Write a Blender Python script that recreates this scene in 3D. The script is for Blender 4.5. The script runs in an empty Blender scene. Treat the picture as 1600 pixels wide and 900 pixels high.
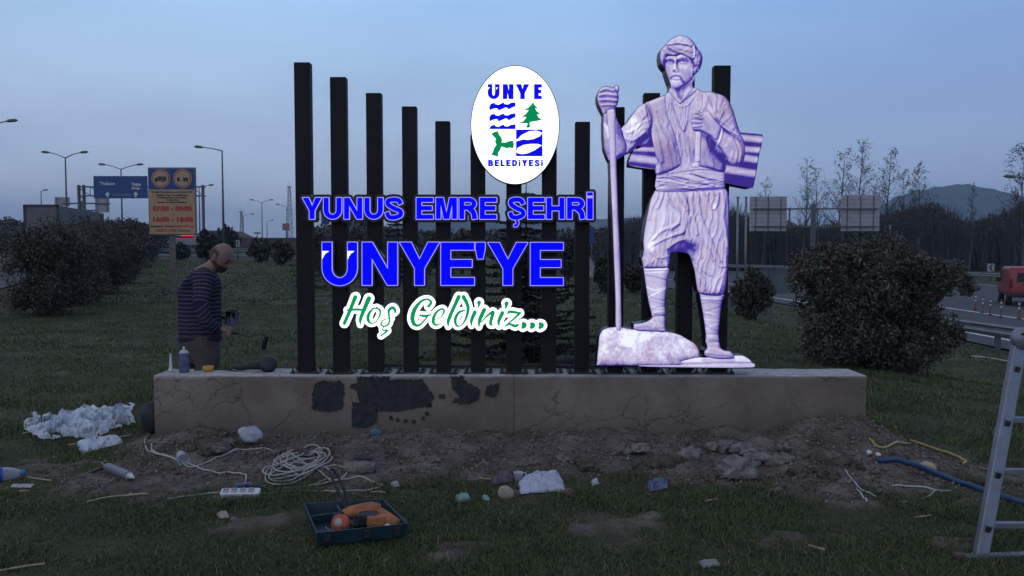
import bpy, bmesh, math, random
import numpy as np
from mathutils import Vector, Matrix, Euler
random.seed(7); RNG = np.random.default_rng(7)
R = math.radians
scene = bpy.context.scene
COL = scene.collection

# ------------------------------------------------------------------ camera
CAM_Z = 1.465; PITCH = R(-2.86); FPX = 1300.0
cam_d = bpy.data.cameras.new("camera"); cam = bpy.data.objects.new("camera", cam_d); COL.objects.link(cam)
cam_d.sensor_width = 36.0; cam_d.lens = 36.0 * FPX / 1600.0; cam_d.clip_end = 12000; cam_d.clip_start = 0.05
cam.location = (0, 0, CAM_Z); cam.rotation_euler = (R(90) + PITCH, 0, 0)
scene.camera = cam

# ------------------------------------------------------------------ sky and light (dusk)
SUN_EL, SUN_ROT = R(3.0), R(200.0)
world = bpy.data.worlds.new("World"); scene.world = world; world.use_nodes = True
nt = world.node_tree; nt.nodes.clear()
def wn(t, **k):
    n = nt.nodes.new(t)
    for a, b in k.items(): setattr(n, a, b)
    return n
out = wn('ShaderNodeOutputWorld'); bg = wn('ShaderNodeBackground')
sky = wn('ShaderNodeTexSky', sky_type='NISHITA', sun_disc=False, sun_elevation=SUN_EL, sun_rotation=SUN_ROT, altitude=20.0, air_density=1.3, dust_density=1.5, ozone_density=2.5)
tc = wn('ShaderNodeTexCoord'); sep = wn('ShaderNodeSeparateXYZ')
nt.links.new(tc.outputs['Generated'], sep.inputs[0])
ramp = wn('ShaderNodeValToRGB')                      # overcast dusk deck: colour by height above the horizon
cr = ramp.color_ramp
SKY_STOPS = [(0.0, (0.350, 0.425, 0.575)), (0.07, (0.328, 0.420, 0.580)), (0.17, (0.285, 0.400, 0.580)), (0.30, (0.238, 0.400, 0.630)), (0.55, (0.235, 0.285, 0.39)), (1.0, (0.235, 0.25, 0.295))]
while len(cr.elements) < len(SKY_STOPS): cr.elements.new(0.5)
for e, (p, c) in zip(cr.elements, SKY_STOPS): e.position = p; e.color = (*c, 1)
nt.links.new(sep.outputs['Z'], ramp.inputs[0])
# broad, soft cloud streaks on a flat deck high above
dv = wn('ShaderNodeMath', operation='ADD'); dv.inputs[1].default_value = 0.22
nt.links.new(sep.outputs['Z'], dv.inputs[0])
px_ = wn('ShaderNodeMath', operation='DIVIDE'); py_ = wn('ShaderNodeMath', operation='DIVIDE')
nt.links.new(sep.outputs['X'], px_.inputs[0]); nt.links.new(dv.outputs[0], px_.inputs[1])
nt.links.new(sep.outputs['Y'], py_.inputs[0]); nt.links.new(dv.outputs[0], py_.inputs[1])
cmb = wn('ShaderNodeCombineXYZ'); nt.links.new(px_.outputs[0], cmb.inputs[0]); nt.links.new(py_.outputs[0], cmb.inputs[1])
mp = wn('ShaderNodeMapping'); mp.inputs['Rotation'].default_value = (0, 0, R(-18)); mp.inputs['Scale'].default_value = (0.8, 1.0, 1)
nt.links.new(cmb.outputs[0], mp.inputs[0])
nz = wn('ShaderNodeTexNoise'); nz.inputs['Scale'].default_value = 0.8; nz.inputs['Detail'].default_value = 6; nz.inputs['Roughness'].default_value = 0.48
nt.links.new(mp.outputs[0], nz.inputs['Vector'])
cl = wn('ShaderNodeMapRange'); cl.inputs['From Min'].default_value = 0.36; cl.inputs['From Max'].default_value = 0.66
nt.links.new(nz.outputs['Fac'], cl.inputs['Value'])
mixc = wn('ShaderNodeMix', data_type='RGBA', blend_type='MULTIPLY')
mixc.inputs['Factor'].default_value = 1.0
crc = wn('ShaderNodeValToRGB'); crc.color_ramp.elements[0].color = (0.78, 0.79, 0.84, 1); crc.color_ramp.elements[1].color = (1.06, 1.04, 1.02, 1)
nt.links.new(cl.outputs[0], crc.inputs[0])
nt.links.new(ramp.outputs[0], mixc.inputs['A']); nt.links.new(crc.outputs[0], mixc.inputs['B'])
hz = wn('ShaderNodeMix', data_type='RGBA', blend_type='ADD'); hz.inputs['Factor'].default_value = 0.02
azr = wn('ShaderNodeMapRange'); azr.inputs['From Min'].default_value = -1; azr.inputs['From Max'].default_value = 1; nt.links.new(sep.outputs['X'], azr.inputs['Value'])
azc = wn('ShaderNodeValToRGB'); ar = azc.color_ramp; ar.elements.new(.5); ar.elements.new(.63)          # the deck is thicker, and bluer, towards the right (east)
for e, (p, c) in zip(ar.elements, [(.25, (1.04, .99, .96)), (.53, (1, 1, 1)), (.64, (.80, .83, .92)), (.77, (.66, .69, .83))]): e.position = p; e.color = (*c, 1)
nt.links.new(azr.outputs[0], azc.inputs[0]); mixa = wn('ShaderNodeMix', data_type='RGBA', blend_type='MULTIPLY'); mixa.inputs['Factor'].default_value = 1.0
nt.links.new(mixc.outputs['Result'], mixa.inputs['A']); nt.links.new(azc.outputs[0], mixa.inputs['B']); nt.links.new(mixa.outputs['Result'], hz.inputs['A']); nt.links.new(sky.outputs[0], hz.inputs['B'])
nt.links.new(hz.outputs['Result'], bg.inputs['Color']); bg.inputs['Strength'].default_value = 1.70
nt.links.new(bg.outputs[0], out.inputs[0])
sun_d = bpy.data.lights.new("sun", 'SUN'); sun = bpy.data.objects.new("sun", sun_d); COL.objects.link(sun)
sun_d.energy = 0.14; sun_d.angle = R(40); sun_d.color = (1.0, 0.80, 0.62)
sun.rotation_euler = (R(90) - R(25), 0, R(180) - SUN_ROT + R(0))
vs = scene.view_settings
vs.view_transform = 'Standard'; vs.look = 'None'; vs.exposure = 0.0; vs.gamma = 1.0; vs.use_curve_mapping = False
scene.cycles.volume_bounces = 0; scene.cycles.max_bounces = 6; scene.cycles.diffuse_bounces = 3; scene.cycles.transparent_max_bounces = 16

# ------------------------------------------------------------------ helpers
CP, SP = math.cos(PITCH), math.sin(PITCH)
def ray(px, py):
    v = (450.0 - py) / FPX
    return (px - 800.0) / FPX, CP - v * SP, SP + v * CP
def P(px, py, Y):
    a, b, c = ray(px, py); t = Y / b
    return Vector((a * t, Y, CAM_Z + c * t))
def G(px, py, z=0.0):
    a, b, c = ray(px, py); t = (z - CAM_Z) / c
    return Vector((a * t, b * t, z))
def Parr(xy, Y):
    xy = np.asarray(xy, float); v = (450.0 - xy[:, 1]) / FPX; t = Y / (CP - v * SP)
    return np.stack([(xy[:, 0] - 800.0) / FPX * t, np.full(len(xy), Y), CAM_Z + (SP + v * CP) * t], 1)
def ss(a, b, x):
    t = np.clip((x - a) / (b - a), 0, 1); return t * t * (3 - 2 * t)
def lin(*c):
    c = np.asarray(c, float) / 255.0
    return tuple(np.where(c <= 0.04045, c / 12.92, ((c + 0.055) / 1.055) ** 2.4))

def tag(o, label=None, cat=None, group=None, kind=None):
    if label: o['label'] = label
    if cat: o['category'] = cat
    if group: o['group'] = group
    if kind: o['kind'] = kind
    return o
def wloc(o):
    v = Vector((0, 0, 0))
    while o is not None: v += o.location; o = o.parent
    return v
def thing(name, label, cat, loc=(0, 0, 0), group=None):
    o = bpy.data.objects.new(name, None); COL.objects.link(o); o.location = loc; o.empty_display_size = 0.1
    return tag(o, label, cat, group)
def copy_tree(o, parent=None):
    c = o.copy(); COL.objects.link(c)
    if parent is not None: c.parent = parent
    for ch in o.children: copy_tree(ch, c)
    return c
def link_mesh(name, me, parent=None, loc=None):
    o = bpy.data.objects.new(name, me); COL.objects.link(o)
    if parent is not None: o.parent = parent
    if loc is not None: o.location = loc
    return o

class MB:
    def __init__(s): s.v = []; s.f = []; s.m = []; s.sm = []; s.mi = 0; s.smooth = False
    def mat(s, i, smooth=None):
        s.mi = i
        if smooth is not None: s.smooth = smooth
        return s
    def add(s, vs, fs):
        b = len(s.v); s.v += [tuple(v) for v in vs]
        for f in fs: s.f.append([b + i for i in f]); s.m.append(s.mi); s.sm.append(s.smooth)
        return s
    def box(s, c, d, rot=None, bev=0.0):
        cx, cy, cz = c; hx, hy, hz_ = d[0] / 2, d[1] / 2, d[2] / 2
        if bev > 0:
            bm = bmesh.new(); bmesh.ops.create_cube(bm, size=1.0)
            for v in bm.verts: v.co = Vector((v.co.x * d[0], v.co.y * d[1], v.co.z * d[2]))
            bmesh.ops.bevel(bm, geom=list(bm.edges), offset=min(bev, min(d) * 0.45), segments=2, profile=0.6, affect='EDGES')
            bm.verts.index_update(); vs = [v.co.copy() for v in bm.verts]; fs = [[v.index for v in f.verts] for f in bm.faces]; bm.free()
        else:
            vs = [Vector((x * hx, y * hy, z * hz_)) for z in (-1, 1) for y in (-1, 1) for x in (-1, 1)]
            fs = [[0, 2, 3, 1], [4, 5, 7, 6], [0, 1, 5, 4], [2, 6, 7, 3], [0, 4, 6, 2], [1, 3, 7, 5]]
        if rot is not None:
            M = rot if isinstance(rot, Matrix) else Euler(rot).to_matrix()
            vs = [M @ v for v in vs]
        return s.add([(v.x + cx, v.y + cy, v.z + cz) for v in vs], fs)
    def tube(s, pts, rad, n=8, cap=True):
        pts = [Vector(p) for p in pts]; k = len(pts)
        if not hasattr(rad, '__len__'): rad = [rad] * k
        vs = []; fs = []; u = None
        for i, p in enumerate(pts):
            t = (pts[min(i + 1, k - 1)] - pts[max(i - 1, 0)]); t = t.normalized() if t.length > 1e-9 else Vector((0, 0, 1))
            if u is None: u = t.orthogonal().normalized()
            else:
                u = u - t * u.dot(t); u = u.normalized() if u.length > 1e-6 else t.orthogonal().normalized()
            w = t.cross(u)
            for j in range(n):
                a = 2 * math.pi * j / n; vs.append(p + (u * math.cos(a) + w * math.sin(a)) * rad[i])
        for i in range(k - 1):
            for j in range(n):
                a = i * n + j; b = i * n + (j + 1) % n; fs.append([a, b, b + n, a + n])
        if cap: fs.append(list(range(n))[::-1]); fs.append([(k - 1) * n + j for j in range(n)])
        return s.add(vs, fs)
    def lathe(s, prof, c=(0, 0, 0), n=16, M=None):
        vs = []; fs = []
        for r, z in prof:
            for j in range(n):
                a = 2 * math.pi * j / n; v = Vector((r * math.cos(a), r * math.sin(a), z))
                if M is not None: v = M @ v
                vs.append((v.x + c[0], v.y + c[1], v.z + c[2]))
        k = len(prof)
        for i in range(k - 1):
            for j in range(n):
                a = i * n + j; b = i * n + (j + 1) % n; fs.append([a, b, b + n, a + n])
        fs.append(list(range(n))[::-1]); fs.append([(k - 1) * n + j for j in range(n)])
        return s.add(vs, fs)
    def prism(s, poly, axis, a, b):
        """poly: 2D points; axis 0/1/2 = extrude axis, from a to b"""
        n = len(poly); vs = []
        for q in (a, b):
            for (x, y) in poly:
                vs.append((q, x, y) if axis == 0 else (x, q, y) if axis == 1 else (x, y, q))
        fs = [list(range(n))[::-1], [n + i for i in range(n)]] + [[i, (i + 1) % n, n + (i + 1) % n, n + i] for i in range(n)]
        return s.add(vs, fs)
    def build(s, name, mats, parent=None, loc=None, local=False, recalc=True):
        """verts are world coordinates unless local=True"""
        me = bpy.data.meshes.new(name)
        v = np.array(s.v, float)
        if parent is not None:
            off = np.zeros(3) if local else np.array(wloc(parent))
        elif loc is not None: off = np.zeros(3) if local else np.array(loc)
        else:
            off = np.array([(v[:, 0].min() + v[:, 0].max()) / 2, (v[:, 1].min() + v[:, 1].max()) / 2, v[:, 2].min()]); loc = off
        me.from_pydata((v - off).tolist(), [], s.f)
        for m in (mats if isinstance(mats, (list, tuple)) else [mats]): me.materials.append(m)
        me.polygons.foreach_set('material_index', s.m); me.polygons.foreach_set('use_smooth', s.sm)
        if recalc:
            bm = bmesh.new(); bm.from_mesh(me); bmesh.ops.recalc_face_normals(bm, faces=list(bm.faces)); bm.to_mesh(me); bm.free()
        me.update()
        return link_mesh(name, me, parent, None if parent is not None else tuple(loc))

def np_mesh(name, V, F, mat, attr=None, parent=None, loc=(0, 0, 0), smooth=False, corner=4):
    """fast mesh: V (n,3), F (m,corner) ints, attr = (name, (n,4) point colours)"""
    me = bpy.data.meshes.new(name); n = len(V); m = len(F)
    me.vertices.add(n); me.vertices.foreach_set('co', np.ascontiguousarray(V, dtype=np.float32).ravel())
    me.loops.add(m * corner); me.loops.foreach_set('vertex_index', np.ascontiguousarray(F, dtype=np.int32).ravel())
    me.polygons.add(m); me.polygons.foreach_set('loop_start', np.arange(0, m * corner, corner, dtype=np.int32))
    me.polygons.foreach_set('loop_total', np.full(m, corner, dtype=np.int32))
    if smooth: me.polygons.foreach_set('use_smooth', np.ones(m, dtype=bool))
    me.update(calc_edges=True); me.validate()
    if attr is not None:
        a = me.color_attributes.new(attr[0], 'FLOAT_COLOR', 'POINT'); a.data.foreach_set('color', np.ascontiguousarray(attr[1], dtype=np.float32).ravel())
    me.materials.append(mat)
    return link_mesh(name, me, parent, loc)

# ------------------------------------------------------------------ materials
def new_mat(name):
    m = bpy.data.materials.new(name); m.use_nodes = True
    return m, m.node_tree, m.node_tree.nodes['Principled BSDF']
def mat(name, col, rough=0.6, metal=0.0, var=0.0, scale=8.0, bump=0.0, bscale=60.0, col2=None, detail=6, alpha=1.0, spec=0.4):
    m, t, b = new_mat(name)
    b.inputs['Roughness'].default_value = rough; b.inputs['Metallic'].default_value = metal; b.inputs['Specular IOR Level'].default_value = spec
    b.inputs['Base Color'].default_value = (*col, 1)
    if alpha < 1: b.inputs['Alpha'].default_value = alpha
    tcn = t.nodes.new('ShaderNodeTexCoord')
    if var > 0 or col2 is not None:
        n = t.nodes.new('ShaderNodeTexNoise'); n.inputs['Scale'].default_value = scale; n.inputs['Detail'].default_value = detail; n.inputs['Roughness'].default_value = 0.65
        t.links.new(tcn.outputs['Object'], n.inputs['Vector'])
        r = t.nodes.new('ShaderNodeValToRGB'); r.color_ramp.elements[0].position = 0.32; r.color_ramp.elements[1].position = 0.68
        c1 = tuple(x * (1 - var) for x in col); c2 = col2 if col2 is not None else tuple(min(1, x * (1 + var)) for x in col)
        r.color_ramp.elements[0].color = (*c1, 1); r.color_ramp.elements[1].color = (*c2, 1)
        t.links.new(n.outputs['Fac'], r.inputs[0]); t.links.new(r.outputs[0], b.inputs['Base Color'])
    if bump > 0:
        n2 = t.nodes.new('ShaderNodeTexNoise'); n2.inputs['Scale'].default_value = bscale; n2.inputs['Detail'].default_value = 4
        t.links.new(tcn.outputs['Object'], n2.inputs['Vector'])
        bp = t.nodes.new('ShaderNodeBump'); bp.inputs['Strength'].default_value = bump; bp.inputs['Distance'].default_value = 0.02
        t.links.new(n2.outputs['Fac'], bp.inputs['Height']); t.links.new(bp.outputs[0], b.inputs['Normal'])
    return m
def emat(name, col, strength=1.0):
    m, t, b = new_mat(name)
    b.inputs['Base Color'].default_value = (0, 0, 0, 1); b.inputs['Roughness'].default_value = 0.6; b.inputs['Specular IOR Level'].default_value = 0.05
    b.inputs['Emission Color'].default_value = (*col, 1); b.inputs['Emission Strength'].default_value = strength
    return m
def attr_mat(name, attr='tint', rough=0.7, emit=0.0, spec=0.3):
    m, t, b = new_mat(name); a = t.nodes.new('ShaderNodeAttribute'); a.attribute_name = attr
    b.inputs['Roughness'].default_value = rough; b.inputs['Specular IOR Level'].default_value = spec
    if emit > 0:
        b.inputs['Base Color'].default_value = (0.01, 0.01, 0.01, 1); b.inputs['Specular IOR Level'].default_value = 0.05
        t.links.new(a.outputs['Color'], b.inputs['Emission Color']); b.inputs['Emission Strength'].default_value = emit
    else: t.links.new(a.outputs['Color'], b.inputs['Base Color'])
    return m

# numpy value noise -------------------------------------------------
_perm = RNG.random((256, 256))
def vnoise(x, y):
    xi = np.floor(x).astype(int); yi = np.floor(y).astype(int); fx = x - xi; fy = y - yi
    fx = fx * fx * (3 - 2 * fx); fy = fy * fy * (3 - 2 * fy)
    a = _perm[xi & 255, yi & 255]; b = _perm[(xi + 1) & 255, yi & 255]; c = _perm[xi & 255, (yi + 1) & 255]; d = _perm[(xi + 1) & 255, (yi + 1) & 255]
    return (a * (1 - fx) + b * fx) * (1 - fy) + (c * (1 - fx) + d * fx) * fy
def fbm(x, y, o=4):
    s = 0; a = 0.5; t = 0
    for k in range(o): s = s + a * vnoise(x * 2 ** k + 17 * k, y * 2 ** k + 31 * k); t += a; a *= 0.5
    return s / t

# 2D shapes: signed distance fields and filled contours ---------------
def sdf_poly(contours, X, Y):
    """negative inside, even-odd over contours"""
    d2 = np.full(X.shape, 1e18); ins = np.zeros(X.shape, bool)
    for pts in contours:
        n = len(pts)
        for i in range(n):
            ax, ay = pts[i]; bx, by = pts[(i + 1) % n]; ex, ey = bx - ax, by - ay; L = ex * ex + ey * ey
            if L < 1e-12: continue
            wx = X - ax; wy = Y - ay; t = np.clip((wx * ex + wy * ey) / L, 0, 1)
            d2 = np.minimum(d2, (wx - t * ex) ** 2 + (wy - t * ey) ** 2)
            if ay != by:
                c = ((ay <= Y) & (Y < by)) | ((by <= Y) & (Y < ay))
                ins ^= c & (X < ax + (Y - ay) / (by - ay) * ex)
    d = np.sqrt(d2); return np.where(ins, -d, d)
def sdf_lines(strokes, X, Y):
    """strokes: list of point lists (x,y,radius)"""
    d = np.full(X.shape, 1e9)
    for pts in strokes:
        for (ax, ay, ar), (bx, by, br) in zip(pts[:-1], pts[1:]):
            ex, ey = bx - ax, by - ay; L = max(ex * ex + ey * ey, 1e-9)
            t = np.clip(((X - ax) * ex + (Y - ay) * ey) / L, 0, 1)
            d = np.minimum(d, np.hypot(X - ax - t * ex, Y - ay - t * ey) - (ar + (br - ar) * t))
    return d
def grid(x0, y0, x1, y1, step):
    xs = np.arange(x0, x1 + step, step); ys = np.arange(y0, y1 + step, step)
    return np.meshgrid(xs, ys)          # [row=y, col=x]
def fill(S, X, Y, level=0.0, merge=True):
    """filled region S<level -> verts (k,2), faces, boundary edges"""
    f = level - S; ny, nx = f.shape; ins = f > 0
    ids = {}; V = []; F = []; E = []
    def vid(key, x, y):
        i = ids.get(key)
        if i is None: i = ids[key] = len(V); V.append((x, y))
        return i
    def corner(i, j): return vid(('c', i, j), X[j, i], Y[j, i])
    def cross(i, j, k):
        if k == 0: a, b, key = (i, j), (i + 1, j), ('h', i, j)
        elif k == 1: a, b, key = (i + 1, j), (i + 1, j + 1), ('v', i + 1, j)
        elif k == 2: a, b, key = (i + 1, j + 1), (i, j + 1), ('h', i, j + 1)
        else: a, b, key = (i, j + 1), (i, j), ('v', i, j)
        fa = f[a[1], a[0]]; fb = f[b[1], b[0]]; t = min(max(fa / (fa - fb), 0.02), 0.98)
        return vid(key, X[a[1], a[0]] + t * (X[b[1], b[0]] - X[a[1], a[0]]), Y[a[1], a[0]] + t * (Y[b[1], b[0]] - Y[a[1], a[0]]))
    cnt = ins[:-1, :-1].astype(int) + ins[:-1, 1:] + ins[1:, 1:] + ins[1:, :-1]
    for j in range(ny - 1):
        row = cnt[j]
        i = 0
        for i in np.nonzero((row > 0) & (row < 4))[0]:
            i = int(i); cs = [(i, j), (i + 1, j), (i + 1, j + 1), (i, j + 1)]; poly = []; ev = []
            for k in range(4):
                a = cs[k]; b = cs[(k + 1) % 4]; ia = ins[a[1], a[0]]; ib = ins[b[1], b[0]]
                if ia: poly.append(corner(*a))
                if ia != ib: c = cross(i, j, k); poly.append(c); ev.append((c, ia))
            F.append(poly[::-1])
            for q in range(len(ev)):
                if ev[q][1]: E.append((ev[q][0], ev[(q + 1) % len(ev)][0]))
        full = row == 4
        if merge:
            d = np.diff(np.concatenate([[0], full.astype(int), [0]])); st = np.nonzero(d == 1)[0]; en = np.nonzero(d == -1)[0]
            for a, b in zip(st, en):
                a = int(a); b = int(b); F.append([corner(a, j + 1), corner(b, j + 1), corner(b, j), corner(a, j)])
        else:
            for a in np.nonzero(full)[0]:
                a = int(a); F.append([corner(a, j + 1), corner(a + 1, j + 1), corner(a + 1, j), corner(a, j)])
    return np.array(V), F, E
def flat_sign(name, S, X, Y, level, Yf, depth, mats, parent, merge=True, colors=None, back=True):
    """a plate with the outline S<level (photo pixels), its front on the plane y=Yf, `depth` thick. mats = [face, side]"""
    V2, F, E = fill(S, X, Y, level, merge)
    if len(V2) == 0: return None
    n = len(V2); A = Parr(V2, Yf); V = A; faces = list(F); mi = [0] * len(F)
    if depth > 0:
        B = A.copy(); B[:, 1] += depth; V = np.concatenate([A, B])
        for a, b in E: faces.append([a, b, b + n, a + n]); mi.append(1)
        if back:
            for fc in F: faces.append([i + n for i in fc[::-1]]); mi.append(1)
    off = np.array(wloc(parent)) if parent is not None else np.array([V[:, 0].mean(), V[:, 1].mean(), V[:, 2].min()])
    me = bpy.data.meshes.new(name); me.from_pydata((V - off).tolist(), [], faces)
    for m in mats: me.materials.append(m)
    me.polygons.foreach_set('material_index', mi)
    if colors is not None:
        c = colors(V2); c = np.concatenate([c, c]) if depth > 0 else c
        a = me.color_attributes.new('print', 'FLOAT_COLOR', 'POINT'); a.data.foreach_set('color', c.astype(np.float32).ravel())
    me.update()
    return link_mesh(name, me, parent, None if parent is not None else tuple(off))
def ribbon(pts, w):
    """polygon of a stroke with flat ends; w = full width or list"""
    pts = [Vector((p[0], p[1])) for p in pts]; n = len(pts)
    if not hasattr(w, '__len__'): w = [w] * n
    L = []; Rr = []
    for i in range(n):
        t = (pts[min(i + 1, n - 1)] - pts[max(i - 1, 0)]).normalized(); nn = Vector((-t.y, t.x))
        L.append(tuple(pts[i] + nn * w[i] / 2)); Rr.append(tuple(pts[i] - nn * w[i] / 2))
    return L + Rr[::-1]
def spline(pts, k=6):
    """Catmull-Rom through points (any dimension)"""
    p = np.array(pts, float); p = np.concatenate([[2 * p[0] - p[1]], p, [2 * p[-1] - p[-2]]]); o = []
    for i in range(1, len(p) - 2):
        for t in np.arange(k) / k:
            o.append(0.5 * ((2 * p[i]) + (-p[i - 1] + p[i + 1]) * t + (2 * p[i - 1] - 5 * p[i] + 4 * p[i + 1] - p[i + 2]) * t * t + (-p[i - 1] + 3 * p[i] - 3 * p[i + 1] + p[i + 2]) * t ** 3))
    o.append(p[-2]); return np.array(o)
def text_mesh(name, body, h, loc, mat_, parent=None, bold=0.0, width=None, align='CENTER', ex=0.002, xs=1.0):
    """small lettering standing in the xz plane, facing -y; h = capital height; loc = baseline anchor"""
    cu = bpy.data.curves.new(name, 'FONT'); cu.body = body; cu.size = h / 0.72; cu.align_x = align; cu.offset = bold; cu.extrude = ex; cu.resolution_u = 2
    o = bpy.data.objects.new(name + '_c', cu); COL.objects.link(o)
    dg = bpy.context.evaluated_depsgraph_get(); me = bpy.data.meshes.new_from_object(o.evaluated_get(dg)); me.name = name
    bpy.data.objects.remove(o)
    v = np.array([x.co[:] for x in me.vertices])
    if width is not None and len(v): xs = width / max(1e-6, (v[:, 0].max() - v[:, 0].min()))
    off = np.array(wloc(parent)) if parent is not None else np.zeros(3)
    M = Matrix(((xs, 0, 0, loc[0] - off[0]), (0, 0, -1, loc[1] - off[1]), (0, 1, 0, loc[2] - off[2]), (0, 0, 0, 1)))
    me.transform(M); me.materials.clear(); me.materials.append(mat_)
    return link_mesh(name, me, parent)
# ------------------------------------------------------------------ terrain
WALL_Y = 6.05; WALL_D = 0.36
WX0, WX1 = P(240, 587, WALL_Y).x, P(1354, 587, WALL_Y).x
WTOP = P(800, 587, WALL_Y).z
def tz(x, y, fine=True):
    x = np.asarray(x, float); y = np.asarray(y, float)
    z = -1.3 * ss(3.2, 10.5, x) * ss(4.5, 14, y) + 0.45 * ss(12, 45, y) * ss(3, -9, x)
    if fine:
        z = z + (fbm(x * 0.9 + 40, y * 0.9 + 9) - 0.5) * 0.07 * ss(60, 8, y)
        m = dirt(x, y)
        z = z + m * (0.015 + 0.07 * (fbm(x * 5 + 3, y * 5, 4) - 0.4)) * ss(9, 7, y)
        bank = np.exp(-(np.maximum(0, 6.08 - y) / 0.42) ** 2) * ss(-2.95, -2.3, x) * ss(3.0, 2.5, x) * ss(6.5, 6.1, y)
        z = z + bank * (0.015 + 0.21 * fbm(x * 1.7 + 5, y * 2.0 + 2, 4) * (0.55 + 0.45 * ss(0.1, 1.4, x)) + 0.09 * (fbm(x * 11, y * 11, 3) - 0.45))
    return z
def dirt(x, y):
    n = fbm(x * 2.3 + 11, y * 2.3 + 7, 4)
    n2 = fbm(x * 6.5 + 3, y * 6.5 + 1, 4)
    fr = 5.02 + 0.32 * (fbm(x * 1.1 + 2, y * 0 + 3, 3) - 0.5) + 0.22 * np.cos(x * 1.5 + 0.4)
    a = ss(0.24, -0.24, (fr - y) + (n - 0.5) * 0.8 + (n2 - 0.5) * 0.7) * ss(-2.98, -2.5, x + (n - 0.5) * 0.8) * ss(3.65, 2.95, x + (n - 0.5) * 0.9 + 0.55 * (y - 5.6)) * ss(6.9, 6.3, y)
    for cx, cy, r in [(0.42, 4.22, 0.27), (0.72, 4.35, 0.2), (-0.25, 3.95, 0.16), (1.3, 4.05, 0.16), (2.2, 4.0, 0.15), (-1.4, 4.3, 0.2), (-3.0, 5.45, 0.30), (2.6, 4.7, 0.15), (3.4, 5.3, 0.2)]:
        a = np.maximum(a, ss(1.25, 0.45, np.hypot(x - cx, (y - cy) * 1.3) / r + (n2 - 0.5) * 3.0) * 0.7)
    return a

def ground_mat():
    m, t, b = new_mat('ground'); b.inputs['Roughness'].default_value = 0.95; b.inputs['Specular IOR Level'].default_value = 0.15
    a = t.nodes.new('ShaderNodeAttribute'); a.attribute_name = 'cover'
    s = t.nodes.new('ShaderNodeSeparateColor'); t.links.new(a.outputs['Color'], s.inputs[0])
    tcn = t.nodes.new('ShaderNodeTexCoord')
    def ns(sc, d=6, rg=0.6):
        n = t.nodes.new('ShaderNodeTexNoise'); n.inputs['Scale'].default_value = sc; n.inputs['Detail'].default_value = d; n.inputs['Roughness'].default_value = rg
        t.links.new(tcn.outputs['Object'], n.inputs['Vector']); return n
    def rp(n, stops):
        r = t.nodes.new('ShaderNodeValToRGB')
        while len(r.color_ramp.elements) < len(stops): r.color_ramp.elements.new(0.5)
        for e, (p, c) in zip(r.color_ramp.elements, stops): e.position = p; e.color = (*c, 1)
        t.links.new(n.outputs['Fac'], r.inputs[0]); return r
    g = rp(ns(1.3), [(0.3, (0.042, 0.044, 0.026)), (0.52, (0.072, 0.074, 0.042)), (0.72, (0.135, 0.12, 0.075))])
    d = rp(ns(3.2, 12, 0.72), [(0.30, (0.045, 0.033, 0.026)), (0.44, (0.112, 0.088, 0.070)), (0.56, (0.190, 0.155, 0.130)), (0.70, (0.30, 0.26, 0.225))])
    mx = t.nodes.new('ShaderNodeMix'); mx.data_type = 'RGBA'
    t.links.new(s.outputs[0], mx.inputs['Factor']); t.links.new(g.outputs[0], mx.inputs['A']); t.links.new(d.outputs[0], mx.inputs['B'])
    t.links.new(mx.outputs['Result'], b.inputs['Base Color'])
    bp = t.nodes.new('ShaderNodeBump'); bp.inputs['Strength'].default_value = 0.7; bp.inputs['Distance'].default_value = 0.03
    t.links.new(ns(38, 5, 0.7).outputs['Fac'], bp.inputs['Height']); t.links.new(bp.outputs[0], b.inputs['Normal'])
    return m
def axis(segs):
    o = []
    for a, b, n in segs: o += list(np.linspace(a, b, n, endpoint=False))
    return np.array(o + [segs[-1][1]])
gx = axis([(-3500, -300, 8), (-300, -60, 16), (-60, -12, 40), (-12, -4.5, 50), (-4.5, 5.5, 260), (5.5, 15, 60), (15, 60, 30), (60, 300, 14), (300, 3500, 8)])
gy = axis([(-40, 1.5, 10), (1.5, 3.2, 12), (3.2, 6.6, 150), (6.6, 12, 70), (12, 40, 60), (40, 120, 40), (120, 600, 20), (600, 4200, 14)])
GX, GY = np.meshgrid(gx, gy); GZ = tz(GX, GY); D_ = dirt(GX, GY)
V = np.stack([GX.ravel(), GY.ravel(), GZ.ravel()], 1)
nx_, ny_ = len(gx), len(gy); ii, jj = np.meshgrid(np.arange(nx_ - 1), np.arange(ny_ - 1)); q = (jj * nx_ + ii).ravel()
F = np.stack([q, q + 1, q + nx_ + 1, q + nx_], 1)
C_ = np.zeros((len(V), 4)); C_[:, 0] = D_.ravel(); C_[:, 3] = 1
ground = np_mesh('ground', V, F, ground_mat(), ('cover', C_), smooth=True); tag(ground, kind='structure')

# ------------------------------------------------------------------ roads
ASPH = mat('asphalt', (0.075, 0.075, 0.08), 0.85, var=0.25, scale=3.0, bump=0.3, bscale=120)
PAINT = mat('road_paint', (0.62, 0.62, 0.60), 0.7, var=0.25, scale=6)
def strip(name, left, right, z, mat_, k=10, kind='structure', cross=6):
    l = spline(left, k); r = spline(right, k); n = len(l); Vs = []; Fs = []
    for i in range(n):
        for c in range(cross + 1):
            p = l[i] + (r[i] - l[i]) * c / cross; Vs.append((p[0], p[1], z(p[0], p[1])))
    for i in range(n - 1):
        for c in range(cross):
            a = i * (cross + 1) + c; Fs.append((a, a + 1, a + cross + 2, a + cross + 1))
    o = np_mesh(name, np.array(Vs), np.array(Fs), mat_); return tag(o, kind=kind)
RZ = -1.27
near = [(13.2, 2), (13.2, 14), (13.1, 24), (13.1, 36), (11.5, 50), (6, 64), (-3, 74), (-22, 82), (-60, 88), (-130, 96)]
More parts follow.
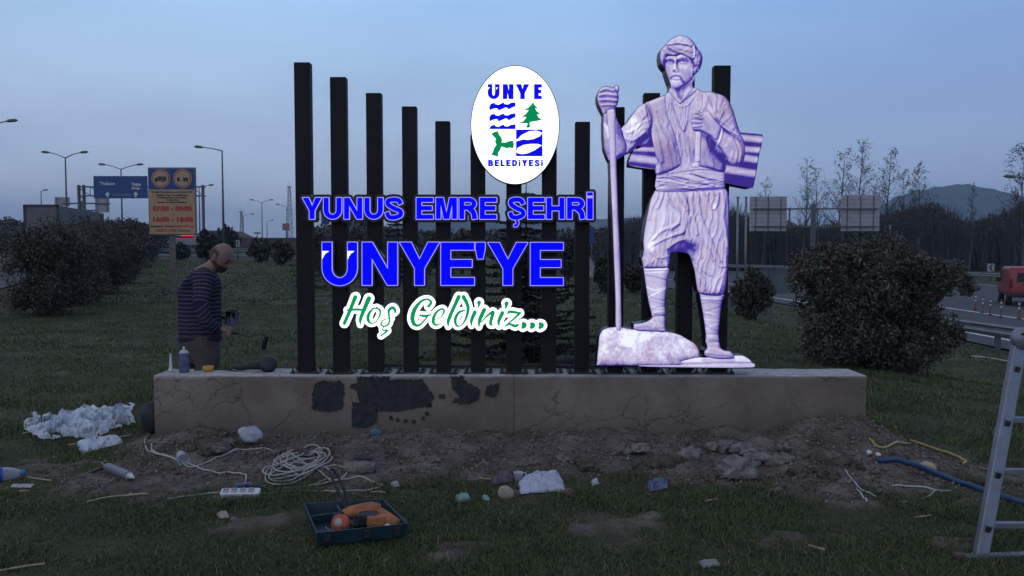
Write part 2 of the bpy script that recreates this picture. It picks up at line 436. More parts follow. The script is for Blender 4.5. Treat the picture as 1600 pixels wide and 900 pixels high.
far = [(35, 2), (35, 20), (34.8, 40), (34.5, 58), (31, 76), (22, 94), (6, 106), (-18, 113), (-60, 119), (-130, 126)]
def lerp2(t): return [(a[0] + (b[0] - a[0]) * t, a[1] + (b[1] - a[1]) * t) for a, b in zip(near, far)]
strip('road', near, far, lambda x, y: RZ + 0.02 + max(0, tz(x, y, False) + 1.3) , ASPH)
road_z = lambda x, y: RZ + 0.028 + max(0, float(tz(x, y, False)) + 1.3)
strip('edge_marking', lerp2(0.055), lerp2(0.064), road_z, PAINT, cross=1)
strip('divider_marking', lerp2(0.272), lerp2(0.281), road_z, PAINT, cross=1)
strip('far_edge_marking', lerp2(0.955), lerp2(0.963), road_z, PAINT, cross=1)
hl = [(-12.0, 6), (-12.3, 14), (-13.6, 20), (-18.5, 33), (-24, 46), (-31, 64), (-46, 100), (-70, 160)]
hr = [(-24, 6), (-24.3, 14), (-25.6, 20), (-30.5, 33), (-36, 46), (-43, 64), (-58, 100), (-82, 160)]
left_z = lambda x, y: float(tz(x, y, False)) + 0.05
strip('side_road', hl, hr, left_z, ASPH)

# ------------------------------------------------------------------ concrete wall
def wall_mat():
    m, t, b = new_mat('plaster'); b.inputs['Roughness'].default_value = 0.92; b.inputs['Specular IOR Level'].default_value = 0.2
    tcn = t.nodes.new('ShaderNodeTexCoord')
    def ns(sc, d=6, rg=0.6, w=None):
        n = t.nodes.new('ShaderNodeTexNoise'); n.inputs['Scale'].default_value = sc; n.inputs['Detail'].default_value = d; n.inputs['Roughness'].default_value = rg
        t.links.new(tcn.outputs['Object'] if w is None else w, n.inputs['Vector']); return n
    def mr(v, a, b_, c=0.0, d=1.0):
        n = t.nodes.new('ShaderNodeMapRange'); n.inputs['From Min'].default_value = a; n.inputs['From Max'].default_value = b_; n.inputs['To Min'].default_value = c; n.inputs['To Max'].default_value = d
        t.links.new(v, n.inputs['Value']); return n.outputs[0]
    def mul(a, b_):
        n = t.nodes.new('ShaderNodeMath'); n.operation = 'MULTIPLY'; t.links.new(a, n.inputs[0]); t.links.new(b_, n.inputs[1]); return n.outputs[0]
    def mix(f, a, b_):
        n = t.nodes.new('ShaderNodeMix'); n.data_type = 'RGBA'; t.links.new(f, n.inputs['Factor'])
        for s_, v in (('A', a), ('B', b_)):
            if isinstance(v, tuple): n.inputs[s_].default_value = (*v, 1)
            else: t.links.new(v, n.inputs[s_])
        return n.outputs['Result']
    base = mix(mr(ns(2.2, 7, 0.65).outputs['Fac'], 0.35, 0.65), (0.195, 0.146, 0.108), (0.325, 0.258, 0.198))
    base = mix(mr(ns(26, 5, 0.7).outputs['Fac'], 0.3, 0.7, 0, 0.35), base, (0.16, 0.14, 0.125))
    # hairline crazing: warped Voronoi cell borders where a broad noise lets them through
    w1 = ns(3.0, 5, 0.6); va = t.nodes.new('ShaderNodeVectorMath'); va.operation = 'SCALE'; va.inputs['Scale'].default_value = 0.32
    t.links.new(w1.outputs['Color'], va.inputs[0]); vb = t.nodes.new('ShaderNodeVectorMath'); vb.operation = 'ADD'
    t.links.new(va.outputs[0], vb.inputs[0]); t.links.new(tcn.outputs['Object'], vb.inputs[1])
    crack = None
    for sc, wd in ((2.6, 0.013), (7.0, 0.02)):
        vo = t.nodes.new('ShaderNodeTexVoronoi'); vo.feature = 'DISTANCE_TO_EDGE'; vo.inputs['Scale'].default_value = sc
        t.links.new(vb.outputs[0], vo.inputs['Vector']); c = mr(vo.outputs['Distance'], 0.0, wd, 1.0, 0.0)
        c = mul(c, mr(ns(1.4 if sc < 5 else 2.4, 3).outputs['Fac'], 0.48 if sc < 5 else 0.54, 0.6))
        if crack is None: crack = c
        else:
            n = t.nodes.new('ShaderNodeMath'); n.operation = 'MAXIMUM'; t.links.new(crack, n.inputs[0]); t.links.new(c, n.inputs[1]); crack = n.outputs[0]
    sp = t.nodes.new('ShaderNodeSeparateXYZ'); t.links.new(tcn.outputs['Object'], sp.inputs[0])
    zz = t.nodes.new('ShaderNodeMath'); zz.operation = 'ADD'; t.links.new(sp.outputs['Z'], zz.inputs[0]); t.links.new(mr(ns(3.0, 5).outputs['Fac'], 0, 1, -0.12, 0.12), zz.inputs[1])
    base = mix(mr(zz.outputs[0], 0.08, 0.32, 0.75, 0.0), base, (0.105, 0.085, 0.072))            # damp soil splash along the foot
    base = mix(mr(sp.outputs['Z'], WTOP - 0.012, WTOP - 0.002, 0, 1), base, mix(mr(ns(14, 5).outputs['Fac'], 0.35, 0.7), (0.36, 0.35, 0.34), (0.52, 0.51, 0.50)))   # paler, greyer mottle on the top face
    cm = t.nodes.new('ShaderNodeMath'); cm.operation = 'MULTIPLY'; cm.inputs[1].default_value = 0.8; t.links.new(crack, cm.inputs[0])
    col = mix(cm.outputs[0], base, (0.05, 0.042, 0.04)); t.links.new(col, b.inputs['Base Color'])
    h = t.nodes.new('ShaderNodeMath'); h.operation = 'SUBTRACT'; t.links.new(ns(55, 5, 0.7).outputs['Fac'], h.inputs[0]); t.links.new(crack, h.inputs[1])
    bp = t.nodes.new('ShaderNodeBump'); bp.inputs['Strength'].default_value = 0.55; bp.inputs['Distance'].default_value = 0.01
    t.links.new(h.outputs[0], bp.inputs['Height']); t.links.new(bp.outputs[0], b.inputs['Normal'])
    return m
PLASTER = wall_mat()
JX = P(803, 640, WALL_Y).x
wall = thing('concrete_wall', 'long low plastered concrete wall with cracks and black paint patches carrying the signs', 'wall', (0, WALL_Y + WALL_D / 2, 0))
def slab(x0, x1):
    """wall body with a slightly wandering arris"""
    k = max(8, int((x1 - x0) / 0.07)); xs = np.linspace(x0, x1, k + 1); V = []; F = []
    prof = [(0, -0.35), (0, 0.05), (0, 0.2), (0, 0.36), (0, WTOP - 0.02), (0.006, WTOP - 0.006), (0.022, WTOP), (0.12, WTOP), (0.24, WTOP), (WALL_D - 0.02, WTOP), (WALL_D, WTOP - 0.02), (WALL_D, -0.35)]
    for i, x in enumerate(xs):
        for q, (dy, z) in enumerate(prof):
            e = 0.0 if q == 0 or q >= 10 else (vnoise(np.array(x * 6.0), np.array(q * 1.7)) - 0.5)
            r = (fbm(np.array(x * 9.0), np.array(3.0), 3) - 0.5) * 0.014 if 4 <= q <= 9 else 0
            V.append((x - (0.012 * e if 0 < i < k else 0), WALL_Y + dy + e * 0.008, z + float(r)))
    n = len(prof)
    for i in range(k):
        for q in range(n - 1): a = i * n + q; F.append([a, a + n, a + n + 1, a + 1])
    F.append(list(range(n))[::-1]); F.append([k * n + q for q in range(n)])
    return V, F
for nm, a, b in (('wall_block', WX0, JX - 0.0025), ('wall_block', JX + 0.0025, WX1)):
    m_ = MB(); m_.add(*slab(a, b)); m_.build(nm, PLASTER, wall)
BLACKP = mat('black_bitumen', (0.022, 0.020, 0.022), 0.75, var=0.3, scale=22, col2=(.048, .043, .042))
def c5(x, y): return (230 + x / 3.404, 540 + y / 3.404)
def c6(x, y): return (700 + x / 2.353, 540 + y / 2.353)
def patch(polys, rough, Yo=0.003):
    pts = [p for pl in polys for p in pl]; xs = [p[0] for p in pts]; ys = [p[1] for p in pts]
    X, Y = grid(min(xs) - 6, min(ys) - 6, max(xs) + 6, max(ys) + 6, 0.6)
    S = sdf_poly([polys[0]], X, Y)
    for pl in polys[1:]: S = np.minimum(S, sdf_poly([pl], X, Y))
    S = S + (fbm(X * 0.3, Y * 0.3, 4) - 0.5) * rough + (fbm(X * 1.3 + 5, Y * 0.9, 2) - 0.5) * rough * 0.5
    flat_sign('paint_patch', S, X, Y, 0.0, WALL_Y - Yo - 0.007, 0.007, [BLACKP, BLACKP], wall)
patch([[c5(*p) for p in [(890, 205), (920, 188), (1020, 190), (1045, 215), (1040, 340), (960, 352), (875, 340), (880, 250)]]], 6)
patch([[c5(*p) for p in [(1115, 165), (1285, 166), (1290, 182), (1400, 180), (1470, 185), (1495, 230), (1522, 265), (1500, 320), (1420, 335), (1330, 352), (1240, 345), (1222, 300), (1125, 300), (1120, 240), (1075, 225), (1085, 205), (1118, 200)]]], 7)
patch([[c5(*p) for p in [(1093, 302), (1224, 300), (1222, 400), (1190, 425), (1150, 440), (1087, 430)]]], 3.5, 0.004)
patch([[c6(*p) for p in [(10, 115), (50, 112), (75, 140), (118, 165), (112, 195), (80, 215), (15, 208), (42, 185), (12, 150)]]], 8)
patch([[c6(*p) for p in [(140, 150), (188, 138), (185, 162), (168, 187), (135, 180)]]], 6)
patch([[c5(*p) for p in [(1550, 262), (1580, 262), (1582, 280), (1556, 282)]]], 4)
for x, y in [(1297, 385), (1332, 396), (1373, 402), (1418, 405), (1468, 385), (1487, 362), (1506, 318)]:
    patch([[c5(x + a * 9, y + b * 10) for a, b in ((-1, -1), (1, -1), (1, 1), (-1, 1))]], 2.0)
# ------------------------------------------------------------------ posts on the wall
POSTM = mat('dark_post', (0.015, 0.0125, 0.013), 0.6, var=0.35, scale=5, bump=0.12, bscale=30, spec=0.2)
STEEL_D = mat('dark_steel', (0.035, 0.035, 0.038), 0.5, metal=0.3)
POST_Y0, POST_D = 6.17, 0.085
post_px = [(460, 485, 98), (516, 541, 121), (572, 596, 146), (628, 651, 167), (680, 703, 190), (735, 758, 212), (791, 815, 236), (847, 870, 214), (899, 922, 191), (952, 976, 168), (1006, 1031, 146), (1061, 1085, 125), (1115, 1141, 103)]
desc = ['tallest post at the left end of the row', 'second post from the left end, left of the white oval', 'third post from the left end', 'fourth post from the left end', 'fifth post from the left end', 'post half hidden by the left edge of the white oval', 'shortest post, hidden below the white oval', 'post half hidden by the right edge of the white oval', 'post standing free between the oval and the statue panel', 'post behind the staff and hand of the statue panel', 'post behind the left shoulder of the statue panel', 'post behind the neck and legs of the statue panel', 'tall post at the right end of the row, behind the statue shoulder']
plate_me = None
for (a, b, t), ds in zip(post_px, desc):
    xa, xb = P(a, (t + 300) / 2, POST_Y0).x, P(b, (t + 300) / 2, POST_Y0).x; zt = P(a, t, POST_Y0).z; xm = (xa + xb) / 2
    th = thing('sign_post', 'square black steel ' + ds, 'post', (xm, POST_Y0 + POST_D / 2, WTOP), 'square black posts on the wall')
    m_ = MB(); m_.box((0, 0, (zt - WTOP) / 2 + 0.005), (xb - xa, POST_D, zt - WTOP), bev=0.006); m_.build('post_tube', POSTM, th, local=True)
    if plate_me is None:
        m_ = MB(); m_.box((0, 0, 0.006), (0.215, 0.17, 0.012), bev=0.003); pl = m_.build('base_plate', STEEL_D, th, local=True); plate_me = pl.data
        m_ = MB(); m_.lathe([(0.012, 0.012), (0.012, 0.022), (0.006, 0.022), (0.006, 0.038), (0.001, 0.039)], (0, 0, 0), 6); bolt_me = None
    else: pl = link_mesh('base_plate', plate_me, th)
    for sx in (-1, 1):
        for sy in (-1, 1):
            if bolt_me is None: bo = m_.build('bolt', STEEL_D, pl, local=True); bolt_me = bo.data
            else: bo = link_mesh('bolt', bolt_me, pl)
            bo.location = (sx * 0.088, sy * 0.065, 0)
m_ = MB()
m_.mat(0, True).tube([(P(575, 570, 6.36).x + i * 0.16, 6.36 + 0.008 * math.sin(i * 1.7), WTOP + 0.028 + 0.004 * math.sin(i)) for i in range(14)], 0.011, 8)
tag(m_.build('conduit', STEEL_D), 'thin black conduit lying along the back edge of the wall top', 'pipe')

# ------------------------------------------------------------------ letters
BLUE = emat('lit_blue', (0.0006, 0.001, 1.0), 2.4)
LILAC = emat('lit_lilac_edge', lin(176, 170, 255), 1.0)
WHITE = emat('lit_white', (0.93, 0.96, 1.0), 1.8)
GREEN = emat('lit_green', lin(8, 150, 92), 1.0)
GREEN_L = emat('lit_green_logo', lin(4, 138, 84), 1.0)
BACKM = mat('letter_return', (0.010, 0.010, 0.022), 0.35)
def arc(cx, cy, rx, ry, a0, a1, n=12): return [(cx + rx * math.cos(R(a0 + (a1 - a0) * i / n)), cy + ry * math.sin(R(a0 + (a1 - a0) * i / n))) for i in range(n + 1)]
def rect(x0, y0, x1, y1): return [(x0, y0), (x1, y0), (x1, y1), (x0, y1)]
def glyph(ch, x0, x1, y0, y1, t, b=None):
    """capital letter as shapes (each a list of contours) in the box, stem t, bar b"""
    w = x1 - x0; h = y1 - y0; xm = (x0 + x1) / 2; ym = (y0 + y1) / 2; b = b or t * 0.9
    if ch == 'Y': return [[[(x0, y0), (x0 + 1.2 * t, y0), (xm, y0 + 0.40 * h), (x1 - 1.2 * t, y0), (x1, y0), (xm + t / 2, y0 + 0.61 * h), (xm + t / 2, y1), (xm - t / 2, y1), (xm - t / 2, y0 + 0.61 * h)]]]
    if ch == 'U':
        ro = w * 0.5
        return [[[(x0, y0), (x0 + t, y0), (x0 + t, y1 - ro)] + arc(xm, y1 - ro, w / 2 - t, ro - b, 180, 0)[1:] + [(x1 - t, y0), (x1, y0), (x1, y1 - ro)] + arc(xm, y1 - ro, w / 2, ro, 0, 180)[1:]]]
    if ch == 'N': return [[[(x0, y0), (x0 + 1.05 * t, y0), (x1 - t, y1 - 0.37 * h), (x1 - t, y0), (x1, y0), (x1, y1), (x1 - 1.05 * t, y1), (x0 + t, y0 + 0.37 * h), (x0 + t, y1), (x0, y1)]]]
    if ch == 'E': return [[[(x0, y0), (x1, y0), (x1, y0 + b), (x0 + t, y0 + b), (x0 + t, ym - b * .55), (x1 - .07 * w, ym - b * .55), (x1 - .07 * w, ym + b * .45), (x0 + t, ym + b * .45), (x0 + t, y1 - b), (x1, y1 - b), (x1, y1), (x0, y1)]]]
    if ch == 'L': return [[[(x0, y0), (x0 + t, y0), (x0 + t, y1 - b), (x1, y1 - b), (x1, y1), (x0, y1)]]]
    if ch == 'M': return [[[(x0, y0), (x0 + 1.45 * t, y0), (xm, y1 - 0.30 * h), (x1 - 1.45 * t, y0), (x1, y0), (x1, y1), (x1 - .95 * t, y1), (x1 - .95 * t, y0 + .3 * h), (xm + .55 * t, y1), (xm - .55 * t, y1), (x0 + .95 * t, y0 + .3 * h), (x0 + .95 * t, y1), (x0, y1)]]]
    if ch == 'H': return [[rect(x0, y0, x0 + t, y1)], [rect(x1 - t, y0, x1, y1)], [rect(x0 + t / 2, ym - b / 2, x1 - t / 2, ym + b / 2)]]
    if ch == 'I': return [[rect(x0, y0, x1, y1)]]
    if ch == 'D': return [[[(x0, y0), (x0 + .4 * w, y0)] + arc(x0 + .4 * w, ym, .6 * w, h / 2, -90, 90)[1:] + [(x0, y1)], [(x0 + t, y0 + b), (x0 + .4 * w, y0 + b)] + arc(x0 + .4 * w, ym, .6 * w - t, h / 2 - b, -90, 90)[1:] + [(x0 + t, y1 - b)]]]
    if ch == 'B':
        o = []
        for ya, yb, k in ((y0, ym + b / 2, .93), (ym - b / 2, y1, 1.0)):
            yc = (ya + yb) / 2; e = w * k
            o.append([[(x0, ya), (x0 + .5 * w, ya)] + arc(x0 + .5 * w, yc, e - .5 * w, (yb - ya) / 2, -90, 90, 8)[1:] + [(x0, yb)], [(x0 + t, ya + b), (x0 + .5 * w, ya + b)] + arc(x0 + .5 * w, yc, e - .5 * w - t, (yb - ya) / 2 - b, -90, 90, 8)[1:] + [(x0 + t, yb - b)]])
        return o
    if ch == 'R':
        yb = y0 + .57 * h; yc = (y0 + yb) / 2
        return [[rect(x0, y0, x0 + t, y1)], [[(x0, y0), (x0 + .55 * w, y0)] + arc(x0 + .55 * w, yc, .42 * w, (yb - y0) / 2, -90, 90, 10)[1:] + [(x0, yb)], [(x0 + t, y0 + b), (x0 + .55 * w, y0 + b)] + arc(x0 + .55 * w, yc, .42 * w - t * .92, (yb - y0) / 2 - b, -90, 90, 10)[1:] + [(x0 + t, yb - b)]],
                [ribbon(spline([(x0 + .5 * w, yb - b / 2), (x1 - t * .9, yb + .06 * h), (x1 - t * .62, y0 + .75 * h), (x1 - t * .45, y1)], 5), t * .98)]]
    if ch == 'S':
        i = b / 2
        c = spline([(x1 - i, y0 + .31 * h), (x1 - .11 * w - i, y0 + .14 * h), (xm, y0 + i), (x0 + .07 * w + i, y0 + .15 * h), (x0 + .07 * w + i, y0 + .33 * h), (xm, ym - .005 * h), (x1 - .04 * w - i, y0 + .62 * h), (x1 - i, y0 + .78 * h), (xm + .12 * w, y1 - i), (x0 + .17 * w + i * .6, y1 - .11 * h), (x0 + i, y0 + .67 * h)], 6)
        return [[ribbon(c, b)]]
    if ch == ',': return [[ribbon(spline([(xm - .02 * w, y0), (xm + .22 * w, y0 + .42 * h), (xm, y1 - .12 * h), (x0, y1 - .1 * h)], 4), t)]]
    if ch == "'": return [[[(x0, y0), (x1, y0), (x1, y0 + .35 * h), (x1 - .22 * w, y1), (x0 + .22 * w, y1), (x0, y0 + .35 * h)]]]
def shape_sdf(shapes, X, Y):
    S = None
    for c in shapes:
        s = sdf_poly(c, X, Y); S = s if S is None else np.minimum(S, s)
    return S
def bounds(shapes, pad):
    pts = [p for s in shapes for c in s for p in c]; return min(p[0] for p in pts) - pad, min(p[1] for p in pts) - pad, max(p[0] for p in pts) + pad, max(p[1] for p in pts) + pad
def letter_line(name, label, items, t, b, rim, back, Yf):
    xs = [s for it in items for s in (it[1], it[2])]; base = P((min(xs) + max(xs)) / 2, items[0][4], Yf)
    th = thing(name, label, 'lit sign', (base.x, Yf + 0.06, base.z))
    allsh = []
    for ch, x0, x1, y0, y1, fill_ in items:
        if ch in 'SŞ': y0, y1 = y0 - .5, y1 + .5
        tt = t if ch not in "I'" else (x1 - x0)
        sh = glyph('S' if ch == 'Ş' else ch, x0, x1, y0, y1, tt, b)
        if ch == 'Ş': sh += glyph(',', (x0 + x1) / 2 - 4.5, (x0 + x1) / 2 + 4, y1 + 1.0, y1 + 10.5, 3.8)
        allsh += sh; X, Y = grid(*bounds(sh, 3), 0.5)
        S = shape_sdf(sh, X, Y)
        rimS = S - rim
        for f_ in fill_:
            if f_[0] == 'white': rimS = np.minimum(rimS, sdf_poly([f_[1]], X, Y))
        for f_ in fill_:
            if f_[0] in ('white', 'cut'): S = np.maximum(S, -sdf_poly([f_[1]], X, Y))
        for f_ in fill_:
            if f_[0] == 'white' and ch == 'U': flat_sign('letter_notch', np.maximum(sdf_poly([f_[1]], X, Y), shape_sdf(sh, X, Y)), X, Y, 0.0, Yf + 0.0015, 0.001, [WHITE, WHITE], th, back=False)
        lt = flat_sign('letter', S, X, Y, 0.0, Yf, 0.004, [BLUE, BLUE], th, back=False)
        flat_sign('letter_edge', rimS, X, Y, 0.0, Yf + 0.003, 0.022, [LILAC, LILAC], lt, back=False)
    X, Y = grid(*bounds(allsh, back + 2), 0.7); S = shape_sdf(allsh, X, Y)
    flat_sign('backing_plate', S, X, Y, back, Yf + 0.016, POST_Y0 - Yf - 0.017, [BACKM, BACKM], th)
    return th
L1 = []
for ch, a, b in [('Y', 472.5, 502.5), ('U', 505.5, 533.5), ('N', 537.5, 566), ('U', 569.5, 598.3), ('S', 601.2, 629.5), ('E', 650.5, 676.8), ('M', 681, 714), ('R', 717.5, 745.3), ('E', 749.6, 776), ('Ş', 793.6, 820.8), ('E', 824.8, 851), ('H', 854, 882), ('R', 886, 914)]:
    L1.append((ch, a, b, 308.8, 342.3, []))
L1.append(('I', 917.4, 926.4, 300.6, 342.5, [('white', rect(917.2, 305.6, 926.6, 309.6))]))
letter_line('blue_letter_sign', 'upper row of small glowing blue letters reading YUNUS EMRE ŞEHRİ across the posts', L1, 8.0, 7.0, 1.0, 5.0, 6.10)
L2 = [('U', 503.4, 558, 378.6, 446.2, [('white', [(503.0, 392.3), (514.5, 392.3), (508.5, 396.0), (505.2, 401.0), (503.4, 406.0)]), ('white', [(543.0, 392.3), (554.0, 392.3), (548.6, 395.8), (545.2, 400.5), (543.2, 406)])]),
      ('N', 566, 620.8, 378.6, 445.6, []), ('Y', 624.4, 686.4, 378.6, 445.6, []), ('E', 689, 741, 378.8, 445.6, []), ("'", 742.8, 758, 378.8, 404.5, []), ('Y', 762.4, 824.6, 379, 445.6, []), ('E', 829, 880, 379, 445.8, [])]
letter_line('blue_letter_sign', "large glowing blue letters reading ÜNYE'YE in the middle of the posts", L2, 14.8, 11.8, 1.0, 4.2, 6.10)

# script line
def k3(*p): return [(520 + a[0] / 8.889, 440 + a[1] / 8.889) for a in p]
def k4(*p): return [(690 + a[0] / 8.889, 440 + a[1] / 8.889) for a in p]
def W(*w): return [x / 8.889 for x in w]
script = [
 ('H', [(k3((312, 215), (240, 395), (160, 580)), W(52, 46, 44)), (k3((500, 235), (425, 410), (385, 520), (380, 600)), W(60, 50, 42, 10)), (k3((200, 395), (330, 388), (455, 395)), W(20, 32, 22))]),
 ('o', [(k3((625, 375), (560, 375), (500, 450), (490, 530), (530, 578), (600, 555), (655, 460), (652, 395), (605, 362)), W(14, 22, 38, 40, 20, 14, 22, 26, 22))]),
 ('s', [(k3((852, 445), (868, 405), (830, 362), (782, 395), (776, 450), (788, 530), (770, 590), (715, 622), (668, 595), (690, 545), (740, 520), (815, 515)), W(6, 34, 40, 36, 28, 22, 24, 20, 20, 16, 12, 6)), (k3((705, 630), (690, 672), (755, 682), (670, 752)), W(10, 16, 26, 20))]),
 ('G', [(k3((1328, 345), (1365, 290), (1320, 248), (1230, 270), (1140, 380), (1105, 500), (1130, 590), (1195, 608), (1270, 540), (1325, 468)), W(36, 34, 26, 34, 52, 56, 46, 30, 22, 20)), (k3((1212, 468), (1280, 478), (1358, 462)), W(26, 34, 20))]),
 ('e', [(k3((1415, 530), (1500, 490), (1545, 415), (1515, 378), (1440, 425), (1395, 520), (1405, 585), (1455, 602), (1530, 555)), W(8, 14, 26, 24, 32, 42, 36, 20, 5))]),
 ('l', [(k4((238, 212), (160, 380), (95, 540), (92, 625)), W(52, 46, 44, 12))]),
 ('d', [(k4((305, 215), (350, 300), (368, 390), (335, 520), (265, 612), (205, 605), (190, 520), (240, 430), (325, 398)), W(54, 46, 42, 30, 16, 30, 40, 34, 18))]),
 ('i', [(k4((462, 425), (415, 540), (415, 610)), W(50, 42, 14)), (k4((520, 290), (512, 368)), W(52, 10))]),
 ('n', [(k4((592, 392), (530, 530), (518, 630)), W(52, 48, 14)), (k4((555, 560), (640, 470), (715, 425), (690, 520), (680, 590), (722, 608)), W(14, 26, 42, 44, 36, 6))]),
 ('i', [(k4((845, 435), (795, 545), (798, 622)), W(50, 42, 14)), (k4((902, 305), (888, 385)), W(58, 10))]),
 ('z', [(k4((920, 450), (940, 420), (1010, 425), (1085, 440)), W(14, 36, 36, 24)), (k4((1088, 436), (1000, 520), (880, 622)), W(34, 24, 16)), (k4((880, 620), (950, 592), (1020, 618), (1060, 600)), W(14, 28, 40, 28))]),
 ('.', [(k4((1132, 580), (1148, 605), (1128, 636)), W(40, 66, 40))]), ('.', [(k4((1248, 585), (1268, 607), (1246, 638)), W(40, 66, 40))]), ('.', [(k4((1366, 585), (1388, 608), (1364, 640)), W(40, 66, 40))]),
]
sb = P(690, 520, 6.10)
sc_th = thing('script_letter_sign', 'glowing green script with white outline reading Hoş Geldiniz... low on the posts', 'lit sign', (sb.x, 6.16, sb.z))
allp = []
for ch, strokes in script:
    ps = []
    for pts, w in strokes:
        q = spline([(p[0], p[1], ww) for p, ww in zip(pts, w)], 5) if len(pts) > 2 else np.array([(p[0], p[1], ww) for p, ww in zip(pts, w)])
        ps.append([(a, b, max(r / 2 * 1.1, .3)) for a, b, r in q])
    allp += ps
    xs = [p[0] for s in ps for p in s]; ys = [p[1] for s in ps for p in s]
    X, Y = grid(min(xs) - 5, min(ys) - 5, max(xs) + 5, max(ys) + 5, 0.4)
    flat_sign('letter', sdf_lines(ps, X, Y), X, Y, 0.0, 6.10, 0.004, [GREEN, GREEN], sc_th, back=False)
X, Y = grid(526, 452, 862, 534, 0.55); S = sdf_lines(allp, X, Y)
flat_sign('white_outline', S, X, Y, 4.6, 6.1045, 0.012, [WHITE, WHITE], sc_th, back=False)
flat_sign('backing_plate', S, X, Y, 5.8, 6.117, POST_Y0 - 6.118, [BACKM, BACKM], sc_th)

# ------------------------------------------------------------------ oval emblem sign
def k8(*p): return [(720 + a[0] / 4.5, 95 + a[1] / 4.5) for a in p]
ov = P(805, 287, 6.07); oval = thing('oval_sign', 'glowing white oval municipal sign with blue and green emblem, ÜNYE above and BELEDİYESİ below', 'lit sign', (ov.x, 6.12, ov.z))
ell = arc(804.9, 195.2, 68.3, 92.0, 0, 360, 96)[:-1]
X, Y = grid(730, 97, 880, 293, 1.0); S = sdf_poly([ell], X, Y)
flat_sign('face', S, X, Y, 0.0, 6.07, 0.008, [WHITE, WHITE], oval, back=False)
flat_sign('rim', S, X, Y, 1.2, 6.078, POST_Y0 - 6.079, [BACKM, BACKM], oval)
BLUE_L = emat('lit_blue_logo', lin(12, 12, 232), 1.05)
def logo(name, shapes, mat_, step=0.4, extra=None):
    X, Y = grid(*bounds(shapes, 2), step); S = shape_sdf(shapes, X, Y)
    if extra is not None: S = extra(S, X, Y)
    return flat_sign(name, S, X, Y, 0.3 if name == 'letter' else 0.0, 6.066, 0.0045, [mat_, mat_], oval, back=False)
for ch, a, b in [('U', 190, 272), ('N', 296, 370), ('Y', 388, 480), ('E', 516, 569)]:
    (x0, y0), (x1, y1) = k8((a, 165), (b, 268))
    def cut(S, X, Y):
        for q in (k8((186, 186), (212, 184), (198, 196), (190, 208)), k8((246, 186), (266, 184), (256, 195), (248, 208))): S = np.maximum(S, -sdf_poly([q], X, Y))
        return S
    logo('letter', glyph(ch, x0, x1, y0, y1, 31 / 4.5, 22 / 4.5), BLUE_L, extra=cut if ch == 'U' else None)
bx = 193
for ch, w in [('B', 34), ('E', 30), ('L', 28), ('E', 30), ('D', 35), ('İ', 11), ('Y', 36), ('E', 30), ('S', 34), ('İ', 11)]:
    (x0, y0), (x1, y1) = k8((bx, 697), (bx + w, 741))
    if ch == 'İ': logo('letter', [[rect(x0, y0 + 2.7, x1, y1)], [rect(x0, y0 - .3, x1, y0 + 1.5)]], BLUE_L, .3)
    else: logo('letter', glyph(ch, x0, x1, y0, y1, 12.5 / 4.5, 10 / 4.5), BLUE_L, .3)
    bx += w + 11.6
def wave(y, h):
    top = [(200, y + 27), (212, y + 8), (232, y + 3), (246, y + 0), (240, y + 11), (258, y + 14), (266, y + 16), (284, y + 6), (310, y - 3), (304, y + 9), (322, y + 13), (334, y + 12), (352, y + 2), (385, y - 2)]
    if h > 0: bot = [(385, y + 26), (352, y + 40), (338, y + 50), (330, y + 40), (318, y + 34), (286, y + 48), (264, y + 58), (262, y + 46), (250, y + 40), (228, y + 44), (202, y + 56)]
    else: bot = [(385, y + 32), (202, y + 32)]
    return [[k8(*(top + bot))]]
logo('wave_band', wave(293, 1), BLUE_L); logo('wave_band', wave(370, 1), BLUE_L); logo('wave_band', wave(448, 0), BLUE_L)
logo('fir_emblem', [[k8((508, 290), (520, 312), (546, 334), (524, 332), (532, 352), (560, 372), (536, 378), (548, 398), (572, 414), (530, 424), (488, 430), (483, 448), (490, 452), (484, 470), (458, 470), (466, 452), (470, 440), (408, 438), (440, 424), (462, 396), (424, 392), (452, 378), (478, 348), (446, 344), (476, 328), (496, 306))]], GREEN_L)
logo('leaf_emblem', [[k8((212, 512), (236, 500), (262, 494), (270, 520), (284, 536), (292, 560), (286, 574), (318, 574), (332, 566), (356, 562), (366, 558), (374, 585), (370, 616), (344, 610), (322, 616), (298, 606), (284, 604), (280, 622), (262, 650), (264, 676), (238, 668), (212, 660), (226, 640), (234, 612), (250, 592), (240, 566), (246, 548), (228, 530))]], GREEN_L)
def fish(S, X, Y):
    for q in (k8((402, 548), (430, 520), (480, 496), (530, 490), (560, 500), (572, 508), (556, 530), (510, 550), (470, 556), (440, 552), (412, 560), (388, 566), (388, 556)), k8((388, 640), (400, 612), (440, 592), (490, 584), (540, 584), (575, 596), (555, 602), (520, 628), (470, 650), (430, 656), (402, 650))):
        S = np.maximum(S, -sdf_poly([q], X, Y))
    return S
logo('fish_square', [[k8((388, 483), (575, 483), (575, 671), (388, 671))]], BLUE_L, extra=fish)
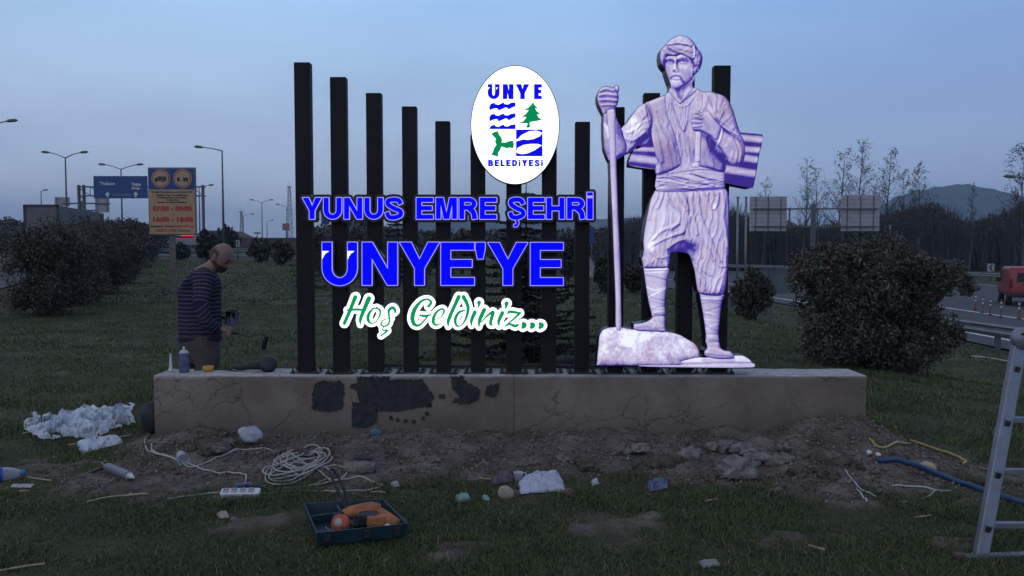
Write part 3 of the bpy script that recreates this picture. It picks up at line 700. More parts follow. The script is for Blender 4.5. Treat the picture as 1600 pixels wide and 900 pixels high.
# ------------------------------------------------------------------ backlit statue panel: a cut-out light box with a printed picture of a statue
def kA(*p): return [(1010 + a[0] / 7.5, 45 + a[1] / 7.5) for a in p]
def kB(*p): return [(920 + a[0] / 6.4286, 120 + a[1] / 6.4286) for a in p]
def kC(*p): return [(1050 + a[0] / 5.294, 130 + a[1] / 5.294) for a in p]
def kD(*p): return [(990 + a[0] / 5.625, 250 + a[1] / 5.625) for a in p]
def kE(*p): return [(990 + a[0] / 4.5, 390 + a[1] / 4.5) for a in p]
def k6(*p): return [(900 + a[0] / 3.2156, 40 + a[1] / 3.2156) for a in p]
def k7(*p): return [(900 + a[0] / 3.0, 300 + a[1] / 3.0) for a in p]
PRINT = attr_mat('lit_print', 'print', 0.35, emit=1.0)
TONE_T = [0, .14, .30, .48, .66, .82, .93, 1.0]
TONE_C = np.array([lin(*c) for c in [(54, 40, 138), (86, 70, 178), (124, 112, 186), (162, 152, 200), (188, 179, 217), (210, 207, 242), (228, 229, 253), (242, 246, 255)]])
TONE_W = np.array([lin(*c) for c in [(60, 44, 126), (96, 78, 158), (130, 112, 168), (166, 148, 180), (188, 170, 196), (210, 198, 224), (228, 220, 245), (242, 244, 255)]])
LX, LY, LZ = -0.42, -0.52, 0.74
ST_Y = 6.03
PARTS = []
def spart(name, polys, w=7.0, k=1.0, base=0.0, ridges=(), tones=(), warm=0.5, noise=0.05, fn=None, smooth=True):
    PARTS.append(dict(name=name, polys=polys, w=w, k=k, base=base, ridges=ridges, tones=tones, warm=warm, noise=noise, fn=fn))
def T(pts, w, a, closed=False): return (pts, w, a)
# firewood behind the back
def wood(lines, ylo, yhi):
    def fn(X, Y, d):
        u = np.zeros(X.shape)
        for k, (pa, pb, hw) in enumerate(lines):
            yc = pa[1] + (X - pa[0]) * (pb[1] - pa[1]) / (pb[0] - pa[0]); q = (Y - yc) / hw
            u = np.maximum(u, np.where(np.abs(q) < 1, (1 - np.abs(q + .15) ** 2.2).clip(0, 1) * (0.75 + 0.3 * fbm(X * .06 + 7 * k, Y * .5, 3)), 0))
        return -0.62 + 0.75 * u
    return fn
spart('firewood_end', [k6((305, 622), (390, 598), (420, 720), (395, 722), (268, 702), (270, 672), (282, 640))], 3, .2, 0, fn=wood([(k6((290, 622))[0], k6((400, 625))[0], 4.5), (k6((280, 668))[0], k6((400, 682))[0], 7.5), (k6((270, 708))[0], k6((400, 728))[0], 2.5)], 0, 0))
spart('firewood_end', [k6((815, 538), (935, 549), (931, 598), (920, 640), (900, 760), (890, 806), (876, 815), (760, 792), (735, 780), (735, 690), (800, 600))], 3, .2, 0, fn=wood([(k6((830, 566))[0], k6((930, 575))[0], 6.5), (k6((830, 622))[0], k6((925, 628))[0], 6), (k6((830, 665))[0], k6((915, 678))[0], 7), (k6((740, 722))[0], k6((905, 748))[0], 7.5)], 0, 0))
# rock and plinth
def rockfn(X, Y, d):
    n = fbm(X * .11, Y * .11, 4) - .5; m = fbm(X * .30 + 9, Y * .26, 3) - .5; e = np.abs(fbm(X * .16 + 3, Y * .2 + 8, 3) - .5)
    hl = np.exp(-((X - 983) / 16) ** 2 - ((Y - 532) / 12) ** 2) * .42 + np.exp(-((X - 1006) / 8) ** 2 - ((Y - 529) / 7) ** 2) * .3 + np.exp(-((X - 1072) / 16) ** 2 - ((Y - 545) / 14) ** 2) * .12
    return .06 + n * .5 + m * .30 - np.exp(-(e / .02) ** 2) * .14 + hl + .10 * ss(575, 515, Y)
spart('plinth', [k7((300, 800), (470, 806), (490, 792), (560, 775), (610, 777), (740, 768), (790, 771), (826, 800), (824, 822), (490, 821), (300, 816))], 2, .3, .12, fn=lambda X, Y, d: .16 * ss(567, 563, Y) + .10 * (fbm(X * .15, Y * .4, 3) - .5), tones=[T(k7((485, 806), (700, 799), (826, 800)), 1.4, -.30), T(k7((600, 786), (740, 790)), 3, -.22)])
spart('rock', [k7((98, 812), (101, 770), (106, 720), (110, 680), (122, 652), (150, 638), (200, 634), (262, 644), (330, 652), (412, 655), (480, 668), (520, 690), (556, 712), (576, 745), (576, 775), (560, 778), (490, 795), (478, 811))], 9, .75, .02, fn=rockfn, tones=[T(k7((470, 680), (490, 730), (520, 780)), 3, -.18), T(k7((360, 690), (330, 740), (345, 790)), 2.5, -.12), T(k7((430, 690), (400, 740), (440, 790)), 2, -.10), T(k7((165, 720), (260, 735)), 2, -.12)], warm=.9)
# legs
wrapA = [T(kE(*p), 1.0, a) for p, a in [(((75, 140), (235, 133)), .22), (((78, 152), (235, 148)), -.22), (((80, 160), (234, 156)), .2), (((82, 180), (150, 190), (230, 212)), -.3), (((90, 262), (150, 285), (228, 262)), .3), (((108, 332), (170, 300), (228, 270)), .34), (((108, 325), (150, 345), (220, 355)), -.25), (((120, 362), (215, 385)), -.2), (((125, 400), (215, 412)), .2), (((128, 420), (165, 405), (215, 395)), -.22), (((135, 440), (215, 430)), .22), (((138, 450), (212, 462)), -.25)]]
wrapB = [T(kE(*p), 1.0, a) for p, a in [(((470, 325), (622, 328)), -.2), (((470, 340), (622, 345)), .18), (((475, 355), (620, 362)), -.25), (((478, 378), (560, 372), (618, 385)), -.2), (((485, 440), (560, 415), (618, 395)), -.3), (((484, 432), (612, 470)), .25), (((490, 455), (608, 465)), -.22), (((495, 490), (606, 500)), .18), (((500, 560), (560, 530), (602, 520)), .2), (((498, 530), (560, 560), (600, 575)), -.25), (((505, 590), (600, 590)), -.18), (((510, 605), (596, 608)), .2), (((512, 630), (596, 640)), -.2)]]
spart('wrapped_leg', [kE((70, 128), (240, 124), (236, 200), (230, 260), (220, 360), (216, 475), (138, 475), (125, 440), (110, 380), (95, 300), (80, 200))], 11, .75, .02, tones=wrapA, warm=.15)
spart('wrapped_leg', [kE((466, 312), (628, 312), (622, 360), (612, 430), (602, 520), (596, 600), (597, 660), (512, 660), (510, 610), (500, 520), (486, 430), (472, 350))], 11, .75, .0, tones=wrapB, warm=.15)
spart('foot', [kE((138, 470), (216, 470), (219, 530), (222, 580), (160, 577), (60, 574), (10, 565), (2, 545), (4, 524), (40, 520), (80, 512), (115, 495))], 6, .8, .0, tones=[T(kE((20, 550), (90, 540), (140, 555), (215, 550)), 1.4, -.2), T(kE((120, 500), (150, 520), (135, 545)), 1.4, .2), T(kE((155, 480), (175, 530)), 1.4, .15), T(kE((0, 570), (220, 578)), 1.6, -.3)])
spart('foot', [kE((512, 652), (597, 652), (610, 690), (640, 712), (680, 716), (700, 738), (710, 755), (700, 768), (600, 770), (530, 758), (502, 742), (500, 715), (518, 695))], 6, .8, -.05, tones=[T(kE((505, 735), (570, 740), (700, 750)), 1.4, -.25), T(kE((530, 690), (590, 700), (650, 722)), 1.6, .15), T(kE((520, 760), (610, 771), (700, 768)), 1.6, -.4)])
# trousers
rd = [(kD(*p), w, a) for p, w, a in [
 (((215, 268), (200, 340), (160, 420), (130, 520)), 2.2, 1.3), (((265, 275), (250, 330), (215, 420)), 2, 1.5), (((300, 275), (300, 330), (340, 390), (390, 430), (410, 490), (390, 560), (330, 610)), 2.2, 1.8), (((370, 275), (400, 340), (450, 400), (470, 440)), 1.8, 2.2), (((400, 275), (450, 330), (480, 420), (470, 520), (450, 620)), 1.8, 2.0),
 (((520, 275), (510, 340), (515, 430), (540, 540), (560, 650)), 2, 2.0), (((545, 275), (575, 330), (575, 400), (600, 520), (660, 660), (720, 800), (760, 890)), 2, 2.2), (((600, 275), (640, 310), (660, 290)), 1.6, 1.8), (((620, 300), (660, 380), (690, 430)), 1.8, 1.6), (((680, 275), (715, 305), (740, 285)), 1.6, 1.8), (((745, 290), (740, 380), (710, 430)), 2, 1.8), (((780, 275), (800, 380), (790, 500), (815, 640), (830, 760)), 2.2, 2.2), (((810, 300), (832, 420), (835, 560)), 1.6, 1.6),
 (((150, 760), (260, 700), (360, 660), (440, 640)), 2, 1.5), (((170, 700), (240, 630), (330, 590), (400, 560)), 2.2, 1.6), (((300, 780), (380, 720), (450, 700)), 1.8, 1.4), (((150, 810), (220, 860), (300, 850)), 2, 1.3), (((170, 800), (240, 890)), 2, 1.4), (((500, 700), (470, 600), (490, 500)), 2, 1.4), (((560, 660), (640, 760), (700, 880)), 2, 1.6), (((540, 780), (600, 860)), 2, 1.4)]]
rd += [(kE(*p), w, a) for p, w, a in [(((420, 60), (470, 130), (540, 180)), 2, 1.6), (((440, 120), (490, 200), (500, 280)), 2, 1.8), (((540, 30), (600, 110), (640, 120)), 2, 1.4), (((640, 150), (620, 240), (600, 300)), 2, 1.8), (((650, 40), (650, 150), (640, 250)), 1.8, 1.6), (((460, 200), (465, 270), (480, 300)), 1.8, 1.6), (((560, 300), (590, 220), (620, 180)), 2, 1.2), (((70, 60), (80, 120)), 1.8, 1.2), (((130, 90), (160, 60), (150, 120)), 1.8, 1.0), (((200, 40), (235, 80), (235, 125)), 2, 1.5)]]
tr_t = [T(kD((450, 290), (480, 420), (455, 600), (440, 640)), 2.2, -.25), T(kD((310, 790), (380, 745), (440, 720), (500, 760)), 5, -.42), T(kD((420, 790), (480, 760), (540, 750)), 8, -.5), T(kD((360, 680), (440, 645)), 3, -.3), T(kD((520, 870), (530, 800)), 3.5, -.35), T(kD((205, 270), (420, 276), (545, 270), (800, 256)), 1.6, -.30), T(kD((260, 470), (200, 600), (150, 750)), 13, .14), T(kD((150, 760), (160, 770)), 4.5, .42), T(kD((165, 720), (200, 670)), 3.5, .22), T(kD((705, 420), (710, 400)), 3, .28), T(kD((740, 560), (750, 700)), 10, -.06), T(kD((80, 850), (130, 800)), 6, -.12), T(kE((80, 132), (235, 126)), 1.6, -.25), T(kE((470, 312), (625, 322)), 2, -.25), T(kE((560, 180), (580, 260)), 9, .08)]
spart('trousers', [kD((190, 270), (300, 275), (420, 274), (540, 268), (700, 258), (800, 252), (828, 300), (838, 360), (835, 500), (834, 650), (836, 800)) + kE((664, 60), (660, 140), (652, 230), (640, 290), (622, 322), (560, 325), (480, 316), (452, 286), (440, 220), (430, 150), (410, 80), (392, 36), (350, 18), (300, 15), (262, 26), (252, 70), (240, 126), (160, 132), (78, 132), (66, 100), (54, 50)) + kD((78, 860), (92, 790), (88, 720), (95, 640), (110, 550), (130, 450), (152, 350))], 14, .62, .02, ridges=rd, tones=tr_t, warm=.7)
# shirt, sash, vest
spart('shirt', [kA((262, 742), (290, 690), (400, 700), (545, 690), (600, 705), (640, 730)) + kC((300, 110), (290, 200), (330, 420), (330, 620), (320, 730), (230, 745), (110, 748), (60, 752), (-60, 770)) + kB((800, 985), (770, 800), (790, 600), (760, 330), (770, 190))], 10, .15, .02,
      ridges=[(kC(*p), w, a) for p, w, a in [(((35, 200), (60, 330), (90, 395)), 1.2, 1.2), (((55, 200), (75, 320), (95, 390)), 1.2, 1.4), (((80, 200), (90, 300), (100, 380)), 1.2, 1.2), (((110, 195), (105, 300), (103, 385)), 1.2, 1.4), (((140, 170), (125, 280), (110, 390)), 1.2, 1.2), (((95, 395), (98, 520), (120, 600)), 1.4, 1.4), (((30, 170), (60, 190), (130, 180), (180, 110)), 1.4, 1.5)]],
      tones=[T(kC((0, 170), (60, 350), (95, 395)), 1.4, -.25), T(kC((160, 250), (120, 350), (100, 400)), 1.4, -.18), T(kC((130, 450), (150, 600), (165, 690)), 2, -.2), T(kC((60, 420), (80, 560), (70, 690)), 2, -.25)], warm=.2)
spart('sash', [kD((203, 125), (300, 112), (400, 95), (480, 88), (600, 78), (700, 84), (792, 102), (798, 180), (800, 248), (700, 260), (540, 270), (420, 276), (204, 270))], 6, .5, .0,
      ridges=[(kD(*p), w, a) for p, w, a in [(((210, 150), (320, 150), (450, 190), (620, 205), (700, 225)), 2, 1.8), (((210, 180), (320, 190), (470, 222), (560, 240)), 2, 1.6), (((330, 130), (480, 160), (640, 190), (790, 215)), 2, 2.0), (((500, 110), (640, 150), (790, 185)), 2, 2.0), (((230, 215), (400, 245), (540, 255)), 1.6, 1.6), (((560, 245), (700, 240), (795, 230)), 1.6, 1.6)]],
      tones=[T(kD((205, 130), (330, 118), (480, 95), (600, 82), (790, 104)), 1.6, -.4), T(kD((300, 135), (480, 180), (640, 210)), .9, -.38), T(kD((540, 130), (660, 175), (795, 212)), .9, -.38), T(kD((220, 208), (420, 245), (545, 262)), .9, -.35)], warm=.6)
spart('vest', [kB((770, 185), (700, 210), (600, 250), (575, 262), (600, 330), (640, 450), (630, 540), (640, 640), (670, 780), (690, 860)) + kD((195, 60), (203, 130), (300, 108), (370, 78), (410, 45), (412, 0)) + kB((925, 840), (905, 730), (860, 560), (800, 400), (775, 280))], 8, .35, .0,
      ridges=[(kB(*p), w, a) for p, w, a in [(((610, 290), (650, 420), (640, 540)), 1.4, 1.5), (((690, 360), (760, 560), (880, 700)), 2, -1.6), (((650, 480), (700, 640), (740, 850)), 2.5, 1.2), (((780, 280), (850, 480), (930, 640)), 1.5, 1.2)]],
      fn=lambda X, Y, d: -.26 * ss(.15, .75, (Y - 195) / 75 + .012 * (X - 1035) - (fbm(X * .05, Y * .04, 3) - .5) * .9) * ss(1066, 1052, X) + .12 * ss(215, 175, Y) * ss(1040, 1052, X),
      tones=[T(kB((600, 265), (640, 420), (622, 520)), 1.2, -.3), T(kD((205, 128), (300, 105), (370, 76), (410, 45)), 1.6, -.28), T(kD((210, 60), (215, 110)), 3, .25)], warm=1.0)
spart('vest', [kC((190, 60), (215, 50), (250, 75), (300, 72), (370, 90), (420, 180), (430, 400), (440, 600), (435, 735), (300, 705), (235, 690), (165, 660), (140, 460), (150, 330), (215, 200))], 8, .35, .0,
      ridges=[(kC(*p), w, a) for p, w, a in [(((365, 90), (355, 180), (365, 240)), 1.5, 1.4), (((300, 460), (330, 560), (400, 660)), 2.2, -1.2), (((150, 440), (165, 560), (200, 690)), 1.4, 1.3)]],
      fn=lambda X, Y, d: -.55 * ss(.0, 1, (fbm(X * .07, Y * .05, 3) - .42) * 3) * np.exp(-((X - 1117 - (Y - 225) * .32) / 8) ** 2) * ss(205, 215, Y) - .16 * ss(210, 240, Y),
      tones=[T(kC((250, 420), (310, 470), (350, 560), (420, 640), (440, 720)), 6.5, -.5), T(kC((230, 690), (300, 705), (435, 735)), 1.6, -.4), T(kC((300, 110), (350, 240)), 1.6, -.2), T(kC((300, 190), (340, 230), (350, 210)), 3, .2)], warm=.8)
spart('strap', [kC((245, 90), (262, 82), (302, 108), (292, 180), (262, 232), (238, 250), (235, 220), (250, 170))], 3, .5, .12, tones=[T(kC((252, 95), (240, 220)), 1.0, -.45)])
spart('strap', [kC((193, 395), (243, 398), (238, 560), (236, 648), (224, 650), (224, 694), (168, 692), (170, 652), (186, 645))], 3, .5, .12, tones=[T(kC((240, 400), (236, 645)), 1.2, -.3), T(kC((172, 650), (236, 650)), 1.0, -.3), T(kC((190, 400), (186, 640)), .9, -.25)])
# arm bent across the chest
spart('sleeve', [kC((300, 72), (370, 86), (420, 102), (455, 132), (482, 175), (505, 230), (525, 300), (545, 370), (562, 410), (585, 450), (602, 490), (604, 560), (590, 520), (540, 470), (480, 430), (420, 390), (370, 330), (355, 260), (365, 180), (365, 100))], 12, .8, -.04,
      ridges=[(kC(*p), w, a) for p, w, a in [(((375, 280), (440, 340), (520, 400), (580, 440)), 2, 1.8), (((400, 350), (470, 390), (540, 430), (590, 480)), 1.8, 2.0), (((380, 220), (450, 300), (530, 370)), 2, 1.2), (((480, 410), (500, 440)), 1.5, 2), (((510, 420), (535, 455)), 1.5, 2), (((545, 430), (565, 470)), 1.5, 2)]],
      tones=[T(kC((365, 100), (362, 180), (370, 240)), 1.0, -.25), T(kC((365, 300), (420, 370), (480, 420)), 1.6, -.3), T(kC((420, 190), (440, 260)), 6, -.10)], warm=.9)
spart('forearm', [kC((300, 300), (345, 280), (410, 365), (430, 395), (480, 425), (540, 462), (585, 500), (606, 550), (602, 610), (585, 660), (545, 676), (505, 674), (465, 645), (430, 590), (390, 535), (350, 500), (320, 450), (300, 420))], 13, .85, -.04,
      ridges=[(kC(*p), w, a) for p, w, a in [(((500, 460), (540, 560), (530, 650)), 2, 1.5), (((540, 470), (575, 560), (560, 650)), 2, 1.5), (((480, 460), (510, 540), (495, 620)), 2, 1.2)]],
      tones=[T(kC((415, 375), (405, 440), (385, 490), (360, 525)), 1.4, .5), T(kC((425, 385), (412, 450), (392, 500)), 1.0, -.4), T(kC((470, 560), (500, 530)), 4, -.14), T(kC((330, 460), (390, 535), (450, 620)), 3, -.28)], warm=1.0)
spart('hand', [kC((165, 262), (182, 250), (188, 228), (225, 222), (242, 240), (300, 236), (330, 262), (360, 310), (405, 362), (395, 420), (370, 470), (330, 448), (280, 420), (240, 402), (190, 398), (168, 378), (158, 340), (155, 300))], 7, .8, -.02,
      ridges=[(kC(*p), w, a) for p, w, a in [(((178, 245), (215, 240), (245, 262)), 1.6, 2.0), (((165, 275), (210, 278), (245, 290)), 1.6, 2.4), (((162, 315), (205, 318), (240, 322)), 1.6, 2.2), (((172, 358), (210, 355), (240, 352)), 1.6, 2.0)]],
      tones=[T(kC((170, 262), (215, 258), (238, 275)), 1.0, -.45), T(kC((160, 298), (205, 298), (240, 305)), 1.0, -.45), T(kC((162, 338), (205, 338), (238, 338)), 1.0, -.42), T(kC((178, 385), (240, 398), (320, 440)), 2.4, -.35), T(kC((290, 245), (330, 290)), 4, .16), T(kC((255, 300), (300, 370)), 3, -.14)], warm=.7)
# raised arm with the staff
spart('sleeve', [kB((576, 262), (500, 302), (440, 378), (380, 462), (328, 520), (345, 560), (352, 610), (378, 680), (372, 768), (440, 742), (490, 692), (520, 700), (600, 690), (640, 660), (625, 560), (642, 450), (612, 340))], 11, .75, .02,
      ridges=[(kB(*p), w, a) for p, w, a in [(((560, 300), (580, 400), (610, 500)), 2, 1.6), (((340, 540), (420, 560), (520, 480)), 2.4, 1.2), (((360, 620), (450, 640), (560, 560)), 2.4, 1.4), (((520, 330), (560, 420)), 2, 1.2)]],
      tones=[T(kB((450, 440), (480, 510), (440, 540)), 7, .26), T(kB((350, 555), (400, 575)), 3, .3), T(kB((520, 640), (600, 600), (630, 560), (600, 680)), 7, -.62), T(kB((380, 740), (470, 680), (560, 600)), 4, -.24), T(kB((330, 525), (355, 600), (380, 680)), 1.3, .3), T(kB((320, 530), (345, 610), (372, 690)), 1.2, -.3), T(kB((600, 280), (640, 430), (620, 530)), 1.4, -.35)], warm=.4)
spart('forearm', [kB((150, 370), (200, 335), (262, 340), (270, 390), (292, 450), (330, 525), (352, 600), (380, 680), (372, 765), (330, 802), (282, 832), (210, 845), (185, 800), (158, 720), (148, 600), (146, 480))], 10, .8, -.06,
      tones=[T(kB((165, 480), (185, 520), (200, 600)), 2.6, .28), T(kB((190, 380), (185, 470)), 3, -.35), T(kB((170, 640), (200, 760)), 4, -.12), T(kB((300, 560), (340, 680), (320, 780)), 7, -.16), T(kB((282, 480), (300, 600)), 3, -.12)], warm=.4, noise=.10)
spart('hand', [kB((86, 205), (92, 165), (108, 132), (135, 108), (172, 97), (220, 104), (252, 110), (262, 94), (288, 90), (302, 108), (300, 135), (290, 160), (297, 200), (292, 250), (272, 300), (262, 340), (210, 345), (150, 375), (125, 325), (103, 280), (90, 240))], 6, .7, -.04,
      ridges=[(kB(*p), w, a) for p, w, a in [(((110, 140), (170, 118), (250, 135)), 2.4, 2.2), (((104, 185), (180, 175), (285, 185)), 2.4, 2.4), (((112, 232), (190, 228), (280, 238)), 2.4, 2.4), (((135, 285), (200, 280), (270, 285)), 2.4, 2.2)]],
      tones=[T(kB((105, 160), (180, 145), (255, 160)), 1.1, -.42), T(kB((108, 212), (190, 203), (285, 212)), 1.1, -.42), T(kB((125, 262), (200, 255), (278, 262)), 1.1, -.42), T(kB((262, 108), (275, 140), (285, 165)), 1.1, -.4), T(kB((280, 108), (284, 120)), 2, .2), T(kB((160, 330), (250, 320)), 2.5, -.22)], warm=.7)
def stafffn(X, Y, d): return .12 * (fbm(X * .5, Y * .03, 3) - .5) + .05
spart('staff', [kB((185, 335), (262, 335), (268, 500), (275, 700), (277, 900)) + k7((198, 130), (206, 300), (210, 500), (212, 640), (188, 640), (186, 500), (178, 300), (172, 130), (165, 0)) + kB((215, 900), (205, 650), (192, 450))], 4.5, .9, .0, fn=stafffn, warm=.6)
# head
spart('neck', [kA((285, 640), (560, 560), (542, 640), (548, 695), (600, 708), (520, 790), (440, 850), (395, 880), (340, 830), (262, 742), (288, 700))], 8, .45, -.02,
      tones=[T(kA((330, 700), (400, 690), (480, 655)), 5, -.42), T(kA((370, 700), (375, 770), (390, 800)), 3.4, -.4), T(kA((440, 690), (430, 760), (410, 830)), 2, -.18), T(kA((320, 720), (350, 800), (390, 850)), 1.4, .2), T(kA((500, 690), (460, 760), (410, 850)), 1.6, .16), T(kA((545, 700), (470, 800), (395, 880)), 1.2, -.2)], warm=.1)
spart('face', [kA((218, 350), (250, 322), (300, 316), (350, 320), (400, 300), (440, 308), (480, 330), (522, 365), (548, 410), (560, 452), (590, 440), (604, 462), (600, 492), (578, 522), (555, 536), (545, 580), (520, 610), (485, 640), (440, 668), (395, 688), (345, 692), (310, 678), (288, 655), (272, 615), (256, 570), (238, 515), (224, 455))], 9, .7, .04,
      ridges=[(kA((345, 365), (340, 420), (335, 475)), 1.9, 2.0)],
      tones=[  # brow, eyes, nose, moustache, beard, cheeks, ear
       T(kA((232, 362), (270, 352), (318, 366)), 1.2, -.30), T(kA((372, 360), (420, 342), (470, 348)), 1.4, -.32), T(kA((238, 382), (275, 376), (322, 388)), 2.9, -.66), T(kA((375, 378), (420, 368), (468, 382)), 2.8, -.66), T(kA((258, 392), (296, 392)), 1.5, .34), T(kA((415, 388), (455, 390)), 1.7, .38), T(kA((272, 392), (282, 392)), .9, -.45), T(kA((430, 386), (438, 387)), .9, -.45), T(kA((250, 408), (300, 412)), 1.1, -.28), T(kA((405, 408), (465, 410)), 1.1, -.30),
       T(kA((357, 372), (362, 420), (372, 470)), 1.7, -.40), T(kA((342, 360), (340, 430), (338, 470)), 1.4, .30), T(kA((322, 492), (350, 505), (385, 490)), 1.6, -.40), T(kA((318, 482), (318, 500)), 1.1, -.3), T(kA((345, 488), (352, 488)), 1.8, .3),
       T(kA((288, 580), (310, 558), (340, 548), (375, 552), (405, 575), (420, 610), (440, 625)), 2.0, -.52), T(kA((320, 535), (345, 528), (372, 535)), 2, .22), T(kA((318, 590), (350, 598), (392, 592)), 1.4, -.26), T(kA((315, 578), (355, 572), (385, 580)), 1.2, .25), T(kA((310, 612), (350, 620), (385, 610)), 1.8, .18), T(kA((300, 660), (340, 668), (400, 660)), 4, .10),
       T(kA((395, 685), (450, 660), (490, 636), (530, 590)), 3, -.34), T(kA((420, 480), (455, 540), (460, 600)), 3.6, -.16), T(kA((250, 440), (262, 520), (275, 580)), 2.6, -.20), T(kA((400, 440), (450, 455)), 4, .16), T(kA((490, 480), (505, 560)), 3.4, -.20), T(kA((540, 440), (530, 560)), 2, .12), T(kA((560, 470), (585, 462), (582, 500)), 1.3, -.34), T(kA((545, 455), (550, 540)), 1.3, -.40), T(kA((470, 350), (530, 400)), 2.0, -.22), T(kA((225, 365), (222, 450)), 1.3, -.35), T(kA((345, 330), (350, 355)), 1.2, -.25)], warm=.2)
spart('turban', [kA((165, 270), (175, 240), (215, 205), (250, 160), (300, 115), (350, 92), (400, 85), (460, 92), (510, 115), (550, 155), (580, 205), (602, 240), (640, 290), (655, 340), (645, 410), (622, 470), (600, 502), (604, 462), (590, 440), (560, 452), (545, 410), (520, 368), (480, 334), (440, 310), (400, 303), (350, 323), (300, 319), (250, 325), (220, 362), (219, 462), (196, 435), (174, 400), (162, 330))], 9, .6, -.05,
      ridges=[(kA(*p), w, a) for p, w, a in [(((240, 185), (320, 168), (420, 170), (530, 195)), 2.2, 2.6), (((232, 215), (290, 240), (360, 275), (460, 300), (540, 345)), 2.2, 2.2), (((200, 230), (260, 290), (330, 310)), 2.4, 1.6), (((560, 215), (590, 300), (585, 400)), 2.2, 1.8), (((610, 270), (625, 350), (600, 450)), 2.0, 1.6), (((300, 200), (400, 230), (520, 260)), 3.0, 1.4)]],
      tones=[T(kA((245, 215), (300, 245), (370, 275), (420, 292)), 1.1, -.42), T(kA((235, 195), (320, 178), (430, 180), (535, 205)), 1.0, -.26), T(kA((330, 130), (334, 165)), 1.0, -.25), T(kA((545, 200), (565, 250), (555, 330)), 1.3, .36), T(kA((572, 220), (575, 310), (550, 360)), 1.2, -.32), T(kA((520, 345), (545, 395), (562, 440)), 2.2, -.42), T(kA((200, 380), (215, 450)), 2.6, -.5), T(kA((610, 440), (640, 390)), 2, -.24), T(kA((385, 92), (400, 95)), 1.4, .3), T(kA((240, 315), (340, 315)), 2.5, -.2), T(kA((250, 180), (400, 166), (510, 180)), 2.2, .14)], warm=.75)

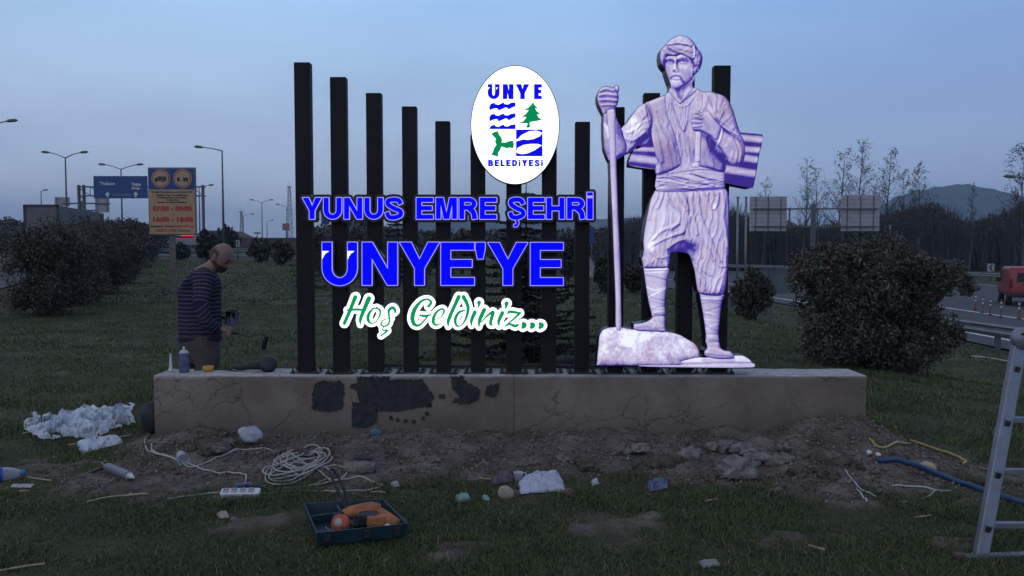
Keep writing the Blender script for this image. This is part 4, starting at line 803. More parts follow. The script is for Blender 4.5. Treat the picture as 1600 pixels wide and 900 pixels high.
FOLDS = {'trousers': (.115, .02, .010, .0, 1.9), 'sash': (.02, .20, .0, .015, 1.5), 'shirt': (.22, 0, .03, 0, 1.3), 'vest': (.10, -.03, .02, 0, 2.0), 'sleeve': (.08, .07, .03, -.03, 2.4), 'turban': (.03, .16, .02, .03, 1.5), 'forearm': (.05, -.06, .04, .04, 1.0), 'strap': (.3, 0, .03, 0, .5)}
st_base = P(1040, 572, ST_Y)
statue = thing('statue_panel', 'glowing purple cut-out panel of a turbaned man with staff and firewood standing on a rock', 'lit sign', (st_base.x, ST_Y + 0.06, st_base.z))
SX, SY = grid(925, 48, 1200, 582, 1.0); SU = np.full(SX.shape, 1e9)
for li, pt in enumerate(PARTS):
    xs = [p[0] for c in pt['polys'] for p in c]; ys = [p[1] for c in pt['polys'] for p in c]
    x0, x1, y0, y1 = math.floor(min(xs)) - 3, math.ceil(max(xs)) + 3, math.floor(min(ys)) - 3, math.ceil(max(ys)) + 3
    X, Y = grid(x0, y0, x1, y1, 0.8); S = sdf_poly([spline(c + [c[0]], 3)[:-1].tolist() if len(c) > 5 else c for c in pt['polys']], X, Y)
    sl = (slice(max(0, y0 - 48), y1 - 48 + 1), slice(max(0, x0 - 925), x1 - 925 + 1))
    SU[sl] = np.minimum(SU[sl], sdf_poly(pt['polys'], SX[sl], SY[sl]))
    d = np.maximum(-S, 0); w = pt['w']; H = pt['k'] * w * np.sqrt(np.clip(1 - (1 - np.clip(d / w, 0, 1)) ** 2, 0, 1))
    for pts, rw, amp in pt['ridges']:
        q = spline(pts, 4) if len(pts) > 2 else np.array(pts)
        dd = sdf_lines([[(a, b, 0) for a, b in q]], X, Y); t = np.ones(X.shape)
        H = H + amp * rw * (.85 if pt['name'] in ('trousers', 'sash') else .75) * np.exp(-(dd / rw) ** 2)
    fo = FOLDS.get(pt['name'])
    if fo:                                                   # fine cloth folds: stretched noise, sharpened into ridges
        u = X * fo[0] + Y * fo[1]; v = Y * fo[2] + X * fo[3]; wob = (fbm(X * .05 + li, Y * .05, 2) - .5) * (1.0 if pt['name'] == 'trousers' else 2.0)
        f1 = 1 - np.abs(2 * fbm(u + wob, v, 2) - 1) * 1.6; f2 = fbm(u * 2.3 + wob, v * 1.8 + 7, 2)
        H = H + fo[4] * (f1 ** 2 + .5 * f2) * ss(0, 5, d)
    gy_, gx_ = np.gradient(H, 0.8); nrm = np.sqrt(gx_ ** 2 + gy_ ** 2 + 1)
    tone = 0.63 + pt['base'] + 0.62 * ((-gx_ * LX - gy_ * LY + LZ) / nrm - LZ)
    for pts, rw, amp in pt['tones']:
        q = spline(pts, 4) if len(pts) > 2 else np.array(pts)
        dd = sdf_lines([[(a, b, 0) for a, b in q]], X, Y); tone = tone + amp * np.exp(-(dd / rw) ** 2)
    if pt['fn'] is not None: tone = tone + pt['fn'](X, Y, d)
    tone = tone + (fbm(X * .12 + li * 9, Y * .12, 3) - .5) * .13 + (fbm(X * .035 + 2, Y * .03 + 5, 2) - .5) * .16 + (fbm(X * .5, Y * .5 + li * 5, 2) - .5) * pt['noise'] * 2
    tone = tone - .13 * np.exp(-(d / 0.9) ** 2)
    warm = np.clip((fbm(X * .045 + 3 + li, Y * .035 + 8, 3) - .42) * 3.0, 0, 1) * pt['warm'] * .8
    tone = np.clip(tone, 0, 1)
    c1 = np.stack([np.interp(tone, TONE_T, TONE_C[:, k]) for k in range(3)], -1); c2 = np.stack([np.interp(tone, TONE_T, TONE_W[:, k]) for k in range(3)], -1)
    cc = c1 * (1 - warm[..., None]) + c2 * warm[..., None]
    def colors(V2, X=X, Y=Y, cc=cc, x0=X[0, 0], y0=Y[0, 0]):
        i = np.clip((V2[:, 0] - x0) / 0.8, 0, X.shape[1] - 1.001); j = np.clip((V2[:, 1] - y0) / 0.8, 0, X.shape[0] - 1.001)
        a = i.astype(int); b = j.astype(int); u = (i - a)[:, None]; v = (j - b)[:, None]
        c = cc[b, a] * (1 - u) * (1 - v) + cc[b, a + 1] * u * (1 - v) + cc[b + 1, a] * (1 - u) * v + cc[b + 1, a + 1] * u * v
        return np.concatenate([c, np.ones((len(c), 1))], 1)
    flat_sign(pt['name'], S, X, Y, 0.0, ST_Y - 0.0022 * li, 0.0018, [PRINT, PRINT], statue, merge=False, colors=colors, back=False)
BOXM = mat('panel_return', (0.012, 0.010, 0.022), 0.4)
flat_sign('light_box', SU, SX, SY, 0.8, ST_Y + 0.004, POST_Y0 - ST_Y - 0.005, [BOXM, BOXM], statue)
# ------------------------------------------------------------------ vegetation
LEAF = attr_mat('leaves', 'tint', 0.55, spec=0.5)
GRASSM = attr_mat('grass_blades', 'tint', 0.8, spec=0.2)
BARK = mat('bark', (0.055, 0.045, 0.040), 0.9, var=0.3, scale=9)
BARK_P = mat('pale_bark', (0.085, 0.075, 0.068), 0.9, var=0.3, scale=6)
def quads(C, U, Wd, tint):
    """rhombic leaf per point: C centre, U half length vector, Wd half width vector"""
    n = len(C); V = np.stack([C - U, C - U * .1 + Wd, C + U, C - U * .1 - Wd], 1).reshape(-1, 3)
    F = np.arange(4 * n).reshape(n, 4); A = np.repeat(np.concatenate([tint, np.ones((n, 1))], 1), 4, 0)
    return V, F, A
def unit(n):
    v = RNG.normal(size=(n, 3)); return v / np.linalg.norm(v, axis=1, keepdims=True)
def tints(n, cols, jit=0.25):
    c = np.array(cols)[RNG.integers(0, len(cols), n)]; return c * (1 + jit * RNG.normal(size=(n, 1))).clip(.4, 1.8)
def leaf_cloud(n, c, r, clumps, cr, size, cols, flat=0.0, power=0.6, box=0):
    """leaves gathered in clumps spread through an ellipsoid's volume"""
    u = unit(clumps) * (RNG.random((clumps, 1)) ** power)
    if box: u = np.sign(u) * np.abs(u) ** box
    cc = np.array(c) + u * np.array(r)
    k = RNG.integers(0, clumps, n); crr = cr * (0.6 + 0.8 * RNG.random(clumps)); p = cc[k] + unit(n) * (RNG.random((n, 1)) ** .5) * crr[k][:, None]
    d = unit(n); d[:, 2] *= (1 - flat); d /= np.linalg.norm(d, axis=1, keepdims=True); w = np.cross(d, unit(n)); w /= np.linalg.norm(w, axis=1, keepdims=True)
    s = size * (0.6 + 0.8 * RNG.random((n, 1)))
    t = tints(n, cols) * (0.75 + 0.5 * RNG.random((clumps, 1)))[k]
    return quads(p, d * s, w * s * .42, t), cc
def shrub(name, label, cat, base, h, rx, ry, n, size, cols, group=None, stems=14, clumps=60, cr=.22, bottom=.1, power=.6, spikes=0, box=0):
    th = thing(name, label, cat, base, group)
    (V, F, A), cc = leaf_cloud(n, (0, 0, h * (.5 + bottom / 2)), (rx, ry, h * (.5 - bottom / 2)), clumps, cr, size, cols, power=power, box=box)
    if spikes:
        k = RNG.integers(0, spikes, n // 5); a = RNG.random(spikes) * 6.28; q = np.sqrt(RNG.random(spikes)); tip = np.stack([rx * 1.0 * q * np.cos(a), ry * q * np.sin(a), h * (1.02 + .12 * RNG.random(spikes) - .35 * q ** 2)], 1)
        t = RNG.random((n // 5, 1)); p = tip[k] * (1 - .35 * t) + unit(n // 5) * .035 * (h / 2); d = unit(n // 5); d[:, 2] = abs(d[:, 2]) + .4; d /= np.linalg.norm(d, axis=1, keepdims=True)
        w = np.cross(d, unit(len(d))); w /= np.linalg.norm(w, axis=1, keepdims=True)
        v2, f2, a2 = quads(p, d * size * .9, w * size * .34, tints(len(p), cols)); F = np.concatenate([F, f2 + len(V)]); V = np.concatenate([V, v2]); A = np.concatenate([A, a2])
    V[:, 2] = np.maximum(V[:, 2], .01)
    np_mesh('foliage', V, F, LEAF, ('tint', A), parent=th)
    m_ = MB()
    for i in range(stems):
        e = cc[RNG.integers(0, len(cc))]; b = Vector((e[0] * .15, e[1] * .15, -.08)); mid = Vector((e[0] * .5, e[1] * .5, e[2] * .5))
        m_.tube([b, mid, Vector(e)], [.022 * h / 2, .015 * h / 2, .006], 5)
    m_.build('stems', BARK, th, local=True)
    return th
def gz(x, y): return float(tz(x, y))
RED = [(.066, .045, .034), (.054, .045, .030), (.082, .058, .04), (.040, .045, .027), (.048, .036, .028)]
GRN = [(.040, .055, .024), (.050, .060, .028), (.030, .044, .020), (.060, .062, .034)]
DARK = [(.020, .030, .016), (.028, .034, .018), (.032, .030, .020)]
# the big photinia-like bush right of the wall
bx, by = 4.72, 10.8
shrub('broad_bush', 'large leafy reddish green bush standing right of the wall', 'bush', (bx, by, gz(bx, by)), 1.60, 1.05, 0.9, 62000, .028, [(.052, .062, .036), (.040, .052, .030), (.070, .060, .042), (.095, .056, .040), (.11, .095, .07)], stems=30, clumps=170, cr=.19, power=.45, spikes=70, bottom=.0, box=.72)
# hedge row on the left, along the side road
hedge = [(-9.7, 17.3, 1.9, .85), (-10.6, 20, 1.95, 1.0), (-11.8, 23.5, 2.0, 1.1), (-13.6, 28, 2.05, 1.2), (-16.2, 34, 2.15, 1.4), (-20, 43, 2.3, 1.6), (-24.5, 53, 2.5, 1.8), (-30, 66, 2.7, 2.0), (-38, 85, 3.0, 2.2)]
hd = ['nearest and largest', 'second nearest', 'third nearest', 'fourth nearest', 'fifth nearest', 'sixth nearest', 'third farthest', 'second farthest', 'farthest']
for (x, y, h, r), ds in zip(hedge, hd):
    shrub('hedge_bush', 'dark brownish hedge bush at the side road, %s of the row' % ds, 'bush', (x, y, gz(x, y)), h, r, r * .95, int(17000 * min(1, 17 / y * 1.4)), .034 * max(1, y / 22), RED, 'hedge bushes along the side road', stems=22, box=.8, bottom=.0, clumps=150, cr=.24, power=.5, spikes=50)
# small bushes in the field, behind the statue and the posts
def bush_at(px0, px1, pt, pb, z, label, cols, group=None, n=3500, name='field_bush', size=.06):
    b = G((px0 + px1) / 2, pb, z)
    for _ in range(4): b = G((px0 + px1) / 2, pb, gz(b.x, b.y))
    s = b.y / FPX; h = (pb - pt) * s; r = (px1 - px0) / 2 * s
    shrub(name, label, 'bush', tuple(b), h, r, r * .9, n, size * max(1, b.y / 22), cols, group, stems=12, clumps=50, cr=.2 * r + .08, power=.5, spikes=16)
bush_at(1143, 1203, 424, 501, -.6, 'round dark bush with brown tips just right of the statue panel', [(.045, .040, .026), (.035, .038, .022), (.06, .042, .03)], n=6000)
bush_at(930, 962, 400, 458, -.3, 'dark bush between the oval side post and the staff', DARK, n=2500)
bush_at(968, 1012, 412, 458, -.3, 'low dark bush with pale twigs behind the staff of the statue', DARK + [(.09, .07, .06)], n=3000)
bush_at(1056, 1066, 420, 455, -.3, 'small dark bush seen between the legs of the statue', DARK, n=1200)
bush_at(390, 425, 374, 410, .3, 'dark shrub right of the bald man head', DARK + RED[:2], 'shrubs along the guard rail', n=2500)
bush_at(422, 458, 378, 414, .3, 'dark shrub just left of the tallest post', DARK + RED[:2], 'shrubs along the guard rail', n=2500)
bush_at(308, 336, 362, 408, .3, 'dark shrub between the yellow sign and the bald man', DARK, 'shrubs along the guard rail', n=2500)
bush_at(334, 372, 356, 400, .3, 'tall dark shrub behind the bald man head', DARK, 'shrubs along the guard rail', n=3000)
bush_at(268, 296, 382, 406, .3, 'low dark shrub under the yellow sign', DARK, 'shrubs along the guard rail', n=1500)
bush_at(487, 515, 366, 428, .2, 'brown shrub behind the first and second posts', DARK + RED, 'shrubs behind the posts', n=2500)
bush_at(545, 572, 360, 424, .2, 'brown shrub between the second and third posts', DARK + RED, 'shrubs behind the posts', n=2500)
bush_at(655, 685, 366, 430, .2, 'dark shrub between the fourth and fifth posts', DARK + RED, 'shrubs behind the posts', n=2500)
bush_at(707, 740, 362, 430, .2, 'dark shrub between the fifth and sixth posts', DARK, 'shrubs behind the posts', n=2500)
bush_at(872, 902, 372, 440, .1, 'dark shrub just left of the last post before the statue', DARK, 'shrubs behind the posts', n=2500)
# young spruces
SPR = [(.014, .020, .014), (.020, .027, .018), (.026, .030, .022)]
def spruce(label, base, h, r, group='young spruces in the field', whorls=13, dens=1.0, seed=3):
    rg = np.random.default_rng(seed); th = thing('spruce_tree', label, 'tree', base, group)
    m_ = MB(); m_.tube([(0, 0, -.1), (0, 0, h * .5), (0, 0, h)], [.035 * h / 2.4, .022 * h / 2.4, .005], 6); C = []; U = []
    for i in range(whorls):
        t = (i + .3) / whorls; z = h * (.06 + .9 * t); L = r * (1 - t) ** .8 * (0.8 + .4 * rg.random()) + .06
        nb = rg.integers(6, 9)
        for a in rg.random() * 6.28 + np.arange(nb) * 6.28 / nb + rg.normal(size=nb) * .2:
            l = L * (0.7 + .5 * rg.random()); dr = np.array([math.cos(a), math.sin(a), 0]); p0 = np.array([0, 0, z]); sag = .22 * l; pts = [p0 + dr * l * s + np.array([0, 0, -sag * s * (1 - .55 * s) * 2 + .12 * l * s * s]) for s in (0, .35, .7, 1)]
            m_.tube([Vector(p) for p in pts], [.008, .006, .004, .002], 4, cap=False)
            k = int(55 * l / .5 * dens) + 8; s = rg.random(k) ** .7; p = p0 + dr * (l * s)[:, None]; p[:, 2] += -sag * s * (1 - .55 * s) * 2 + .12 * l * s * s
            side = np.cross(dr, [0, 0, 1.]); off = rg.normal(size=(k, 1)) * .10 * l * (1.15 - s)[:, None]; p = p + side * off
            u = dr * .5 + side * np.sign(off) * .8 + rg.normal(size=(k, 3)) * .35; u[:, 2] -= .15; C.append(p); U.append(u / np.linalg.norm(u, axis=1, keepdims=True))
    C = np.concatenate(C); U = np.concatenate(U); W_ = np.cross(U, rg.normal(size=U.shape)); W_ /= np.linalg.norm(W_, axis=1, keepdims=True); s = (.045 * h / 2.4 * (0.7 + .6 * rg.random((len(C), 1))))
    V, F, A = quads(C, U * s, W_ * s * .3, tints(len(C), SPR)); np_mesh('needles', V, F, LEAF, ('tint', A), parent=th)
    m_.build('trunk', BARK, th, local=True); return th
def spruce_at(px, pt, pb, r, label, seed, **k):
    b = G(px, pb, 0)
    for _ in range(4): b = G(px, pb, gz(b.x, b.y))
    h = P(px, pt, b.y).z - b.z; return spruce(label, tuple(b), h, r, seed=seed, **k)
spruce_at(822, 283, 560, 1.02, 'dark young spruce standing behind the posts below the white oval', 5, whorls=19, dens=2.2)
spruce_at(622, 306, 440, 1.0, 'slim dark spruce behind the fourth post', 8, whorls=15, dens=1.6)
spruce_at(486, 352, 452, .75, 'small dark spruce behind the tallest post at the left end', 9, whorls=11)
spruce_at(704, 350, 432, .8, 'low spruce behind the fifth post', 11, whorls=11)
# bare trees beyond the road on the right
def bare_tree(label, base, h, seed, spread=.30, leafy=.5, group='bare poplars beyond the road', name='bare_tree', mat_=None, rad=None):
    rg = np.random.default_rng(seed); th = thing(name, label, 'tree', base, group); m_ = MB(); m2 = MB(); tips = []
    lean = rg.normal(size=2) * .03
    def trunk(z): return Vector((lean[0] * z + .12 * math.sin(z * .5 + seed), lean[1] * z, z))
    zs = np.linspace(-.3, h, 9); rad = rad or .0105 * h; m_.tube([trunk(z) for z in zs], [max(.012, rad * (1 - .93 * max(0, z) / h)) for z in zs], 6)
    nb = int(24 + h * 1.6)
    for i in range(nb):
        t = .22 + .76 * (i + rg.random()) / nb; b = trunk(h * t); a = rg.random() * 6.28; l = h * spread * (1.08 - t) ** .7 * (.55 + .6 * rg.random())
        d = Vector((math.cos(a), math.sin(a), .9 + .7 * rg.random())).normalized(); e = b + d * l; c = b + d * l * .5 + Vector((0, 0, -.05 * l)) + Vector(rg.normal(size=3) * .05 * l)
        r0 = max(.012, rad * .42 * (1.1 - t)); m2.tube([b, c, e], [r0, r0 * .6, r0 * .25], 4, cap=False)
        for j in range(7):
            s = .25 + .75 * rg.random(); q = b + (e - b) * s; d2 = (d + Vector(rg.normal(size=3) * .6) + Vector((0, 0, .3))).normalized(); l2 = l * (.22 + .3 * rg.random()); e2 = q + d2 * l2
            m2.tube([q, q + d2 * l2 * .5 + Vector(rg.normal(size=3) * .04 * l2), e2], [r0 * .4, r0 * .28, r0 * .14], 3, cap=False); tips.append(e2)
            for k in range(3):
                q3 = q + (e2 - q) * (.4 + .6 * rg.random()); d3 = (d2 + Vector(rg.normal(size=3) * .7)).normalized(); e3 = q3 + d3 * l2 * (.3 + .3 * rg.random())
                m2.tube([q3, e3], [r0 * .2, r0 * .1], 3, cap=False); tips.append(e3)
    m_.build('trunk', BARK_P if mat_ is None else mat_, th, local=True, recalc=False); m2.build('crown', BARK, th, local=True, recalc=False)
    if leafy > 0:
        k = rg.random(len(tips)) < leafy; C = np.array([t[:] for t in tips])[k] + rg.normal(size=(k.sum(), 3)) * .08; n = len(C)
        d = unit(n); w = np.cross(d, unit(n)); V, F, A = quads(C, d * .085, w * .06, tints(n, [(.05, .045, .02), (.07, .05, .025), (.035, .035, .02)])); np_mesh('leaves', V, F, LEAF, ('tint', A), parent=th)
    return th
TREES = [(1256, 250, 84, 'leftmost of the tall bare trees above the sign back', .27, .25), (1279, 262, 90, 'thin bare tree just left of the sign post top', .26, .3), (1317, 234, 82, 'tall bare tree above the right panel of the sign back', .27, .5), (1343, 224, 84, 'tallest bare tree, right of centre of the group', .28, .6), (1387, 238, 80, 'bare tree standing right of the sign back', .30, .6), (1417, 268, 86, 'shorter bare tree left of the distant hill', .28, .4), (1440, 258, 84, 'bare tree in front of the left slope of the hill', .28, .6), (1193, 285, 92, 'low bare tree just right of the firewood', .30, .3), (1517, 285, 90, 'thin bare sapling in front of the hill', .14, .2), (1602, 232, 66, 'bare tree cut by the right edge of the picture', .32, .7)]
for i, (px, pt, d, ds, sp_, lf) in enumerate(TREES):
    top = P(px, pt, d); zb = float(tz(top.x, d, False)) ; bare_tree('leafless ' + ds if 'bare' not in ds else ds, (top.x, d, zb), top.z - zb, 30 + i, sp_, lf)
# far wood: one brown thicket mass behind them (uncountable)
def thicket():
    rg = np.random.default_rng(99); V = []; F = []; A = []; base = 0
    xs = []; n = 3400
    for i in range(n):
        d = 92 + 38 * rg.random(); px = 940 + 720 * rg.random(); x = (px - 800) / FPX * d
        # height profile of the mass in photo pixels
        pt = np.interp(px, [940, 985, 1040, 1140, 1180, 1290, 1380, 1420, 1465, 1500, 1540, 1600, 1660], [352, 330, 345, 318, 335, 350, 325, 318, 312, 345, 335, 314, 310]) + abs(rg.normal()) * 14 - 9 + 14 * vnoise(np.array(px * .05), np.array(2.0))
        z0 = float(tz(x, d, False)); zt = CAM_Z + (385 - pt) / FPX * d; h = max(1.2, zt - z0)
        for k in range(9):
            b = np.array([x + rg.normal() * .5, d + rg.normal() * .5, z0 + h * .02 * k]); e = np.array([b[0] + rg.normal() * h * .10, b[1] + rg.normal() * h * .1, z0 + h * (.5 + .5 * rg.random() ** .5)])
            w = .016 + .024 * rg.random(); s = np.array([w, 0, 0]); V += [b - s * 1.6, b + s * 1.6, e + s * .5, e - s * .5]
            c = np.array([(.030, .024, .022), (.040, .030, .027), (.024, .024, .020), (.050, .036, .030)][rg.integers(4)]); A += [[*c, 1]] * 4
    V = np.array(V); F = np.arange(len(V)).reshape(-1, 4)
    # dense understorey and twig haze as small leaf-like faces
    m = 95000; d = 94 + 34 * rg.random(m); px = 935 + 730 * rg.random(m)
    pt = np.interp(px, [935, 985, 1040, 1140, 1180, 1290, 1380, 1420, 1465, 1500, 1540, 1600, 1660], [372, 352, 360, 345, 352, 366, 345, 336, 328, 358, 346, 328, 322]) + (fbm(px * .06, d * .2, 3) - .5) * 44
    x = (px - 800) / FPX * d; z0 = tz(x, d, False); zt = CAM_Z + (385 - pt) / FPX * d; z = z0 + (zt - z0) * rg.random(m) ** 1.15
    cen = np.stack([x, d, z], 1); u = unit(m); w = np.cross(u, unit(m)); sz = (.16 + .22 * rg.random((m, 1)))
    c = tints(m, [(.026, .024, .019), (.034, .027, .023), (.020, .024, .016), (.042, .032, .026)]); hfr = ((z - z0) / np.maximum(zt - z0, .1))
    v2, f2, a2 = quads(cen, u * sz, w * sz * .5, c)
    V = np.concatenate([V, v2]); F = np.concatenate([F, f2 + len(A)]); A = np.concatenate([np.array(A), a2])
    return np_mesh('woodland', V, F, LEAF, ('tint', A))
tag(thicket(), 'brown leafless thicket of woodland beyond the road', 'woodland', kind='stuff')
def far_line(px0, px1, prof, d0, d1, m, cols, label, sz=.3, zb=0.45, seed=5):
    rg = np.random.default_rng(seed); d = d0 + (d1 - d0) * rg.random(m); px = px0 + (px1 - px0) * rg.random(m)
    pt = np.interp(px, [p[0] for p in prof], [p[1] for p in prof]) + (fbm(px * .09, d * .1, 3) - .5) * 18; x = (px - 800) / FPX * d; z0 = np.full(m, zb - .2); zt = CAM_Z + (385 - pt) / FPX * d
    z = z0 + (zt - z0) * rg.random(m); cen = np.stack([x, d, z], 1); u = unit(m); w = np.cross(u, unit(m)); s = sz * (.5 + rg.random((m, 1)))
    V, F, A = quads(cen, u * s, w * s * .5, tints(m, cols)); return tag(np_mesh('far_scrub', V, F, LEAF, ('tint', A)), label, 'scrub', kind='stuff')
far_line(470, 960, [(470, 356), (520, 352), (570, 345), (620, 360), (700, 364), (780, 362), (880, 362), (960, 356)], 95, 130, 26000, DARK + RED, 'dark scrub line behind the posts at the far edge of the field')
far_line(-40, 60, [(-40, 350), (0, 347), (20, 342), (40, 350), (60, 362)], 100, 130, 5000, DARK, 'dark trees beyond the side road at the left edge', seed=6)
far_line(185, 320, [(185, 348), (230, 352), (270, 368), (320, 372)], 110, 140, 6000, DARK, 'dark scrub beyond the hedge end', seed=7)

# ------------------------------------------------------------------ grass: blades as one mass, fading with distance
def blades(n, xr, yr, hmean, wmean, seed, skip_dirt=True, dens=None):
    rg = np.random.default_rng(seed); y = yr[0] + (yr[1] - yr[0]) * rg.random(n); hw = np.maximum(0, y) * .66 + .6
    x = (rg.random(n) * 2 - 1) * hw if xr is None else xr[0] + (xr[1] - xr[0]) * rg.random(n)
    cl = fbm(x * 2.1, y * 2.1, 3); D = dirt(x, y); keep = rg.random(n) < ((1 - D) ** 1.6 * (.35 + 1.3 * np.clip((cl - .28) * 2.2, 0, 1)) + .015)
    keep &= ~((y > WALL_Y - .03) & (y < WALL_Y + WALL_D + .03) & (x > WX0 - .02) & (x < WX1 + .02)); keep &= x < 12.9
    x = x[keep]; y = y[keep]; cl = cl[keep]; n = len(x); z = tz(x, y)
    h = hmean * (.45 + .9 * rg.random(n)) * (.55 + 1.0 * np.clip((cl - .25) * 2, 0, 1)); a = rg.random(n) * 6.283; ln = h * (.4 + 1.7 * rg.random(n)); wd = wmean * (.6 + .8 * rg.random(n))
    dx, dy = np.cos(a), np.sin(a); b = np.stack([x, y, z - .004], 1); sd = np.stack([-dy, dx, 0 * dx], 1) * wd[:, None]; dr = np.stack([dx, dy, 0 * dx], 1)
    m = b + dr * (ln * .35)[:, None]; m[:, 2] += h * .62; t = b + dr * ln[:, None]; t[:, 2] += h
    V = np.stack([b - sd, b + sd, m + sd * .7, m - sd * .7, t], 1).reshape(-1, 3); i = np.arange(n)[:, None] * 5
    F = np.concatenate([i + np.array([[0, 1, 2]]), i + np.array([[0, 2, 3]]), i + np.array([[3, 2, 4]])])
    pal = np.array([(.082, .114, .038), (.068, .098, .034), (.104, .130, .046), (.130, .126, .062), (.056, .082, .030), (.26, .215, .13)]); pr = np.array([.25, .22, .2, .14, .1, .09])
    c = pal[rg.choice(6, n, p=pr)] * (.75 + .5 * rg.random((n, 1))) * (.8 + .5 * np.clip(fbm(x * .5 + 20, y * .5, 3)[:, None] - .3, 0, 1))
    A = np.repeat(np.concatenate([c, np.ones((n, 1))], 1), 5, 0); return V, F, A
Vs, Fs, As, off = [], [], [], 0
for args in [(330000, None, (3.3, 6.3), .027, .0018, 1), (130000, None, (6.2, 10), .036, .0025, 2), (120000, None, (10, 20), .036, .0042, 3), (90000, None, (20, 60), .045, .016, 4)]:
    v, f, a = blades(*args); Vs.append(v); Fs.append(f + off); As.append(a); off += len(v)
tag(np_mesh('grass', np.concatenate(Vs), np.concatenate(Fs), GRASSM, ('tint', np.concatenate(As)), corner=3), 'short rough green grass with straw blades over the whole field', 'grass', kind='stuff')
# ------------------------------------------------------------------ hills and haze
HILLM = mat('hill_forest', (0.014, 0.022, 0.022), 0.95, var=0.4, scale=.012)
def hill(prof, d, depth, name='hill', rough=1.0):
    xs = np.linspace(prof[0][0], prof[-1][0], 140); ys = np.interp(xs, [p[0] for p in prof], [p[1] for p in prof]); ys = np.convolve(np.pad(ys, 4, mode='edge'), np.ones(9) / 9, 'valid')
    V = []; rows = 14
    for r_ in range(rows):
        t = r_ / (rows - 1); y = d - depth * (1 - t) * .9 + depth * .2 * 0
        for px, pt in zip(xs, ys):
            X = (px - 800) / FPX * d; Z = CAM_Z + (385 - pt) / FPX * d; k = math.sin(t * math.pi / 2) ** 1.2
            bump = (float(fbm(np.array(X * .05), np.array(y * .05 + r_), 3)) - .5) * 16 * rough * k
            V.append((X, y, max(-3, (Z + 2) * k - 2 + bump)))
    V = np.array(V); n = len(xs); i, j = np.meshgrid(np.arange(n - 1), np.arange(rows - 1)); q = (j * n + i).ravel(); F = np.stack([q, q + 1, q + n + 1, q + n], 1)
    B = V[(rows - 1) * n:].copy(); B[:, 1] += depth; B[:, 2] = -3; V = np.concatenate([V, B]); i = np.arange(n - 1); F = np.concatenate([F, np.stack([(rows - 1) * n + i, (rows - 1) * n + i + 1, rows * n + i + 1, rows * n + i], 1)])
    return tag(np_mesh(name, V, F, HILLM, smooth=False), kind='structure')
hill([(1330, 360), (1370, 325), (1400, 305), (1435, 297), (1465, 291), (1490, 291), (1515, 298), (1540, 309), (1570, 318), (1640, 332), (1740, 352), (1900, 372)], 1700, 500)
hill([(560, 380), (590, 366), (620, 352), (650, 346), (690, 344), (730, 342), (790, 346), (860, 350), (905, 344), (940, 343), (990, 340), (1050, 346), (1120, 354), (1200, 368), (1330, 378)], 2000, 500, rough=.5)
# ------------------------------------------------------------------ street furniture far off
GALV = mat('galvanised_steel', (0.22, 0.23, 0.24), 0.5, metal=0.55, var=0.15, scale=3)
GALV_D = mat('weathered_steel', (0.11, 0.115, 0.12), 0.6, metal=0.3, var=0.15, scale=3)
LAMPM = mat('lamp_housing', (0.10, 0.10, 0.105), 0.5)
BLUE_S = mat('blue_sheet', (0.012, 0.055, 0.19), 0.5, var=0.08, scale=1)
WHITE_S = mat('white_sheet', (0.6, 0.6, 0.6), 0.6)
GREY_S = mat('grey_sheet', (0.36, 0.34, 0.335), 0.6, var=0.1, scale=2)
YELL_S = mat('faded_yellow_sheet', (0.42, 0.275, 0.14), 0.6, var=0.10, scale=3)
RED_P = mat('red_print', (0.42, 0.035, 0.03), 0.6)
DARK_P = mat('dark_print', (0.05, 0.04, 0.04), 0.6)
def lamp(label, px, pt, d, arms, rise=.55, group='street lamps along the highway', zb=None):
    t = P(px, pt, d); zb = float(tz(t.x, d, False)) if zb is None else zb; h = t.z - zb; th = thing('street_lamp', label, 'street lamp', (t.x, d, zb), group)
    m_ = MB(); m_.mat(0, True).tube([(0, 0, -.2), (0, 0, h * .5), (0, 0, h)], [.13, .10, .065], 8); m_.box((0, 0, .05), (.45, .45, .1)); m_.build('pole', GALV_D, th, local=True)
    for dx in arms:
        sg = 1 if dx > 0 else -1; m_ = MB(); e = (dx, 0, h + rise)
        m_.mat(0, True).tube([(0, 0, h - .05), (dx * .5, 0, h + rise * .62), e], [.055, .045, .04], 6); ar = m_.build('arm', GALV_D, th, local=True)
        m_ = MB(); m_.mat(0, True).tube([(dx - sg * .15, 0, h + rise - .02), (dx + sg * .05, 0, h + rise + .01), (dx + sg * .5, 0, h + rise + .05), (dx + sg * .72, 0, h + rise + .05)], [.05, .12, .13, .04], 8); m_.build('lamp_head', LAMPM, ar, local=True)
    return th
lamp('double arm lamp left of the blue gantry sign', 102, 246, 84, (-1.7, 1.6), .5)
lamp('double arm lamp rising behind the blue gantry sign', 189, 264, 97, (-1.9, 1.9), .5)
lamp('nearest single arm lamp, rising behind the bald man head', 347, 235, 78, (-1.9,), .3)
lamp('lamp whose pole stands outside the left edge, only its arm and head in view', -42, 204, 62, (2.6,), .7)
lamp('tiny far lamp above the truck trailer', 64, 299, 135, (.45,), .2)
lamp('far lamp behind the right gantry post', 311, 292, 124, (1.5,), .25)
lamp('far double arm lamp left of the tallest post', 409, 317, 170, (-1.7, 1.7), .6)
lamp('far single arm lamp in front of the lattice mast', 448, 324, 180, (-1.6,), .6)
lamp('very small far lamp between the two double arm lamps', 417, 346, 230, (1.2,), .3)
lamp('far lamp with short right arm beside the thin mast', 380, 336, 200, (2.0,), .2)
lamp('lamp whose pole stands outside the right edge, only its arm and head in view', 1640, 282, 60, (-2.6,), .25)
